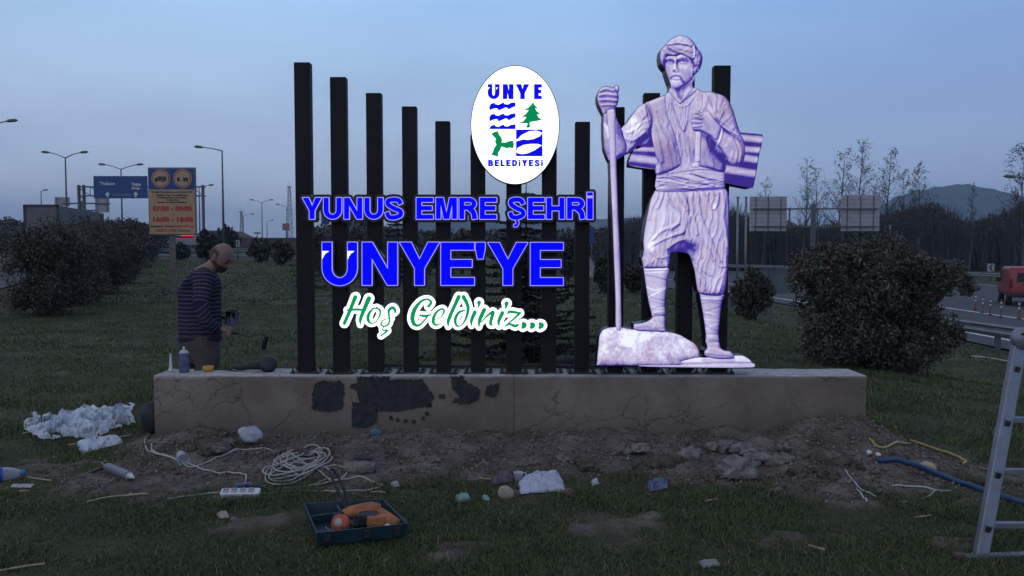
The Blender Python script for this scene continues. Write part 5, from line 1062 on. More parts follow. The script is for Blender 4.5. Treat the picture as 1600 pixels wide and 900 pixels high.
# lattice masts
def mast(label, px, pt, d, w, n):
    t = P(px, pt, d); zb = .4; h = t.z - zb; th = thing('lattice_mast', label, 'mast', (t.x, d, zb)); m_ = MB()
    for sx in (-1, 1):
        for sy in (-1, 1): m_.tube([(sx * w, sy * w, 0), (sx * w * .35, sy * w * .35, h)], .05, 4)
    m_.build('legs_frame', GALV_D, th, local=True); m_ = MB()
    for i in range(n):
        a, b = i / n, (i + 1) / n; wa, wb = w * (1 - .65 * a), w * (1 - .65 * b)
        for s in (-1, 1):
            m_.tube([(-wa, s * wa, h * a), (wb, s * wb, h * b)], .03, 3); m_.tube([(wa, s * wa, h * a), (-wb, s * wb, h * b)], .03, 3); m_.tube([(-wa, s * wa, h * a), (wa, s * wa, h * a)], .03, 3)
    m_.build('bracing', GALV_D, th, local=True); m_ = MB(); m_.box((0, 0, h), (1.1, 1.1, .12)); m_.tube([(0, 0, h), (0, 0, h + 1.2)], .04, 4); m_.build('platform', GALV_D, th, local=True)
mast('tall lattice mast rising just left of the tallest post', 452, 292, 200, .75, 14)
mast('thin far mast behind the bald man, left of the double arm lamp', 377, 331, 210, .45, 8)
# gantry with the blue sign
D = 80.0
def xz(px, py, d): p = P(px, py, d); return p.x, p.z
ga = thing('sign_gantry', 'steel highway gantry carrying the blue direction sign', 'gantry', (P(222, 400, D).x, D, .45))
for nm, px in (('post', 127), ('post', 317)):
    x, z = xz(px, 289, D); m_ = MB()
    for o in ((-.24, .24) if px == 127 else (0,)): m_.box((x + o, D, (z + .4) / 2), (.2, .26, z - .4))
    if px == 127:
        for i in range(9): m_.box((x, D, .9 + i * .75), (.4, .08, .08))
    m_.build(nm, GALV_D, ga)
x0, z0 = xz(124, 292, D); x1, _ = xz(320, 292, D); _, z2 = xz(124, 306, D); m_ = MB()
for z in (z0, z2):
    for yy in (-.35, .35): m_.box(((x0 + x1) / 2, D + yy, z), (x1 - x0, .09, .09))
k = 10
for i in range(k):
    a, b = x0 + (x1 - x0) * i / k, x0 + (x1 - x0) * (i + 1) / k; m_.tube([(a, D - .35, z0), (b, D - .35, z2)], .04, 4); m_.tube([(a, D - .35, z0), (a, D - .35, z2)], .04, 4)
m_.build('truss', GALV_D, ga)
xa, za = xz(146, 275, D - .5); xb, zb_ = xz(231, 310, D - .5)
m_ = MB(); m_.box(((xa + xb) / 2, D - .5, (za + zb_) / 2), (xb - xa, .10, za - zb_), bev=.03); sg = m_.build('sign_board', BLUE_S, ga)
for s_, px, py, h in (('Trabzon', 168, 289, .30), ('Fatsa', 213, 290, .30), ('Ordu', 212, 296, .26)):
    x, z = xz(px, py, D - .56); text_mesh('lettering', s_, h, (x, D - .56, z), WHITE_S, sg, bold=.012)
for px in (168, 212):
    x, z = xz(px, 304, D - .56); m_ = MB(); m_.prism([(x, z + .28), (x - .25, z - .02), (x - .09, z - .02), (x - .09, z - .25), (x + .09, z - .25), (x + .09, z - .02), (x + .25, z - .02)], 1, D - .562, D - .557); m_.build('arrow', WHITE_S, sg)
x, z = xz(190, 306, D - .56); text_mesh('lettering', 'ŞEHİR MERKEZİ', .2, (x, D - .56, z), GREY_S, sg, width=1.7)
# two framed sign backs (left far, right near)
def sign_back(label, panels, rails, post, d, pbase, depth=.12, ribs=3):
    th = thing('road_sign', label, 'road sign', (P(post[0], post[1], d).x, d, pbase), 'roadside sign frames seen from behind')
    x, z = xz(*post, d); m_ = MB(); s = d / FPX; m_.box((x, d, (z + pbase) / 2), (.28 * s / .045, .22, z - pbase)); m_.build('post', GALV_D, th)
    for a, b, py in rails:
        xa, z = xz(a, py, d); xb, _ = xz(b, py, d); m_ = MB(); m_.box(((xa + xb) / 2, d - .08, z), (xb - xa, .09, .10 * s / .045)); m_.build('rail', GALV_D, th)
    for a, t, b, bt in panels:
        xa, za = xz(a, t, d); xb, zb = xz(b, bt, d); m_ = MB(); m_.box(((xa + xb) / 2, d + .04, (za + zb) / 2), (xb - xa, .04, za - zb)); pn = m_.build('sign_panel', GREY_S, th)
        for i in range(ribs):
            xx = xa + (xb - xa) * (.16 + .68 * i / (ribs - 1)); m_ = MB(); m_.box((xx, d - .0, (za + zb) / 2), (.05 * s / .045, .05, (za - zb) * .98)); m_.build('rib', GALV_D, pn)
        for i in range(7):
            zz = zb + (za - zb) * (i + 1) / 8; m_ = MB(); m_.box(((xa + xb) / 2, d + .016, zz), ((xb - xa) * .99, .012, .018 * s / .045)); m_.build('seam', GALV_D, pn)
    for px in (1233, 1311) if post[0] > 1000 else ():
        xx, za = xz(px, rails[0][2], d); _, zb = xz(px, rails[1][2], d); m_ = MB(); m_.box((xx, d - .08, (za + zb) / 2), (.07, .07, za - zb)); m_.build('strut', GALV_D, th)
    return th
sign_back('wide steel sign frame with two grey panels seen from behind, above the broad bush', [(1172, 307, 1229, 361), (1315, 305, 1374, 361)], [(1176, 1370, 326.5), (1176, 1370, 354)], (1271, 319), 48, -1.3)
sign_back('far small sign frame with two grey panel backs below the blue sign', [(85, 308, 109, 322), (148, 308, 171, 332)], [(98, 172, 318), (110, 150, 329)], (129, 314), 96, .45, ribs=2)
th = thing('road_sign', 'low grey board on one post seen from behind, between the statue and the broad bush', 'road sign', tuple(G(1203, 500, -1.0))); d = th.location.y
xa, za = xz(1188, 420, d); xb, zb = xz(1245, 459, d); m_ = MB(); m_.box(((xa + xb) / 2, d + .03, (za + zb) / 2), (xb - xa, .03, za - zb), bev=.008); m_.build('sign_panel', mat('dull_green_grey', (.10, .125, .125), .6, var=.1, scale=4), th)
xp, _ = xz(1203.5, 440, d); m_ = MB(); m_.box((xp, d - .03, (za + th.location.z) / 2 - .05), (.085, .06, za - th.location.z + .1)); m_.build('post', GALV_D, th); m_ = MB(); m_.box(((xa + xb) / 2, d - .005, za - .03), (xb - xa, .03, .05)); m_.build('rail', GALV_D, th)
for i, (px, pt, pb, lab) in enumerate([(1153, 308, 440, 'left of two thin steel poles beside the statue trousers'), (1166, 308, 440, 'right of two thin steel poles beside the statue trousers'), (1391, 352, 440, 'thin lone steel pole rising behind the broad bush')]):
    d = 40; t = P(px, pt, d); zb = float(tz(t.x, d, False)); m_ = MB(); m_.mat(0, True).tube([(t.x, d, zb - .1), (t.x, d, t.z)], .055, 8); m_.mat(0, False).box((t.x, d, t.z), (.14, .14, .03)); tag(m_.build('steel_pole', GALV), lab, 'pole', 'thin steel poles by the road')
def small_sign(label, rc, d, m, post_base=None, mark=None, cat='road sign'):
    a, t, b, bt = rc; xa, za = xz(a, t, d); xb, zb = xz(b, bt, d); zg = float(tz((xa + xb) / 2, d, False)); th = thing('road_sign', label, cat, ((xa + xb) / 2, d, zg))
    m_ = MB(); m_.box(((xa + xb) / 2, d, (za + zb) / 2), (xb - xa, .05, za - zb), bev=.015); bd = m_.build('sign_board', m, th); m_ = MB(); m_.mat(0, True).tube([((xa + xb) / 2, d + .06, zg - .1), ((xa + xb) / 2, d + .06, za - .05)], .05, 6); m_.build('post', GALV_D, th)
    if mark == '<':
        cx, cz, w, h = (xa + xb) / 2, (za + zb) / 2, (xb - xa) * .34, (za - zb) * .42; m_ = MB(); m_.prism([(cx + w * .1, cz + h), (cx + w, cz + h), (cx, cz), (cx + w, cz - h), (cx + w * .1, cz - h), (cx - w, cz)], 1, d - .031, d - .026); m_.build('chevron', DARK_P, bd)
    return th
small_sign('small white chevron sign with a black arrow beyond the road, left of the red van', (1543, 412, 1553.5, 424), 66, GREY_S, mark='<')
small_sign('small pale chevron sign right above the bald man head', (368.5, 375, 374.5, 386), 66, GREY_S, mark='<')
small_sign('small blue sign under the first letters of the upper blue row', (502, 336, 515, 350), 90, BLUE_S)
small_sign('narrow blue sign between the last free post and the staff', (921, 357, 928, 379), 60, BLUE_S)
small_sign('small faded board far off, left of the tallest post', (441, 349, 452.5, 360), 120, mat('faded_red_board', (.25, .16, .16), .7, var=.4, scale=1.5))
small_sign('flat dark far sign on a thin pole', (397, 363, 407, 365.4), 130, DARK_P)
# yellow lorry-ban sign at the left
d = 22.0; b = G(268, 432, .15); d = 24.0; cx = P(268, 400, d).x; zg = float(tz(cx, d))
ys = thing('truck_ban_sign', 'faded yellow truck ban sign with red hours and two round pictograms on one post', 'road sign', (cx, d, zg))
c0 = np.array(P(230.5, 260.5, d)); c1 = np.array(P(305.5, 262.5, d)); c2 = np.array(P(306, 368, d)); c3 = np.array(P(231.5, 367, d)); zt, zbm = (c0[2] + c1[2]) / 2, (c2[2] + c3[2]) / 2; xa, xb = c0[0], c1[0]; Wd = xb - xa; H = zt - zbm
m_ = MB(); m_.box(((xa + xb) / 2, d + .025, (zt + zbm) / 2), (Wd, .04, H), bev=.01); m_.build('frame', mat('sign_frame_grey', (.13, .135, .16), .6), ys)
m_ = MB(); m_.box(((xa + xb) / 2, d - .002, (zt + zbm) / 2), (Wd * .955, .014, H * .965)); bd = m_.build('sign_board', YELL_S, ys)
def sx(u): return xa + Wd * u
def sz(v): return zt - H * v
m_ = MB(); m_.box((sx(.5), d - .0095, (sz(.02) + sz(.325)) / 2), (Wd * .945, .005, H * .303)); m_.build('blue_band', BLUE_S, bd)
ydisc = mat('faded_disc', (.42, .30, .17), .6)
def disc(u, v, r, y, m, nm, ring=False):
    m_ = MB(); n = 28; c = [(sx(u) + r * math.cos(6.2832 * i / n), sz(v) + r * math.sin(6.2832 * i / n)) for i in range(n)]; m_.prism(c, 1, d - y - .003, d - y); return m_.build(nm, m, bd)
for u in (.275, .73):
    disc(u, .165, Wd * .195, .0125, ydisc, 'pictogram_disc'); disc(u, .165, Wd * .178, .016, RED_P, 'pictogram_ring'); disc(u, .165, Wd * .158, .0195, ydisc, 'pictogram_face')
def pic(polys, nm='pictogram'):
    m_ = MB()
    for p in polys: m_.prism([(sx(x), sz(y)) for x, y in p], 1, d - .0255, d - .0232)
    m_.build(nm, DARK_P, bd)
def wheel(u, v, r=.016): return [(u + r * math.cos(6.2832 * i / 10), v + r * .72 * math.sin(6.2832 * i / 10)) for i in range(10)]
pic([[(.215, .135), (.395, .135), (.395, .185), (.215, .185)], [(.15, .165), (.175, .150), (.208, .150), (.208, .20), (.15, .20)], [(.15, .190), (.395, .190), (.395, .202), (.15, .202)], wheel(.185, .208), wheel(.31, .208), wheel(.35, .208)])
pic([[(.615, .150), (.65, .145), (.672, .150), (.672, .195), (.615, .195)], [(.672, .186), (.742, .186), (.742, .193), (.672, .193)], [(.742, .150), (.85, .150), (.85, .195), (.742, .195)], wheel(.64, .202, .018), wheel(.775, .202, .018), wheel(.825, .202, .018)])
for s_, v, h, w, m in (('Trafik Komisyonunun Kararı ile', .372, .020, .86, DARK_P), ('Şehir İçi Trafiğinin', .418, .020, .66, DARK_P), ('Rahatlatılması Amacıyla', .452, .020, .60, DARK_P), ('Hafta İçi', .488, .018, .28, DARK_P), ('Sabah ve Akşam Saatleri', .522, .020, .62, DARK_P), ('07:00 - 09:00', .640, .070, .82, RED_P), ('16:00 - 18:00', .800, .070, .84, RED_P), ('Saatleri Arası', .880, .028, .48, DARK_P), ('ÇEKİCİ (TIR) Giremez', .945, .032, .74, RED_P)):
    u = .28 if s_ == 'Saatleri Arası' else .5
    text_mesh('lettering', s_, H * h, (sx(u), d - .0105, sz(v)), m, bd, bold=.012 if h > .05 else .004, width=Wd * w)
for ch_, u_ in (('v', .475), ('e', .525)): text_mesh('letter', ch_, H * .024, (sx(u_), d - .0105, sz(.700)), RED_P, bd, bold=.004)
text_mesh('lettering', 'KAMYON ve', H * .028, (sx(.74), d - .0105, sz(.880)), RED_P, bd, width=Wd * .40, bold=.004)
m_ = MB(); m_.box((cx, d + .09, (zbm + zg) / 2 + .1), (.16, .09, zbm - zg + .5)); m_.build('post', mat('weathered_timber_post', (.16, .14, .115), .85, var=.3, scale=8), ys)
# truck on the side road
d = 54; xa, zt = xz(38, 321, d); xb, _ = xz(90, 322, d); zb = .45; tk = thing('box_truck', 'large grey box trailer on the side road behind the hedge', 'truck', ((xa + xb) / 2, d + 5, zb))
TARP = mat('grey_tarpaulin', (.13, .125, .125), .7, var=.15, scale=.8); m_ = MB()
L = 13.0; hw = (xb - xa) / 2; cxx = (xa + xb) / 2; skew = -.26
def tp(x, y, z): return (cxx + x + skew * y, d + y, z)
m_.add([tp(sx_ * hw, y_, z_) for z_ in (zb + 1.15, zt) for y_ in (0, L) for sx_ in (-1, 1)], [[0, 2, 3, 1], [4, 5, 7, 6], [0, 1, 5, 4], [2, 6, 7, 3], [0, 4, 6, 2], [1, 3, 7, 5]]); m_.build('cargo_box', TARP, tk)
m_ = MB()
for sx_ in (-1, 1): m_.add([tp(sx_ * hw + o, y_, z_) for z_ in (zb + 1.1, zt + .04) for y_ in (-.05, .05) for o in (-.07, .07)], [[0, 2, 3, 1], [4, 5, 7, 6], [0, 1, 5, 4], [2, 6, 7, 3], [0, 4, 6, 2], [1, 3, 7, 5]])
m_.add([tp(x_, y_, z_) for z_ in (zt - .08, zt + .06) for y_ in (-.05, .05) for x_ in (-hw - .07, hw + .07)], [[0, 2, 3, 1], [4, 5, 7, 6], [0, 1, 5, 4], [2, 6, 7, 3], [0, 4, 6, 2], [1, 3, 7, 5]]); m_.build('rear_frame', DARK_P, tk)
for y_ in (2.2, 3.4, 4.6):
    for sx_ in (-1, 1): m_ = MB(); c = tp(sx_ * (hw - .2), y_, zb + .5); m_.mat(0, True).tube([(c[0] - .16, c[1], c[2]), (c[0] + .16, c[1], c[2])], .5, 14); m_.build('wheel', mat('tyre', (.02, .02, .02), .8) if 'tyre' not in bpy.data.materials else bpy.data.materials['tyre'], tk)
m_ = MB(); m_.box(tp(0, 6, zb + 1.0), (2.0, 11, .25)); m_.build('chassis', DARK_P, tk)
TYRE = bpy.data.materials['tyre']
# guard rails
def guard_rail(label, pts, k_posts, h=.75, name='guard_rail', white=False, zf=None):
    zf = zf or (lambda x, y: float(tz(x, y, False))); p = [Vector((x, y, zf(x, y))) for x, y in pts]; th = thing(name, label, 'guard rail', tuple(p[0])); m_ = MB(); prof = [(-.0, .155), (.045, .11), (.0, .05), (.0, .0), (.045, -.06), (.0, -.155), (-.012, -.155), (.03, -.06), (-.012, 0), (-.012, .05), (.03, .11), (-.012, .155)]
    n = len(prof); V = []; Fc = []
    for i, q in enumerate(p):
        t = (p[min(i + 1, len(p) - 1)] - p[max(i - 1, 0)]); t.z = 0; t.normalize(); s = Vector((t.y, -t.x, 0))
        if s.dot(Vector((q.x, q.y, 0))) > 0: s = -s
        for a, z in prof: V.append(q + s * a + Vector((0, 0, h - .155 + z)))
    for i in range(len(p) - 1):
        for j in range(n): Fc.append([i * n + j, i * n + (j + 1) % n, (i + 1) * n + (j + 1) % n, (i + 1) * n + j])
    Fc.append(list(range(n))); Fc.append([(len(p) - 1) * n + j for j in range(n)]); m_.add(V, Fc); m_.build('rail', GALV, th)
    acc = 0; L = sum((b - a).length for a, b in zip(p, p[1:])); step = L / k_posts; nxt = step / 2
    for a, b in zip(p, p[1:]):
        l = (b - a).length
        while nxt <= acc + l: q = a + (b - a) * ((nxt - acc) / l); m_ = MB(); m_.box((q.x + .10, q.y + .04, q.z + h / 2 - .15), (.12, .09, h + .25)); m_.build('post', GALV_D, th); nxt += step
        acc += l
    return th
guard_rail('near galvanised guard rail at the right edge in front of the road', [(12.75, 17.5), (12.6, 20.2), (12.35, 22.6), (12.1, 26), (11.9, 30)], 8, zf=lambda x, y: -1.29)
guard_rail('far galvanised guard rail across the road behind the red van', [(36, 40), (35.6, 52), (34.6, 62), (32.2, 74), (27, 86), (18, 96), (5, 105)], 26, .8, zf=lambda x, y: -1.27)
guard_rail('guard rail on the far side of the field behind the bald man', [(-31.5, 66), (-27, 66.5), (-22, 67), (-15, 68)], 8, .85)
guard_rail('low guard rail at the left edge beside the side road', [(-24.3, 10), (-24.6, 15), (-26, 21), (-31, 34), (-36.5, 46), (-44, 64)], 14, .85)
# far traffic, parapet
m_ = MB(); x0, z0 = xz(384, 373, 105); x1, z1 = xz(474, 373, 105); m_.box(((x0 + x1) / 2, 105, (z0 + .3) / 2), (x1 - x0, .35, z0 - .3)); m_.box(((x0 + x1) / 2, 105, z0 + .06), (x1 - x0 + .2, .5, .12)); tag(m_.build('parapet_wall', mat('brown_parapet', (.10, .075, .065), .9, var=.25, scale=1.2)), 'long brown parapet along the far road left of the posts', 'wall')
TAIL = emat('tail_light', (1.0, .035, .03), 1.3)
def far_car(label, rc, d, body, lights):
    a, t, b, bt = rc; xa, za = xz(a, t, d); xb, zb = xz(b, bt, d); w = xb - xa; h = za - zb; cx = (xa + xb) / 2; th = thing('distant_vehicle', label, 'vehicle', (cx, d, zb), 'vehicles braking on the far road'); m_ = MB(); L = min(6, max(4, w * 1.4))
    m_.prism([(d, zb + .25), (d, zb + h * .62), (d + .35, za), (d + L * .7, za), (d + L * .82, zb + h * .55), (d + L, zb + h * .45), (d + L, zb + .25)], 0, xa, xb); m_.build('body', body, th)
    m_ = MB(); m_.box((cx, d + .14, zb + h * .78), (w * .8, .12, h * .2)); m_.build('rear_window', DARK_P, th)
    for lx in lights: m_ = MB(); x, z = xz(lx[0], lx[1], d); m_.box((x, d - .04, z), (lx[2] * d / FPX, .08, lx[3] * d / FPX), bev=.01); m_.build('tail_light', TAIL, th)
    for s in (-1, 1):
        for y in (.9, L - .9): m_ = MB(); m_.mat(0, True).tube([(cx + s * (w / 2 - .2), d + y, zb + .3), (cx + s * (w / 2), d + y, zb + .3)], .3, 10); m_.build('wheel', TYRE, th)
PALE_V = mat('pale_vehicle', (.22, .22, .24), .5)
far_car('pale van with a long red light strip under the yellow sign', (271, 366, 306, 386), 100, PALE_V, [(284 + i * 3.0, 367.4 + (i % 2) * .3, 2.7, 2.6) for i in range(7)])
far_car('dark car with two round red tail lights right of the yellow sign', (317, 360, 333, 376), 104, mat('dark_vehicle', (.05, .05, .055), .5), [(322, 367.5, 3.2, 2.6), (328.5, 367.5, 3.2, 2.6)])
m_ = MB(); xa, za = xz(334, 361, 130); xb, zb = xz(386, 372, 130); m_.prism([(xa, -1), (xb, -1), (xb, za - 1.2), (xb - 1.5, za - .6), ((xa + xb) / 2, za), (xa, za - .1)], 1, 130, 136); tag(m_.build('far_building', mat('brown_wall', (.10, .06, .055), .9, var=.2, scale=.4)), 'low brown far building behind the bald man head', 'building')
# pale gravel heap half hidden behind the last free post
hb = G(926, 436, -.1); m_ = MB(); s = hb.y / FPX
m_.mat(0, True); V = []; Fc = []; nr, na = 7, 18
for i in range(nr):
    for j in range(na):
        a = 6.2832 * j / na; r = i / (nr - 1); q = 20 * s * r * (1 + .15 * math.sin(3 * a)); V.append((hb.x - 6 * s + q * math.cos(a), hb.y + q * .8 * math.sin(a), hb.z - .05 + 34 * s * max(0, 1 - r ** 1.4) * (1 + .08 * math.sin(5 * a + i))))
for i in range(nr - 1):
    for j in range(na): Fc.append([i * na + j, i * na + (j + 1) % na, (i + 1) * na + (j + 1) % na, (i + 1) * na + j])
m_.add(V, Fc); tag(m_.build('gravel_heap', mat('pale_gravel', (.24, .23, .22), .95, var=.35, scale=9, bump=.6, bscale=30)), 'pale gravel heap half hidden behind the post left of the staff', 'heap')
# red and white flexible bollards
BRED = mat('bollard_red', (.15, .05, .04), .6); bo = None
for i, (px, pb, pt, ds) in enumerate([(1524, 484, 463, 'farthest'), (1535.5, 489, 465, 'second farthest'), (1547, 492.5, 467, 'middle one'), (1564, 496, 470, 'second nearest'), (1592, 498.5, 477, 'nearest, right in front of the van')]):
    b = G(px, pb, -1.24)
    if bo is None:
        bo = thing('lane_bollard', 'x', 'bollard', tuple(b), 'red and white bollards on the lane divider'); m_ = MB(); m_.mat(0, True).lathe([(.09, 0), (.09, .03), (.032, .05), (.030, .66), (.015, .68)], n=10); m_.build('post', BRED, bo, local=True)
        for z in (.36, .52): m_ = MB(); m_.mat(0, True).lathe([(.0335, z), (.0335, z + .07)], n=10); m_.build('band', WHITE_S, bo, local=True)
        t = bo
    else: t = copy_tree(bo); t.location = b
    t['label'] = 'red and white lane bollard beside the van, ' + ds
# red van
VRED = mat('red_paint', (.26, .010, .014), .4, spec=.6); VGL = mat('dark_glass', (.010, .011, .014), .45, spec=.25); VBL = mat('black_trim', (.02, .02, .022), .6)
van = thing('red_van', 'red panel van seen from behind on the right hand road', 'van', (23.35, 37.3, -1.25)); van.rotation_euler = (0, 0, R(-24)); vw = .9; vh = 1.78
prof = [(0, .42), (.03, 1.0), (.14, 1.62), (.30, 1.76), (2.4, 1.78), (3.0, 1.70), (3.55, 1.12), (4.25, .95), (4.35, .45)]
m_ = MB(); V = []; nn = len(prof)
for sx_, k in ((-1, .88), (-1, 1.0), (1, 1.0), (1, .88)):
    for y, z in prof: V.append((sx_ * vw * (k if z > 1.3 or k == 1 else 1.0) * (1 if z < 1.5 else .93), y, z + (0.0 if k == 1 else .03 * (z > 1.3))))
m_.prism([(y, z) for y, z in prof], 0, -vw, vw)
bmv = m_; van_b = bmv.build('body', VRED, van, local=True); md = van_b.modifiers.new('bevel', 'BEVEL'); md.width = .12; md.segments = 4; md.limit_method = 'ANGLE'; md.angle_limit = R(25)
for p in van_b.data.polygons: p.use_smooth = True
m_ = MB(); m_.add([(-.60, -.003, 1.12), (.60, -.003, 1.12), (.56, .062, 1.52), (-.56, .062, 1.52), (-.60, .04, 1.12), (.60, .04, 1.12), (.56, .11, 1.52), (-.56, .11, 1.52)], [[0, 1, 2, 3], [4, 7, 6, 5], [0, 4, 5, 1], [1, 5, 6, 2], [2, 6, 7, 3], [3, 7, 4, 0]]); m_.build('rear_window', VGL, van, local=True)
m_ = MB(); m_.box((0, -.03, .52), (1.78, .16, .22), bev=.05); m_.build('rear_bumper', VBL, van, local=True)
m_ = MB(); m_.box((0, -.018, .82), (.54, .012, .12)); m_.build('number_plate', WHITE_S, van, local=True)
m_ = MB(); m_.box((0, -.03, .98), (.8, .03, .03)); m_.build('handle', VBL, van, local=True)
for s in (-1, 1):
    m_ = MB(); m_.box((s * .82, .02, 1.05), (.12, .05, .42), bev=.02); m_.build('tail_light', mat('dark_red_lens', (.12, .008, .01), .25) if 'dark_red_lens' not in bpy.data.materials else bpy.data.materials['dark_red_lens'], van, local=True)
    for y in (.85, 3.5):
        m_ = MB(); m_.mat(0, True).tube([(s * .70, y, .31), (s * .92, y, .31)], .31, 18); wl = m_.build('wheel', TYRE, van, local=True); m_ = MB(); m_.mat(0, True).tube([(s * .925, y, .31), (s * .93, y, .31)], .19, 14); m_.build('rim', GALV, wl, local=True)
    m_ = MB(); m_.box((s * 1.0, 3.0, 1.12), (.2, .1, .2), bev=.03); m_.build('mirror', VBL, van, local=True)
    m_ = MB(); m_.add([(s * .903, 2.35, 1.12), (s * .903, 3.25, 1.12), (s * .903, 2.95, 1.52), (s * .903, 2.35, 1.56)], [[0, 1, 2, 3]]); V4 = m_.v; m_.add([(s * .89, y, z) for _, y, z in V4[:4]], [[3, 2, 1, 0]]); m_.build('side_window', VGL, van, local=True)
    m_ = MB(); m_.box((s * .902, 2.2, .52), (.012, 3.6, .10)); m_.build('side_trim', VBL, van, local=True)
# ------------------------------------------------------------------ haze
hb_ = MB(); hb_.box((0, 1100, 90), (7600, 6900, 200)); hzo = hb_.build('haze', bpy.data.materials.new('haze'), loc=(0, 0, 0)); tag(hzo, kind='stuff')
HM = hzo.data.materials[0]; HM.use_nodes = True; HM.node_tree.nodes.clear(); o_ = HM.node_tree.nodes.new('ShaderNodeOutputMaterial'); vol = HM.node_tree.nodes.new('ShaderNodeVolumePrincipled')
vol.inputs['Color'].default_value = (.62, .80, 1.0, 1); vol.inputs['Density'].default_value = .00036; HM.node_tree.links.new(vol.outputs[0], o_.inputs['Volume'])
# ------------------------------------------------------------------ small things on the ground and on the wall
def onG(px, py, up=0.0):
    b = G(px, py, 0)
    for _ in range(5): b = G(px, py, gz(b.x, b.y))
    return Vector((b.x, b.y, b.z + up))
def onW(px, py): return G(px, py, WTOP)
def lump(name, label, cat, px, py, w, h, dpt=None, seed=0, m=None, rough=.28, sub=3, group=None, sink=.15, c=None, rot=0, parent=None, freq=1.6):
    """irregular stone or bag: w,h in photo pixels at its place"""
    b = Vector(c) if c is not None else onG(px, py); s = b.y / FPX; rx = w * s / 2; rz = h * s / 2; ry = (dpt * s / 2) if dpt else rx * .8
    bm = bmesh.new(); bmesh.ops.create_icosphere(bm, subdivisions=sub, radius=1); rg = np.random.default_rng(seed); o = rg.random(3) * 50
    for v in bm.verts:
        n = v.co.normalized(); k = 1 + rough * (float(fbm(np.array(n.x * freq + o[0] + n.z * 1.3), np.array(n.y * freq + o[1] - n.z), 3)) - .5) * 2
        q = n * k; q.x += .12 * math.sin(seed + n.z * 2); v.co = Vector((q.x * rx * math.cos(rot) - q.y * ry * math.sin(rot), q.x * rx * math.sin(rot) + q.y * ry * math.cos(rot), max(q.z, -1 + sink) * rz + rz * (1 - sink)))
    for f in bm.faces: f.smooth = sub >= 3
    me = bpy.data.meshes.new(name); bm.to_mesh(me); bm.free(); me.materials.append(m); o_ = link_mesh(name, me, parent, tuple(b - Vector((0, 0, .01))) if parent is None else None)
    return tag(o_, label, cat, group) if parent is None else o_
def sheet(name, label, cat, quad, hgt, m, seed=0, nx=28, ny=14, freq=3.0, group=None, ragged=.18, fold=1.0, smooth=False):
    """crumpled film or cloth lying on the ground; quad = four photo points"""
    q = [onG(*p) for p in quad]; rg = np.random.default_rng(seed); ox = rg.random() * 50; V = []; F = []
    for j in range(ny + 1):
        for i in range(nx + 1):
            u, v = i / nx, j / ny; e = ragged * (float(fbm(np.array(u * 5 + ox), np.array(v * 5), 3)) - .5); f_ = ragged * (float(fbm(np.array(u * 5 + ox + 9), np.array(v * 5 + 4), 3)) - .5)
            uu, vv = u + e * .5, v + f_; p = (q[0] * (1 - uu) + q[1] * uu) * (1 - vv) + (q[3] * (1 - uu) + q[2] * uu) * vv
            r = 1 - 2 * abs(float(fbm(np.array(u * freq * 2 + ox), np.array(v * freq + v * 2), 4)) - .5) * 2.2; r2 = float(fbm(np.array(u * 14 + ox), np.array(v * 12), 2)); ed = min(1, 5 * min(u, 1 - u, v, 1 - v))
            z = gz(p.x, p.y) + .006 + hgt * ed ** .5 * max(0, .45 * r + .5 * r2 + .1) * fold; V.append((p.x + hgt * .4 * (r2 - .5), p.y, z))
    for j in range(ny):
        for i in range(nx): a = j * (nx + 1) + i; F.append([a, a + 1, a + nx + 2, a + nx + 1])
    m_ = MB(); m_.mat(0, smooth).add(V, F); o = m_.build(name, m, recalc=False); md = o.modifiers.new('thick', 'SOLIDIFY') if m is not FILM else None
    if md: md.thickness = .003
    return tag(o, label, cat, group)
def film(name, label, cat, quad, hgt, m, seed=0, nx=60, ny=26, *_):
    """thin clear film: long loose folds, ragged outline, one skin"""
    q = [onG(*p) for p in quad]; V = []; F = []; o = seed * 7.3
    for j in range(ny + 1):
        for i in range(nx + 1):
            u, v = i / nx, j / ny; e = .30 * (float(fbm(np.array(u * 4 + o), np.array(v * 2 + 3), 3)) - .5); g = .55 * (float(fbm(np.array(u * 5 + o + 9), np.array(v * 2 + 4), 4)) - .5)
            uu, vv = u + e * .4, v + g; p = (q[0] * (1 - uu) + q[1] * uu) * (1 - vv) + (q[3] * (1 - uu) + q[2] * uu) * vv
            f1 = abs(float(fbm(np.array(u * 3 + v * 1.2 + o), np.array(v * 7 - u * 2.5), 3)) - .5); f2 = abs(float(fbm(np.array(u * 11 + o), np.array(v * 16 + u * 5), 2)) - .5); f3 = abs(float(fbm(np.array(u * 22 - v * 6 + o), np.array(v * 12 + u * 15), 2)) - .5)
            V.append((p.x, p.y, gz(p.x, p.y) + .022 + hgt * max(0, 1.0 - 4.2 * f1 + 1.6 * f2 + .8 * f3 - .3) * min(1, 6 * min(u, 1 - u, v, 1 - v) + .25)))
    for j in range(ny):
        for i in range(nx):
            if float(fbm(np.array(i * .22 + o), np.array(j * .3), 2)) > .66 and (j < 5 or j > ny - 6): continue
            a = j * (nx + 1) + i; F.append([a, a + 1, a + nx + 2, a + nx + 1])
    m_ = MB(); m_.mat(0, False).add(V, F); return tag(m_.build(name, m, recalc=False), label, cat)
def cable(name, label, cat, pts, r, m, up=.004, k=5, group=None, n=6):
    """cord along photo points (px,py[,extra height])"""
    p3 = []
    for p in pts: w = onG(p[0], p[1]); p3.append((w.x, w.y, p[2] if len(p) > 2 else 0))
    c = spline(p3, k); v = [(x, y, gz(x, y) + r + up + max(0, e)) for x, y, e in c]; m_ = MB(); m_.mat(0, True).tube(v, r, n); return tag(m_.build(name, m, recalc=False), label, cat, group)
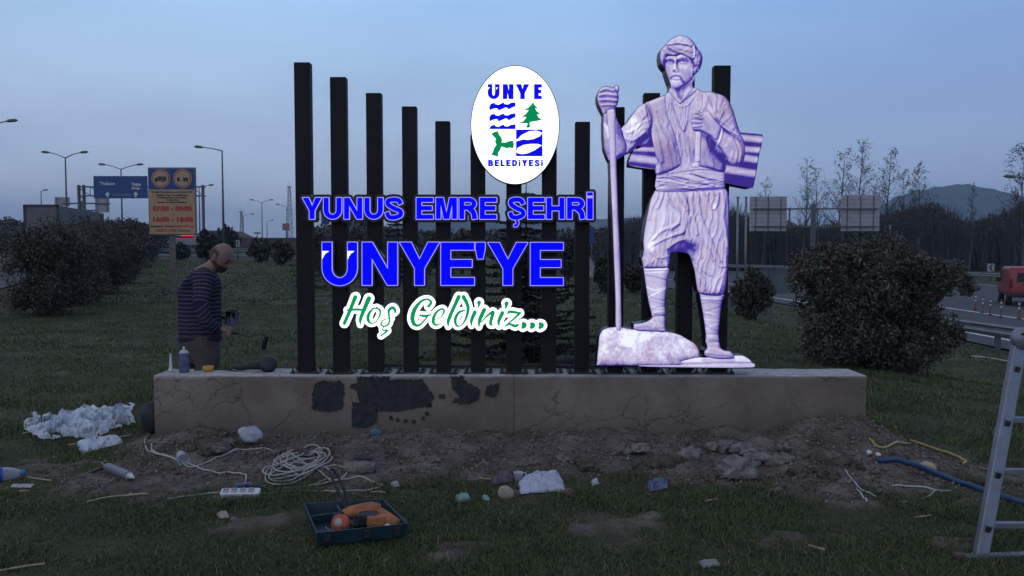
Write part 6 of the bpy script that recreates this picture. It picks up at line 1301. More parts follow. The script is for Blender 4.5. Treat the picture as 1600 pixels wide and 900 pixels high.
def film_mat(name, col, alpha):
    m, t, b = new_mat(name); b.inputs['Base Color'].default_value = (*col, 1); b.inputs['Roughness'].default_value = .25; b.inputs['Specular IOR Level'].default_value = .8
    lw = t.nodes.new('ShaderNodeLayerWeight'); lw.inputs['Blend'].default_value = .45; mr_ = t.nodes.new('ShaderNodeMapRange'); mr_.inputs['To Min'].default_value = alpha * .42; mr_.inputs['To Max'].default_value = min(1, alpha * 1.7); t.links.new(lw.outputs['Facing'], mr_.inputs['Value']); t.links.new(mr_.outputs[0], b.inputs['Alpha']); return m
FILM = film_mat('clear_film', (.70, .74, .84), .50)
PAPER = mat('white_paper', (.46, .46, .48), .7, var=.12, scale=12)
CLOTH = mat('white_cloth', (.50, .52, .58), .9, var=.12, scale=30, bump=.5, bscale=160)
PLAST_W = mat('white_plastic', (.62, .62, .60), .4)
PLAST_B = mat('black_plastic', (.018, .018, .02), .5, bump=.1)
PLAST_BL = mat('blue_plastic', (.02, .09, .42), .35)
WOODL = mat('light_wood', (.40, .32, .21), .75, var=.2, scale=14)
STONE = mat('rubble_stone', (.21, .175, .15), .95, var=.35, scale=22, bump=.8, bscale=90)
MORTAR = mat('grey_mortar', (.255, .222, .195), .95, var=.25, scale=18, bump=.9, bscale=80)
SOILM = mat('soil_clod', (.13, .098, .078), .98, var=.35, scale=25, bump=.9, bscale=90)
TAN = mat('tan_stone', (.36, .30, .22), .9, var=.2, scale=25, bump=.5)
CORD = mat('cream_cord', (.42, .39, .33), .55)
# film heap and what lies beside it
film('plastic_film', 'crumpled clear plastic film lying in a heap on the grass left of the wall', 'plastic film', [(32, 662), (205, 640), (216, 672), (62, 696)], .075, FILM, 4, 84, 36)
cable('timber_offcut', 'long thin pale wooden slat lying in front of the clear film heap', 'slat', [(107, 698), (155, 691), (206, 682)], .009, WOODL, n=4)
cable('timber_offcut', 'short end of a pale slat sticking out under the left end of the film heap', 'slat', [(36, 680), (66, 674)], .009, WOODL, n=4)
FOIL = mat('silver_wrap', (.42, .44, .50), .35, var=.3, scale=20)
sheet('foil_wrapper', 'crumpled silver blue wrapper lying under the thin pale slat', 'wrapper', [(118, 694), (186, 684), (192, 694), (128, 710)], .05, FOIL, 9, 22, 10)
lump('black_bag', 'dark bag leaning against the left end of the wall', 'bag', 228, 690, 38, 54, 30, 3, PLAST_B, .2, 3, c=(WX0 - .055, WALL_Y + .10, gz(WX0 - .05, WALL_Y + .1) + .03))
# water bottle at the left edge
def tube_axis(a, b): a, b = Vector(a), Vector(b); z = (b - a).normalized(); x = z.cross(Vector((0, 0, 1))).normalized(); y = z.cross(x); return Matrix((x, y, z)).transposed(), (b - a).length
a = onG(-26, 756, .045); b = onG(40, 748, .04); M_, L = tube_axis(a, b); bt = thing('plastic_bottle', 'clear plastic water bottle with blue label and blue cap lying at the left edge', 'bottle', tuple(a - Vector((0, 0, .045))))
PET = film_mat('clear_pet', (.55, .60, .66), .55)
m_ = MB(); m_.mat(0, True).lathe([(.03, 0), (.045, .01), (.045, L * .58), (.036, L * .72), (.018, L * .86), (.014, L * .90)], tuple(a), 16, M_); m_.build('bottle_body', PET, bt)
m_ = MB(); m_.mat(0, True).lathe([(.0463, L * .16), (.0463, L * .47)], tuple(a), 16, M_); m_.build('label', PLAST_BL, bt)
m_ = MB(); m_.mat(0, True).lathe([(.018, L * .885), (.018, L * .985), (.015, L)], tuple(a), 12, M_); m_.build('cap', mat('cap_blue', (.02, .16, .50), .4), bt)
cable('wooden_stick', 'thin grey stick pointing right from the blue cap of the bottle', 'stick', [(42, 748), (80, 753)], .006, WOODL, n=4)
sheet('printed_card', 'small printed white card lying beside the plastic bottle', 'card', [(20, 758), (55, 758), (48, 764), (16, 763)], .012, PAPER, 3, 8, 4, fold=.5)
# caulking gun
a = onG(207, 753, .03); b = onG(168, 738, .035); M_, L = tube_axis(b, a); cg = thing('caulking_gun', 'grey caulking gun lying in the grass left of the wall', 'caulking gun', tuple(b - Vector((0, 0, .035)))); GUN = mat('grey_gun', (.16, .16, .20), .45, var=.25, scale=20)
m_ = MB(); m_.mat(0, True).lathe([(.026, 0), (.028, .004), (.028, L * .82), (.029, L * .83), (.029, L * .9)], tuple(b), 14, M_); m_.build('barrel', GUN, cg)
m_ = MB(); m_.mat(0, True).lathe([(.024, L * .9), (.01, L * 1.0), (.005, L * 1.06)], tuple(b), 10, M_); m_.build('nozzle', PLAST_W, cg)
m_ = MB(); z = M_.col[2]; x = M_.col[0]; m_.mat(0, True).tube([b, b - z * .12 + Vector((0, 0, .012))], .005, 6); m_.build('rod', GALV, cg)
m_ = MB(); m_.mat(0, True).tube([b - z * .01, b - z * .05 - Vector((.02, .05, .012)), b - z * .10 - Vector((.03, .11, .026))], [.014, .010, .008], 6); m_.build('handle', PLAST_B, cg)
m_ = MB(); m_.mat(0, True).tube([b - z * .03, b - z * .08 - Vector((.0, .03, .01)), b - z * .13 - Vector((.01, .07, .02))], [.007, .006, .005], 6); m_.build('trigger', GALV, cg)
# straws and chips
for pts, ds in [([(145, 725), (168, 722.5)], 'short pale straw on bare soil above the caulking gun'), ([(136, 787), (180, 778), (232, 774)], 'long pale straw lying in the grass below the caulking gun'), ([(-4, 896), (40, 888), (70, 884)], 'pale stick at the bottom left corner'), ([(196, 778), (207, 774)], 'tiny wood chip above the long straw'), ([(1264, 856), (1288, 863)], 'pale wood chip in the grass low on the right'), ([(1430, 811), (1455, 808)], 'small pale tube in the grass left of the ladder'), ([(1102, 786), (1122, 783)], 'small brown chip in the grass in front of the rubble'), ([(578, 771), (602, 772.5)], 'flat orange wood splinter behind the tool tray'), ([(30, 771), (46, 770)], 'tiny chip below the printed card'), ([(1405, 787), (1420, 787)], 'short white stub right of the forked wire'), ([(746, 750), (768, 750)], 'thin pale stick left of the purple bag')]:
    cable('wood_chip', ds, 'chip', pts, .006 if 'chip' not in ds else .008, WOODL, n=4)
# cup
cb = onG(287, 722, .02); a = cb + Vector((-.04, .05, .02)); M_, L = tube_axis(a, cb + Vector((.02, -.05, .005))); cp = thing('plastic_cup', 'clear plastic cup tipped over beside the white cable at the wall foot', 'cup', tuple(cb))
m_ = MB(); m_.mat(0, True).lathe([(.001, 0), (.026, .001), (.028, .01), (.039, .11), (.041, .112), (.038, .112), (.026, .012)], tuple(a), 16, M_); m_.build('cup_body', PET, cp)
# cables
def p1(*l): return [(x / 3.75, 560 + y / 3.75, *r) for x, y, *r in l]
def p2(*l): return [(320 + x / 3.75, 640 + y / 3.75, *r) for x, y, *r in l]
coil = []; rg = np.random.default_rng(12)
for i in range(9):
    cx, cy = 520 + rg.normal() * 24 + 4 * i, 345 + rg.normal() * 14; A = 195 * (.60 + .42 * rg.random()); B = 60 * (.55 + .7 * rg.random()); tl = R(-20 + rg.normal() * 12)
    if i % 3 == 2: cx += 30; cy -= 28; A *= .62; B *= .9
    for kq in range(9):
        th_ = 2 * math.pi * kq / 9 + .6 * i; coil.append((cx + A * math.cos(th_) * math.cos(tl) - B * math.sin(th_) * math.sin(tl), cy + A * math.cos(th_) * math.sin(tl) + B * math.sin(th_) * math.cos(tl), .004 * i + .006 * rg.random()))
path = p1((900, 428), (850, 492), (868, 552), (950, 572), (1035, 600), (1130, 628), (1300, 578), (1440, 540)) + p2((100, 268), (200, 238), (330, 232), (450, 262), (560, 318), (690, 345), (780, 388), (740, 420)) + p2(*coil) + p2((640, 350), (780, 335), (835, 370), (790, 398), (700, 420), (600, 455), (450, 468)) 
cable('white_cable', 'long cream white cable coiled on the bare soil in front of the wall', 'cable', path, .0052, CORD, .003, 5)
cable('white_cable', 'loose cream white cable loop lying right of the coil', 'cable', p2((640, 450), (780, 402), (900, 395), (1000, 415), (1042, 450), (980, 474), (820, 484), (620, 484), (470, 486), (380, 498), (300, 502)), .0052, CORD, .003, 6)
cable('extension_cord', 'cream extension cord running from the wall corner to the power strip', 'cord', p1((888, 508), (898, 548), (980, 578), (1060, 606), (1150, 630), (1290, 680), (1420, 685), (1442, 715), (1400, 755), (1320, 782), (1345, 790)), .0058, CORD, .003, 6)
cable('white_cable', 'straight pale cable end lying in the grass left of the power strip', 'cable', p1((980, 832), (1080, 818), (1180, 805), (1290, 788)), .0055, CORD, .003, 5)
# power strip with plugs
c = onG(376, 778); ps = thing('power_strip', 'white multi socket power strip on the grass at the end of the cord', 'power strip', tuple(c)); m_ = MB(); ang = R(4); rot = (R(24), 0, ang)
m_.box((0, 0, .026), (.225, .055, .04), rot, .008); m_.build('strip_body', PLAST_W, ps, local=True)
for i in range(4):
    m_ = MB(); m_.box((-.082 + .048 * i, -.009 + .003 * i, .0475), (.034, .034, .008), rot, .002); so = m_.build('socket', mat('socket_grey', (.35, .35, .35), .5) if 'socket_grey' not in bpy.data.materials else bpy.data.materials['socket_grey'], ps, local=True)
    m_ = MB()
    for dx in (-.007, .007): m_.box((-.082 + .048 * i + dx, -.010 + .003 * i, .052), (.006, .006, .004), rot)
    m_.build('socket_holes', PLAST_B, so, local=True)
for dx, dy, w, mm, ds in ((386, 763, 16, mat('purple_plastic', (.14, .10, .24), .5), 'purple'), (403, 766, 14, PLAST_B, 'black'), (372, 764, 10, mat('teal_plastic', (.06, .14, .18), .5), 'teal')):
    c = onG(dx, dy); th = thing('plug_adapter', 'small %s plug adapter lying just behind the power strip' % ds, 'adapter', tuple(c)); s = c.y / FPX; m_ = MB(); m_.box((0, 0, .018), (w * s, .035, .03), (.2, .15, .6), .006); m_.build('housing', mm, th, local=True)
    m_ = MB()
    for q in (-.008, .008): m_.mat(0, True).tube([(w * s * .4, q, .022), (w * s * .4 + .03, q + .02, .026)], .0028, 5)
    m_.build('pins', GALV, th, local=True)
# bags, stones and rubble
lump('plastic_bag', 'white stuffed plastic bag lying against the wall foot above the cable coil', 'bag', 390, 688, 36, 26, 26, 21, mat('white_bag', (.38, .39, .43), .4, var=.3, scale=14), .35, 3, freq=2.3)
lump('concrete_chunk', 'broken concrete chunk with a dark hollow right of the cable coil', 'concrete chunk', 566, 737, 54, 24, 40, 5, STONE, .25, 3, rot=-.2)
lump('dark_rag', 'dark rag draped on the broken concrete chunk', 'rag', 566, 722, 40, 8, 14, 6, PLAST_B, .3, 2, c=tuple(onG(566, 737) + Vector((.01, .0, .085))), rot=-.35)
lump('blue_wrapper', 'small pale blue wrapper at the wall foot under the big black patch', 'wrapper', 586, 680, 20, 13, 10, 8, mat('pale_blue', (.10, .15, .22), .5, var=.2, scale=20), .4, 2, c=(P(586, 680, 6).x, 6.0, gz(P(586, 680, 6).x, 6.0)))
sheet('white_cloth', 'crumpled white cloth lying at the edge of the soil in front of the wall', 'cloth', [(808, 752), (872, 742), (884, 770), (812, 774)], .055, CLOTH, 15, 34, 18, 1.0, ragged=.22, fold=1.1, smooth=True)
lump('round_stone', 'tan stone with two pits beside the white cloth', 'stone', 790, 778, 26, 24, 18, 9, TAN, .16, 3)
lump('brown_stone', 'brown stone right behind the tan stone, touching the white cloth', 'stone', 803, 777, 20, 17, 16, 14, SOILM, .2, 2)
lump('brown_stone', 'reddish brown stone at the right end of the white cloth', 'stone', 889, 775, 20, 17, 18, 16, mat('red_stone', (.14, .085, .065), .95, var=.2, scale=20, bump=.5), .25, 2)
sheet('purple_bag', 'flat purple brown bag behind the tan stone', 'bag', [(768, 752), (796, 742), (802, 752), (772, 760)], .05, mat('purple_film', (.12, .085, .11), .45, var=.3, scale=12), 22, 14, 8)
c = onG(810, 754); th = thing('paper_cup', 'small white paper cup standing behind the white cloth', 'cup', tuple(c)); m_ = MB(); m_.mat(0, True).lathe([(.022, 0), (.03, .062), (.032, .064), (.029, .064), (.021, .004)], (0, 0, 0), 14); m_.build('cup_body', PAPER, th, local=True)
m_ = MB(); m_.mat(0, True).tube([(.03, 0, .06), (.045, 0, .06), (.05, 0, .045)], .004, 5); m_.build('handle', PAPER, th, local=True)
GRN_F = mat('green_film', (.22, .34, .30), .4, var=.2, scale=20)
sheet('green_scrap', 'pale green plastic scrap in the grass left of the white cloth', 'plastic scrap', [(711, 778), (728, 772), (736, 782), (716, 788)], .025, GRN_F, 31, 10, 6)
sheet('green_scrap', 'small pale green plastic strip right of the larger green scrap', 'plastic scrap', [(752, 778), (762, 779), (766, 785), (756, 783)], .02, GRN_F, 32, 8, 4)
sheet('paper_scrap', 'small white paper scrap on the soil right of the white cloth', 'paper scrap', [(924, 756), (932, 752), (936, 758), (926, 761)], .03, PAPER, 33, 8, 5)
sheet('navy_wrapper', 'crumpled navy and white wrapper in the grass in front of the wall', 'wrapper', [(1010, 758), (1038, 752), (1044, 764), (1016, 770)], .045, mat('navy_wrap', (.03, .045, .12), .4, col2=(.16, .19, .27), scale=26), 34, 14, 8)
sheet('paper_scrap', 'white paper scrap at the lower edge, right of centre', 'paper scrap', [(1090, 880), (1118, 876), (1126, 886), (1098, 890)], .012, mat('dirty_paper', (.28, .28, .27), .8, var=.3, scale=30), 36, 10, 6)
sheet('paper_scrap', 'small white crumpled scrap behind the tool tray', 'paper scrap', [(610, 757), (622, 755), (624, 762), (614, 763)], .02, PAPER, 37, 8, 5)
sheet('paper_scrap', 'pale flat scrap in the grass below the power strip', 'paper scrap', [(338, 806), (354, 803), (358, 810), (344, 812)], .015, mat('buff_scrap', (.33, .28, .22), .8, var=.3, scale=30), 38, 8, 5)
lump('flat_stone', 'pale flat stone in the grass below the power strip', 'stone', 366, 813, 14, 9, 12, 41, STONE, .3, 2)
RB = [(972, 706, 40, 18, STONE), (1000, 700, 26, 14, MORTAR), (1078, 712, 36, 28, MORTAR), (1062, 720, 18, 16, SOILM), (1112, 698, 24, 18, MORTAR), (1134, 700, 34, 24, MORTAR), (1160, 706, 40, 26, MORTAR), (1182, 716, 36, 24, MORTAR), (1150, 738, 58, 40, MORTAR), (1204, 722, 30, 22, MORTAR), (1226, 722, 34, 26, MORTAR), (1222, 702, 40, 20, STONE), (1252, 716, 28, 18, STONE), (1276, 718, 22, 16, SOILM), (1304, 712, 22, 16, STONE), (1246, 742, 34, 20, SOILM), (1292, 742, 42, 22, SOILM), (1336, 728, 34, 18, SOILM), (1030, 724, 40, 24, SOILM), (985, 730, 34, 18, SOILM), (1105, 748, 32, 18, SOILM), (918, 728, 40, 22, SOILM), (880, 716, 24, 12, STONE), (640, 712, 24, 14, STONE), (676, 718, 22, 13, STONE), (700, 708, 18, 11, STONE), (610, 705, 20, 12, SOILM), (345, 700, 30, 16, STONE), (322, 706, 22, 13, SOILM), (300, 702, 20, 12, SOILM), (360, 690, 22, 12, STONE), (470, 704, 22, 11, SOILM), (430, 706, 18, 10, STONE), (1368, 742, 22, 12, SOILM), (1180, 760, 26, 14, SOILM), (1214, 766, 20, 12, STONE), (1380, 768, 20, 12, STONE), (1264, 764, 24, 13, SOILM), (1320, 752, 22, 12, STONE), (756, 724, 16, 9, STONE), (836, 722, 16, 9, STONE)]
ORD = ['first', 'second', 'third', 'fourth', 'fifth', 'sixth', 'seventh', 'eighth', 'ninth', 'tenth', 'eleventh', 'twelfth', 'thirteenth', 'fourteenth', 'fifteenth', 'sixteenth', 'seventeenth', 'eighteenth', 'nineteenth', 'twentieth']
RB.sort(key=lambda r: r[0]); seen = {}
for i, (px, py, w, h, mm) in enumerate(RB):
    seen[mm.name] = seen.get(mm.name, -1) + 1
    lump('rubble_lump', '%s %s lump at the wall foot, %s of its colour from the left' % ('large' if w > 35 else 'small' if w < 24 else 'medium', {'grey_mortar': 'grey mortar', 'rubble_stone': 'brown grey stone', 'soil_clod': 'dark soil'}[mm.name], ORD[seen[mm.name]]), 'rubble', px, py + h * .12, w * .95, h * .85, w * .75, 100 + i, mm, 1.25, 3, 'lumps of rubble along the wall foot', freq=3.4, rot=i * .7, sink=.45)
# fine gravel over the soil: too many to pick apart
def gravel(n):
    rg = np.random.default_rng(55); x = -3.2 + 7.0 * rg.random(n); y = 4.6 + 1.45 * rg.random(n) ** .8; k = (rg.random(n) < dirt(x, y)) & (fbm(x * 3 + 4, y * 3, 3) > .40 - .15 * rg.random(n)); x = x[k]; y = y[k]; n = len(x); z = tz(x, y); s = .003 + .014 * rg.random(n) ** 4.0; 
    base = np.array([[1, 0, 0], [-1, 0, 0], [0, 1, 0], [0, -1, 0], [0, 0, .8], [0, 0, -.8]]); f = np.array([[0, 2, 4], [2, 1, 4], [1, 3, 4], [3, 0, 4], [2, 0, 5], [1, 2, 5], [3, 1, 5], [0, 3, 5]])
    j = base[None] * (.6 + .8 * rg.random((n, 6, 1))) * s[:, None, None]; a = rg.random(n) * 6.28; ca, sa = np.cos(a)[:, None], np.sin(a)[:, None]; X = j[..., 0] * ca - j[..., 1] * sa; Y = j[..., 0] * sa + j[..., 1] * ca
    V = np.stack([X + x[:, None], Y + y[:, None], j[..., 2] + (z + s * .3)[:, None]], -1).reshape(-1, 3); F = (f[None] + 6 * np.arange(n)[:, None, None]).reshape(-1, 3); c = tints(n, [(.15, .122, .10), (.19, .16, .137), (.10, .08, .065), (.20, .172, .15), (.155, .13, .11)], .16)
    return np_mesh('gravel', V, F, GRASSM, ('tint', np.repeat(np.concatenate([c, np.ones((n, 1))], 1), 6, 0)), corner=3)
tag(gravel(22000), 'loose crumbs of soil and gravel along the wall foot', 'gravel', kind='stuff')
# right side: tape, pipe, wires, foam
def p4(*l): return [(1040 + x / 2.646, 560 + y / 2.646, *r) for x, y, *r in l]
TAPE = mat('yellow_tape', (.42, .33, .08), .5)
cable('yellow_tape', 'yellow warning tape strip lying on the grass right of the wall, left piece', 'tape', p4((840, 342), (900, 350), (1000, 360)), .009, TAPE, n=4)
cable('yellow_tape', 'yellow warning tape strip lying on the grass right of the wall, longer right piece', 'tape', p4((1010, 346), (1100, 376), (1180, 404), (1240, 432), (1232, 444)), .010, TAPE, n=4)
cable('blue_pipe', 'dark blue plastic pipe running over the grass behind the ladder', 'pipe', p4((870, 404), (960, 428), (1030, 450), (1150, 498), (1320, 560), (1420, 592), (1520, 622)), .016, mat('pipe_blue', (.02, .065, .15), .45), n=10)
for pts, ds in [(p4((742, 465), (775, 510), (798, 535), (868, 578)), 'white wire on the soil right of the rubble, longer branch of the fork'), (p4((790, 540), (812, 570), (832, 595)), 'white wire stub, short branch of the fork'), (p4((935, 532), (1010, 535), (1110, 546), (1180, 555)), 'white wire lying across the grass behind the pale stub'), (p4((1112, 548), (1100, 565), (1060, 587)), 'bent white wire end joining the straight white wire')]:
    cable('white_wire', ds, 'wire', pts, .0055, mat('wire_white', (.50, .49, .46), .5) if 'wire_white' not in bpy.data.materials else bpy.data.materials['wire_white'], n=5)
FOAM = mat('white_foam', (.7, .7, .72), .7)
lump('foam_piece', 'left of two white foam pieces at the right foot of the wall', 'foam', 1358, 707, 8, 7, 8, 71, FOAM, .4, 2); lump('foam_piece', 'right of two white foam pieces at the right foot of the wall', 'foam', 1372, 710, 8, 6, 8, 72, FOAM, .4, 2)
lump('yellow_stone', 'pale yellow stone beside the blue pipe right of the wall', 'stone', 1450, 733, 26, 15, 20, 73, mat('yellow_sandstone', (.46, .37, .24), .85, var=.15, scale=20), .3, 3)
lump('flat_stone', 'flat grey stone left of the yellow stone', 'stone', 1424, 724, 20, 7, 14, 74, STONE, .3, 2)
cable('white_hose', 'pale hose lying on the grass in front of the guard rail', 'hose', [(1518, 558), (1545, 561), (1575, 566), (1600, 566)], .02, mat('hose_white', (.42, .43, .42), .5), n=6)
lump('dark_sack', 'dark sack lying on the grass just behind the wall, left of the last free post', 'sack', 884, 575, 56, 26, 30, 75, mat('slate_cloth', (.030, .034, .05), .8, var=.2), .25, 3, c=(P(884, 560, 7.2).x, 7.2, gz(.5, 7.2) + .38))
# on the wall: nozzle, spray can, tape, grinder, rods
c = onW(267, 581); th = thing('sealant_nozzle', 'white sealant nozzle standing at the left end of the wall top', 'nozzle', tuple(c)); m_ = MB(); m_.mat(0, True).lathe([(.014, 0), (.015, .01), (.012, .035), (.008, .10), (.0035, .14)], n=12); m_.build('nozzle_cone', PLAST_W, th, local=True); m_ = MB(); m_.mat(0, True).lathe([(.017, 0), (.017, .022)], n=12); m_.build('nozzle_collar', PLAST_W, th, local=True)
c = onW(288, 581.5); th = thing('spray_can', 'dark blue spray can with pale shoulder standing on the wall top', 'spray can', tuple(c)); m_ = MB(); m_.mat(0, True).lathe([(.036, 0), (.037, .004), (.037, .14), (.036, .145)], n=20); cb_ = m_.build('can_body', mat('can_blue', (.045, .06, .13), .35, metal=.2, col2=(.16, .18, .26), scale=30), th, local=True)
m_ = MB(); m_.mat(0, True).lathe([(.036, .145), (.034, .152), (.022, .166), (.012, .170)], n=20); m_.build('can_shoulder', mat('can_grey', (.45, .46, .5), .35, metal=.3), th, local=True)
m_ = MB(); m_.mat(0, True).lathe([(.009, .168), (.009, .186), (.006, .192)], n=12); m_.build('spray_button', PLAST_W, th, local=True)
c = onW(325.5, 580); th = thing('tape_roll', 'orange yellow tape roll lying on the wall top in front of the man', 'tape roll', tuple(c)); m_ = MB(); m_.mat(0, True).lathe([(.022, 0), (.039, 0), (.039, .04), (.022, .04), (.022, 0)], n=24); m_.build('tape_ring', mat('orange_tape', (.55, .27, .03), .5), th, local=True)
m_ = MB(); m_.mat(0, True).lathe([(.0195, .001), (.0215, .001), (.0215, .039), (.0195, .039), (.0195, .001)], n=24); m_.build('core', WOODL, th, local=True)
c = onW(404, 581); th = thing('angle_grinder', 'black angle grinder lying on the wall top left of the tallest post', 'power tool', tuple(c)); BT = mat('black_tool', (.022, .022, .026), .5, bump=.15, bscale=60)
m_ = MB(); m_.mat(0, True).tube([(-.17, .0, .03), (-.13, .0, .035), (-.08, .0, .042), (-.03, 0, .05), (.03, 0, .052)], [.018, .027, .026, .034, .036], 12); m_.build('motor_housing', BT, th, local=True)
m_ = MB(); m_.mat(0, True).lathe([(.001, -.035), (.05, -.034), (.066, -.02), (.068, .008), (.055, .026), (.03, .034), (.001, .036)], (.075, -.01, .062), 18, Euler((R(62), 0, R(12))).to_matrix()); m_.build('disc_guard', BT, th, local=True)
m_ = MB(); m_.mat(0, True).tube([(-.17, 0, .03), (-.24, .03, .016), (-.32, .05, .012), (-.40, .03, .012)], .007, 6); m_.build('power_cord', PLAST_B, th, local=True)
for a_, b_, ds in [((345, 577), (371, 581.5), 'front one of two thin steel rods in front of the black grinder'), ((352, 575.5), (382, 579), 'rear one of two thin steel rods in front of the black grinder')]:
    a, b = onW(*a_), onW(*b_); m_ = MB(); m_.mat(0, True).tube([a + Vector((0, 0, .006)), b + Vector((0, 0, .006))], .005, 6); tag(m_.build('steel_rod', STEEL_D), ds, 'rod')
c = onW(310, 578.5); lump('black_scrap', 'small black scrap on the wall top between spray can and tape roll', 'scrap', 0, 0, 14, 5, 10, 81, PLAST_B, .4, 2, c=tuple(c))
# tool tray
TEAL = mat('teal_plastic_tray', (.010, .036, .044), .45, var=.2, scale=8); ORG = mat('orange_tool', (.37, .135, .045), .55, var=.4, scale=14, bump=.15)
tl, tr, br, bl = [G(*p, .10) for p in ((474, 786), (599, 779), (638, 818), (494, 833))]; tray_c = (tl + tr + br + bl) / 4; gzc = gz(tray_c.x, tray_c.y)
tray = thing('tool_tray', 'dark teal open plastic tool case lying in the grass in front of the wall', 'tool case', (tray_c.x, tray_c.y, gzc)); cor = [tl, tr, br, bl]; zf = gzc + .02
def inset(p, k): return p + (tray_c - p) * k
m_ = MB(); lo = [Vector((inset(p, .05).x, inset(p, .05).y, zf)) for p in cor]; li = [Vector((inset(p, .09).x, inset(p, .09).y, zf + .008)) for p in cor]; hi = [Vector(p) for p in cor]; hi2 = [inset(p, .035) for p in cor]
m_.add(lo + hi + hi2 + li, [[0, 3, 2, 1]] + [[i, (i + 1) % 4, 4 + (i + 1) % 4, 4 + i] for i in range(4)] + [[4 + i, 4 + (i + 1) % 4, 8 + (i + 1) % 4, 8 + i] for i in range(4)] + [[8 + i, 8 + (i + 1) % 4, 12 + (i + 1) % 4, 12 + i] for i in range(4)] + [[12, 13, 14, 15]]); m_.build('case_shell', TEAL, tray)
def tr_(u, v, z=0): return (tl * (1 - u) + tr * u) * (1 - v) + (bl * (1 - u) + br * u) * v + Vector((0, 0, z))
def seg(a, b, h, w, nm, m):
    a = tr_(*a); b = tr_(*b); d_ = (b - a); n = Vector((-d_.y, d_.x, 0)).normalized() * w; m_ = MB(); zz = zf + .006; m_.add([Vector((q.x, q.y, z)) + s * n for z in (zz, zz + h) for q in (a, b) for s in (-1, 1)], [[0, 2, 3, 1], [4, 5, 7, 6], [0, 1, 5, 4], [2, 6, 7, 3], [0, 4, 6, 2], [1, 3, 7, 5]]); return m_.build(nm, m, tray)
seg((.05, .36), (.40, .30), .045, .006, 'divider', TEAL); seg((.40, .06), (.40, .30), .05, .006, 'divider', TEAL); seg((.30, .40), (.36, .95), .035, .006, 'divider', TEAL)
for u in (.12, .55, .88):
    q = tr_(u, 1.0); m_ = MB(); m_.box((q.x, q.y - .004, q.z - .03), (.035, .012, .04), (0, 0, .03), .003); m_.build('latch', PLAST_B, tray)
zt_ = .035
dr = thing('power_drill', 'orange power drill lying in the teal tool case', 'power tool', tuple(tr_(.62, .5, -.07)))
def dq(u, v, z): return tr_(u, v, z - .10 + gzc)
m_ = MB(); m_.mat(0, True).tube([dq(.40, .44, .075), dq(.46, .42, .08), dq(.60, .42, .085), dq(.74, .40, .088), dq(.84, .42, .08)], [.026, .034, .038, .040, .034], 12); m_.build('drill_body', ORG, dr)
m_ = MB(); m_.mat(0, True).tube([dq(.80, .42, .075), dq(.88, .60, .065), dq(.93, .80, .055)], [.034, .030, .032], 10); m_.build('grip', ORG, dr)
m_ = MB(); m_.mat(0, True).tube([dq(.40, .44, .075), dq(.33, .46, .072), dq(.27, .48, .07)], [.020, .024, .010], 10); m_.build('chuck', BT, dr)
m_ = MB(); m_.box(dq(.66, .56, .065), (.10, .07, .06), (0, 0, .05), .01); m_.build('battery', BT, dr)
m_ = MB(); m_.box(dq(.75, .62, .062), (.10, .055, .055), (0, 0, .1), .012); m_.build('side_handle', ORG, dr)
rl = thing('tape_measure', 'round orange red tape measure in the left half of the tool case', 'tape measure', tuple(dq(.33, .66, .03))); m_ = MB(); m_.mat(0, True).lathe([(.001, -.025), (.04, -.025), (.046, -.015), (.046, .015), (.04, .025), (.001, .025)], tuple(dq(.33, .64, .062)), 20, Euler((R(60), 0, R(-20))).to_matrix()); m_.build('tape_housing', mat('orange_red', (.45, .09, .04), .45, var=.2, scale=20), rl)
m_ = MB(); m_.mat(0, True).lathe([(.001, .0255), (.022, .0255), (.022, .028), (.001, .028)], tuple(dq(.33, .64, .062)), 16, Euler((R(60), 0, R(-20))).to_matrix()); m_.build('label', mat('pale_label', (.4, .36, .3), .6), rl)
lump('white_cup', 'small white cap lying at the right front corner of the tool case', 'cap', 0, 0, 14, 15, 12, 91, PLAST_W, .12, 3, c=tuple(dq(.84, .78, .028)))
hp = [dq(.46, .52, .03), dq(.43, .40, .12), dq(.36, .20, .20), dq(.33, .02, .245), dq(.38, -.08, .25), dq(.44, .02, .21), dq(.50, .30, .12), dq(.52, .62, .035)]; m_ = MB(); m_.mat(0, True).tube([Vector(p) for p in spline([tuple(p) for p in hp], 6)], .008, 8); tag(m_.build('black_cable', PLAST_B), 'stiff black cord looping up out of the tool case', 'cord')
for a_, b_, ds in [((.10, .80), (.20, .95), 'left'), ((.16, .62), (.26, .96), 'middle'), ((.25, .62), (.18, .97), 'right')]:
    m_ = MB(); m_.mat(0, True).tube([dq(*a_, .05), dq(*b_, .032)], .004, 6); tag(m_.build('drill_bit', GALV), '%s of three steel bits in the left front compartment of the tool case' % ds, 'drill bit')
# ladder at the right edge
ALU = mat('aluminium', (.24, .25, .27), .45, metal=.55, var=.15, scale=12, bump=.08); ld = thing('aluminium_ladder', 'folding aluminium ladder standing at the right edge of the picture', 'ladder', tuple(onG(1532, 874)))
f0 = onG(1531, 874); f1 = P(1592, 540, f0.y + .22); width = .46; r0 = f0 + Vector((width, 0.02, 0)); r1 = f1 + Vector((width - .13, .02, 0))
def rail(a, b, nm='rail'):
    d_ = (b - a); d_.normalize(); x = Vector((1, 0, 0)); x = (x - d_ * x.dot(d_)).normalized(); y = d_.cross(x); m_ = MB(); w, h = .030, .013; V = []
    for p in (a, b):
        for sx_, sy_ in ((-1, -1), (1, -1), (1, 1), (-1, 1)): V.append(p + x * w * sx_ + y * h * 1.6 * sy_)
    m_.add(V, [[3, 2, 1, 0], [4, 5, 6, 7], [0, 1, 5, 4], [1, 2, 6, 5], [2, 3, 7, 6], [3, 0, 4, 7]]); o = m_.build(nm, ALU, ld); md = o.modifiers.new('bevel', 'BEVEL'); md.width = .005; md.segments = 2; return o
ra = rail(f0, f1); rb = rail(r0, r1)
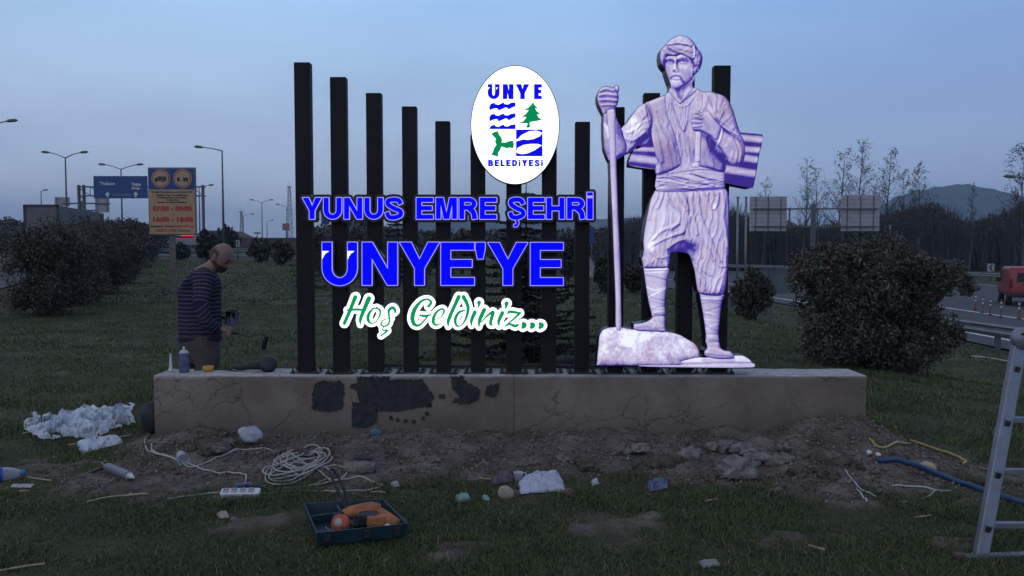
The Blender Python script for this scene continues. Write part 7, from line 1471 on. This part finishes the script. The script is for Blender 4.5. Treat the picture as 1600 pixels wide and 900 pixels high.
for py in (578, 664, 745, 827):
    t = (874 - py) / (874 - 540); a = f0.lerp(f1, t); b = r0.lerp(r1, t); m_ = MB(); m_.box(tuple((a + b) / 2 + Vector((0, 0, .012))), ((b - a).length, .03, .028), (0, 0, 0), .004); m_.build('rung', ALU, ld)
    m_ = MB(); d_ = (f1 - f0).normalized(); an = math.atan2(d_.x, d_.z); m_.box(tuple(a + Vector((0, -.0225, .0))), (.026, .004, .028), (0, an, 0), .001); m_.build('rung_plug', PLAST_B, ra); m_ = MB(); m_.box(tuple(a + Vector((0, -.0215, -.0))), (.034, .003, .036), (0, an, 0)); m_.build('rung_socket', ALU, ra)
m_ = MB(); m_.box((f0.x + width / 2 - .02, f0.y - .005, f0.z + .018), (width + .18, .045, .03), (0, R(-2.0), 0), .004); fb = m_.build('stabiliser_bar', ALU, ld); m_ = MB(); m_.box((f0.x - .10, f0.y - .005, f0.z + .012), (.05, .05, .04), (0, 0, 0), .008); m_.build('rubber_foot', mat('brown_rubber', (.10, .06, .045), .8), fb)
hc = f1 + Vector((.012, -.01, .035)); m_ = MB(); m_.mat(0, True).lathe([(.001, -.022), (.05, -.022), (.054, -.016), (.054, .016), (.05, .022), (.001, .022)], tuple(hc), 20, Euler((R(90), 0, 0)).to_matrix()); hg = m_.build('hinge', ALU, ld)
for q in ((0, 0), (.02, -.03), (-.015, .025)): m_ = MB(); m_.mat(0, True).lathe([(.001, -.005), (.007, -.004), (.007, .004)], tuple(hc + Vector((q[0], -.024, q[1]))), 8, Euler((R(90), 0, 0)).to_matrix()); m_.build('rivet', STEEL_D, hg)
u1 = hc + Vector((.05, .30, -.1)); rail(hc + Vector((.03, .05, -.02)), Vector((hc.x + .85, hc.y + .75, gz(hc.x + .85, hc.y + .75))), 'rear_rail')
# ------------------------------------------------------------------ the man behind the wall
def skin_mesh(name, chains, root=0, sub=2):
    """chains: list of [(x,y,z,r)|('ref',i)] - joined at shared indices"""
    V, Rr, E = [], [], []
    for ch in chains:
        prev = None
        for it in ch:
            if isinstance(it, int): i = it
            else:
                V.append(it[:3]); Rr.append(it[3:] if len(it) > 4 else (it[3], it[3])); i = len(V) - 1
            if prev is not None: E.append((prev, i))
            prev = i
    me = bpy.data.meshes.new(name); me.from_pydata(V, E, []); o = bpy.data.objects.new(name + '_tmp', me); COL.objects.link(o)
    md = o.modifiers.new('skin', 'SKIN'); md.use_smooth_shade = True
    for i, sv in enumerate(me.skin_vertices[0].data): sv.radius = Rr[i]; sv.use_root = (i == root)
    o.modifiers.new('sub', 'SUBSURF').levels = sub
    dg = bpy.context.evaluated_depsgraph_get(); m2 = bpy.data.meshes.new_from_object(o.evaluated_get(dg)); bpy.data.objects.remove(o); return m2
def remesh(me_list, vox, name, smooth=2):
    bm = bmesh.new()
    for m in me_list: bm.from_mesh(m)
    me = bpy.data.meshes.new(name); bm.to_mesh(me); bm.free(); o = bpy.data.objects.new(name + '_tmp', me); COL.objects.link(o); md = o.modifiers.new('r', 'REMESH'); md.mode = 'VOXEL'; md.voxel_size = vox; md.use_smooth_shade = True
    sm = o.modifiers.new('s', 'SMOOTH'); sm.factor = .5; sm.iterations = smooth; dg = bpy.context.evaluated_depsgraph_get(); m2 = bpy.data.meshes.new_from_object(o.evaluated_get(dg)); bpy.data.objects.remove(o); m2.name = name; return m2
MY = 6.98; gzm = gz(-2.5, MY)
def mp_(px, py, dy=0.0): v = P(px, py, MY + dy); return (v.x, v.y, v.z)
def mr(px, py, dy, *r): return (*mp_(px, py, dy), *r)
man = thing('person', 'bald bearded man in a striped sweater standing behind the wall holding paint can and roller', 'person', (mp_(315, 600)[0], MY, gzm))
SKIN = mat('skin', (.235, .145, .112), .55, var=.10, scale=14); HAIRM = mat('short_dark_hair', (.035, .028, .024), .9, bump=.4, bscale=300)
# head: profile facing +x, bowed; local f forward, s side, u up
HC = Vector(mp_(345.5, 402, 0)); tilt = R(38); yaw = R(-14)
HM_ = Matrix.Rotation(yaw, 3, 'Z') @ Matrix.Rotation(tilt, 3, 'Y')
def head_shape(n):
    f, s, u = n.x, n.y, n.z; r = Vector((f * .100, s * .077, u * .122))
    g = lambda a, b, w: math.exp(-((a) ** 2 + (b) ** 2) / w ** 2)
    ang_u = u
    if f > 0:
        r.x += .044 * g(s * 2.6, (u + .10) * 2.3, .42) * (1 if u < .12 else .5) * f      # nose
        r.x += .012 * g(s * .9, (u - .22) * 2.6, .55) * f                                  # brow
        for sg in (-1, 1): r.x -= .014 * g((s - sg * .36) * 2.8, (u - .06) * 3.6, .48) * f   # eye sockets
        r.x += .010 * g(s * 1.4, (u + .48) * 4, .5) * f; r.x -= .007 * g(s * 1.6, (u + .37) * 6, .4) * f   # lips
        r.x += .016 * g(s * 1.3, (u + .80) * 2.4, .5)                                        # chin
    if u < -.2: r.x += .010 * (-.2 - u); r.y *= 1 - .22 * min(1, (-.2 - u)); 
    if f < 0 and u < -.25: r.x *= 1 - .42 * min(1, (-.25 - u) * 1.6)
    if u > 0: r.y *= 1 + .05 * u; r.x -= .006 * u
    return r
def head_mesh(scale=1.0, off=0.0, cond=None, sub=5):
    bm = bmesh.new(); bmesh.ops.create_icosphere(bm, subdivisions=sub, radius=1); dele = []
    for v in bm.verts:
        n = v.co.normalized(); keep = cond is None or cond(n); r = head_shape(n) * scale; r += r.normalized() * off
        if not keep: dele.append(v)
        v.co = HC + HM_ @ r
    if dele: bmesh.ops.delete(bm, geom=dele, context='VERTS')
    for f in bm.faces: f.smooth = True
    me = bpy.data.meshes.new('h'); bm.to_mesh(me); bm.free(); return me
def hd_(f, s, u): return HC + HM_ @ Vector((f, s, u))
# hands (five fingers each)
def hand(wrist, palm, fdirs, thumb, r=.0085):
    """wrist, palm end: points; fdirs: five lists of points for fingers"""
    ms = [skin_mesh('p', [[(*wrist, .026, .022), (*(Vector(wrist).lerp(Vector(palm), .5)), .036, .020), (*palm, .038, .017)]], 0, 2)]
    for pts in fdirs: ms.append(skin_mesh('f', [[(*pts[0], r * 1.15), (*pts[1], r), (*pts[2], r * .92), (*pts[3], r * .75)]], 0, 1))
    ms.append(skin_mesh('t', [[(*thumb[0], r * 1.35), (*thumb[1], r * 1.15), (*thumb[2], r * .85)]], 0, 1)); return ms
# right hand (near): round the roller handle at (360,517); left hand: holds the can at (352,492)
RW = Vector(mp_(345, 513, -.16)); RP = Vector(mp_(357, 518, -.18)); rf = []
for k in range(4):
    b = RP + Vector((.012 - .004 * k, 0, .022 - .016 * k)); rf.append([b + Vector((-.02, -.012, 0)), b + Vector((.016, -.024, -.004)), b + Vector((.030, -.004, -.010)), b + Vector((.016, .016, -.014))])
rth = [RP + Vector((-.02, .0, .026)), RP + Vector((.012, .014, .030)), RP + Vector((.036, .006, .020))]
LW = Vector(mp_(346, 497, .13)); LP = Vector(mp_(355, 494, .13)); lf = []
for k in range(4):
    b = LP + Vector((.004, -.005, .028 - .019 * k)); lf.append([b + Vector((-.016, .01, 0)), b + Vector((.022, .03, .0)), b + Vector((.052, .024, -.002)), b + Vector((.066, .0, -.004))])
lth = [LP + Vector((-.02, -.02, .03)), LP + Vector((.01, -.045, .03)), LP + Vector((.045, -.055, .022))]
neck_b = mp_(325, 424, .02)
bch = [[mr(312, 530, .0, .13, .15), mr(312, 490, 0, .12, .145), mr(311, 455, .0, .135, .16), mr(316, 432, .0, .10, .12), mr(328, 420, .0, .062), mr(338, 410, 0, .058), (*hd_(-.02, 0, -.03), .06)],
       [3, mr(318, 436, -.17, .062), mr(316, 472, -.24, .048), mr(322, 505, -.25, .042), (*RW, .027)], [3, mr(316, 438, .17, .062), mr(316, 472, .22, .048), mr(326, 500, .20, .042), (*LW, .027)],
       [0, mr(318, 556, -.09, .085), (mp_(322, 600, -.09)[0], MY - .09, gzm + .46, .06), (mp_(318, 650, -.09)[0], MY - .09, gzm + .10, .045), (mp_(318, 650, -.09)[0] + .12, MY - .09, gzm + .05, .04)], [0, mr(306, 556, .09, .085), (mp_(304, 600, .09)[0], MY + .09, gzm + .46, .06), (mp_(300, 650, .09)[0], MY + .09, gzm + .10, .045), (mp_(300, 650, .09)[0] + .12, MY + .09, gzm + .05, .04)]]
ears = []
for sg in (-1, 1):
    bm = bmesh.new(); bmesh.ops.create_icosphere(bm, subdivisions=3, radius=1)
    for v in bm.verts: n = v.co.copy(); d_ = 1 - .45 * math.exp(-((n.x - .1) ** 2 + n.z ** 2) / .3) * (1 if n.y * sg > 0 else 0); v.co = hd_(-.012 + n.x * .020 - .004 * n.z, sg * (.074 + n.y * sg * .010 * d_ + .006), -.012 + n.z * .033)
    me = bpy.data.meshes.new('e'); bm.to_mesh(me); bm.free(); ears.append(me)
body = remesh([skin_mesh('b', bch, 0, 2), head_mesh()] + ears + hand(RW, RP, rf, rth) + hand(LW, LP, lf, lth), .0062, 'body', 2)
body.transform(Matrix.Translation(-Vector(man.location))); body.materials.clear(); body.materials.append(SKIN); link_mesh('body', body, man)
def finish(me, nm, m, parent=man):
    me.transform(Matrix.Translation(-wloc(parent))); me.materials.clear(); me.materials.append(m); me.name = nm
    for p in me.polygons: p.use_smooth = True
    return link_mesh(nm, me, parent)
finish(head_mesh(1.0, .0035, lambda n: (n.x < .12 and -.62 < n.z < .50 + .1 * n.x and abs(n.y) > -.1 and (n.x < -.05 or n.z > -.05) and not (n.z > .42 and n.x > -.5) and n.z > -.55 - .2 * n.x)), 'hair', mat('cropped_hair', (.085, .06, .05), .9, var=.25, scale=60, bump=.3, bscale=300))
finish(head_mesh(1.0, .0045, lambda n: n.x > -.12 and n.z < -.30 + .10 * abs(n.y) and not (n.x > .55 and abs(n.y) < .20 and -.44 < n.z < -.36) and n.z < -.22 - (.12 if n.x > .8 and abs(n.y) < .12 else 0) and n.z > -.97), 'beard', mat('beard_stubble', (.060, .042, .036), .9, var=.3, scale=80, bump=.4, bscale=300))
for sg in (-1, 1):
    m_ = MB(); m_.mat(0, True).tube([hd_(.094, sg * .018, .034), hd_(.097, sg * .034, .040), hd_(.086, sg * .052, .034)], [.0035, .0045, .003], 6); m_.build('eyebrow', HAIRM, man)
    bm = bmesh.new(); bmesh.ops.create_uvsphere(bm, u_segments=12, v_segments=8, radius=.0105)
    for v in bm.verts: v.co = hd_(.0815, sg * .031, .010) + v.co
    me = bpy.data.meshes.new('eye'); bm.to_mesh(me); bm.free(); finish(me, 'eye', mat('eye_dark', (.05, .04, .035), .3) if 'eye_dark' not in bpy.data.materials else bpy.data.materials['eye_dark'])
# sweater: striped
def stripe_mat():
    m, t, b = new_mat('striped_knit'); b.inputs['Roughness'].default_value = .95; b.inputs['Specular IOR Level'].default_value = .1; tcn = t.nodes.new('ShaderNodeTexCoord'); n = t.nodes.new('ShaderNodeTexNoise'); n.inputs['Scale'].default_value = 4; n.inputs['Detail'].default_value = 3; t.links.new(tcn.outputs['Object'], n.inputs['Vector'])
    a = t.nodes.new('ShaderNodeAttribute'); a.attribute_name = 'along'; s = t.nodes.new('ShaderNodeSeparateColor'); t.links.new(a.outputs['Color'], s.inputs[0])
    ad = t.nodes.new('ShaderNodeMath'); ad.operation = 'MULTIPLY_ADD'; ad.inputs[1].default_value = .030; t.links.new(n.outputs['Fac'], ad.inputs[0]); t.links.new(s.outputs[0], ad.inputs[2])
    mu = t.nodes.new('ShaderNodeMath'); mu.operation = 'MULTIPLY'; mu.inputs[1].default_value = 1 / .034; t.links.new(ad.outputs[0], mu.inputs[0]); fr = t.nodes.new('ShaderNodeMath'); fr.operation = 'FRACT'; t.links.new(mu.outputs[0], fr.inputs[0])
    r = t.nodes.new('ShaderNodeValToRGB'); e = r.color_ramp.elements; e[0].position = .0; e[0].color = (.028, .024, .045, 1); e[1].position = 1.0; e[1].color = (.028, .024, .045, 1)
    for p, c in ((.56, (.028, .024, .045, 1)), (.64, (.11, .098, .135, 1)), (.86, (.10, .09, .125, 1)), (.92, (.028, .024, .045, 1))): q = e.new(p); q.color = c
    t.links.new(fr.outputs[0], r.inputs[0]); t.links.new(r.outputs[0], b.inputs['Base Color']); w = t.nodes.new('ShaderNodeTexNoise'); w.inputs['Scale'].default_value = 26; t.links.new(tcn.outputs['Object'], w.inputs['Vector'])
    bp = t.nodes.new('ShaderNodeBump'); bp.inputs['Strength'].default_value = .5; bp.inputs['Distance'].default_value = .012; t.links.new(w.outputs['Fac'], bp.inputs['Height']); t.links.new(bp.outputs[0], b.inputs['Normal']); return m
sh_n, el_n, wr_n = mr(318, 436, -.165, .088), mr(313, 476, -.255, .072), mr(323, 506, -.25, .062)
sh_f, el_f, wr_f = mr(318, 440, .16, .085), mr(318, 478, .22, .07), mr(328, 502, .19, .06)
torso = skin_mesh('sweater', [[mr(313, 528, 0, .166, .184), mr(313, 520, 0, .172, .19), mr(313, 508, 0, .172, .19), mr(312, 480, 0, .168, .188), mr(311, 455, 0, .168, .19), mr(316, 434, 0, .125, .15), mr(326, 422, 0, .078, .08)], [5, sh_n, el_n, wr_n, (*(RW + Vector((-.012, 0, 0))), .046)], [5, sh_f, el_f, wr_f, (*(LW + Vector((-.008, 0, 0))), .044)]], 0, 3)
V = np.array([v.co[:] for v in torso.vertices]); rg = np.random.default_rng(3)
al = V[:, 2].copy(); best = np.full(len(V), 9.0)
for sh, el, wr in ((sh_n, el_n, RW), (sh_f, el_f, LW)):
    a, b, c = np.array(sh[:3]), np.array(el[:3]), np.array(wr[:3]); sgn = -1 if sh is sh_n else 1
    for p0, p1_, l0 in ((a, b, 0), (b, c, np.linalg.norm(b - a))):
        d_ = p1_ - p0; L = np.linalg.norm(d_); t = np.clip(((V - p0) @ d_) / L ** 2, -1.5 if l0 == 0 else 0, 1); dist = np.linalg.norm(V - p0 - t[:, None] * d_, axis=1); k = (dist < .098) & ((V[:, 1] - MY) * sgn > .115) | (dist < .075) & (V[:, 0] > mp_(338, 500)[0])
        k &= dist < best; best = np.where(k, dist, best); al = np.where(k, a[2] - (l0 + t * L), al)
wr_ = (np.sin(V[:, 2] * 95 + 5 * V[:, 0] * 8) * .5 + rg.normal(size=len(V)) * .12) * .004; NN = np.array([v.normal[:] for v in torso.vertices]); V += NN * (wr_ + .010 * (fbm(V[:, 0] * 9 + V[:, 1] * 7, V[:, 2] * 12, 2) - .5))[:, None]
for v, c in zip(torso.vertices, V): v.co = c
at_ = torso.color_attributes.new('along', 'FLOAT_COLOR', 'POINT'); at_.data.foreach_set('color', np.stack([al, al, al, np.ones_like(al)], 1).astype(np.float32).ravel())
finish(torso, 'sweater', stripe_mat())
hem = skin_mesh('hem', [[mr(313, 535, 0, .172, .19), mr(313, 529, 0, .178, .196), mr(313, 521, 0, .174, .192)]], 0, 2); finish(hem, 'sweater_hem', mat('dark_knit', (.018, .016, .026), .95))
TRO = mat('brown_trousers', (.085, .062, .058), .9, var=.25, scale=7, bump=.3, bscale=40)
xl = mp_(318, 600, 0)[0]; trousers = skin_mesh('trousers', [[mr(312, 508, 0, .150, .166), mr(312, 524, 0, .158, .174), mr(312, 542, 0, .160, .176)], [2, mr(326, 562, -.085, .112), (mp_(330, 600, 0)[0], MY - .085, gzm + .45, .092), (mp_(326, 600, 0)[0], MY - .09, gzm + .08, .078)], [2, mr(302, 562, .085, .112), (mp_(300, 600, 0)[0], MY + .085, gzm + .45, .092), (mp_(298, 600, 0)[0], MY + .09, gzm + .08, .078)]], 0, 3); finish(trousers, 'trousers', TRO)
for px, dy in ((326, -.09), (298, .09)):
    x = mp_(px, 600, 0)[0]; me = skin_mesh('shoe', [[(x - .05, MY + dy, gzm + .05, .05), (x + .05, MY + dy, gzm + .045, .048), (x + .16, MY + dy, gzm + .035, .036)]], 0, 2); finish(me, 'shoe', PLAST_B)
# paint can in the left hand, roller in the right
c = Vector(mp_(361, 507, .10)); can = thing('paint_can', 'grey paint can with black drips held by the man', 'paint can', tuple(c)); M_ = Euler((R(4), R(10), 0)).to_matrix()
def drip_mat():
    m, t, b = new_mat('dripped_can'); b.inputs['Roughness'].default_value = .45; tcn = t.nodes.new('ShaderNodeTexCoord'); mpn = t.nodes.new('ShaderNodeMapping'); mpn.inputs['Scale'].default_value = (70, 70, 3); t.links.new(tcn.outputs['Object'], mpn.inputs[0]); n = t.nodes.new('ShaderNodeTexNoise'); n.inputs['Scale'].default_value = 1; t.links.new(mpn.outputs[0], n.inputs['Vector'])
    sp = t.nodes.new('ShaderNodeSeparateXYZ'); t.links.new(tcn.outputs['Object'], sp.inputs[0]); ad = t.nodes.new('ShaderNodeMath'); ad.operation = 'MULTIPLY_ADD'; ad.inputs[1].default_value = 3.2; t.links.new(sp.outputs['Z'], ad.inputs[0]); t.links.new(n.outputs['Fac'], ad.inputs[2]); r = t.nodes.new('ShaderNodeValToRGB'); r.color_ramp.elements[0].position = .70; r.color_ramp.elements[0].color = (.26, .25, .33, 1); r.color_ramp.elements[1].position = .74; r.color_ramp.elements[1].color = (.015, .015, .018, 1)
    t.links.new(ad.outputs[0], r.inputs[0]); t.links.new(r.outputs[0], b.inputs['Base Color']); return m
m_ = MB(); m_.mat(0, True).lathe([(.052, 0), (.054, .003), (.054, .112), (.056, .115), (.056, .121), (.050, .121), (.049, .02), (.001, .02)], (0, 0, 0), 24, M_); m_.build('can_body', drip_mat(), can, local=True)
m_ = MB(); m_.mat(0, True).tube([M_ @ Vector((-.054, 0, .10)), M_ @ Vector((-.078, -.01, .085)), M_ @ Vector((-.080, -.01, .055)), M_ @ Vector((-.062, 0, .03))], .003, 6); m_.build('wire_handle', STEEL_D, can, local=True)
m_ = MB(); m_.mat(0, True).lathe([(.001, .1), (.0488, .1)], (0, 0, 0), 20, M_); m_.build('paint', PLAST_B, can, local=True)
h0 = RP + Vector((-.05, .004, .004)); ro = thing('paint_roller', 'small black paint roller held out by the man over the wall', 'paint roller', tuple(RP)); hx = Vector(mp_(373, 521, -.18))
m_ = MB(); m_.mat(0, True).tube([h0, RP + Vector((.01, .0, -.006)), hx], [.010, .013, .010], 10); m_.build('grip', BT, ro)
a = Vector(mp_(388, 526, -.2)); b = Vector(mp_(404, 523, -.2)); e = Vector(mp_(415, 524, -.2)); m_ = MB(); m_.mat(0, True).tube([hx, a, b, e, Vector(mp_(414, 534, -.2))], .0035, 6); m_.build('wire_frame', STEEL_D, ro)
m_ = MB(); m_.mat(0, True).tube([Vector(mp_(416.5, 526, -.2)), Vector(mp_(411.5, 546, -.2))], .019, 14); m_.build('roller_sleeve', mat('black_fleece', (.014, .014, .016), .95, bump=.6, bscale=200), ro)
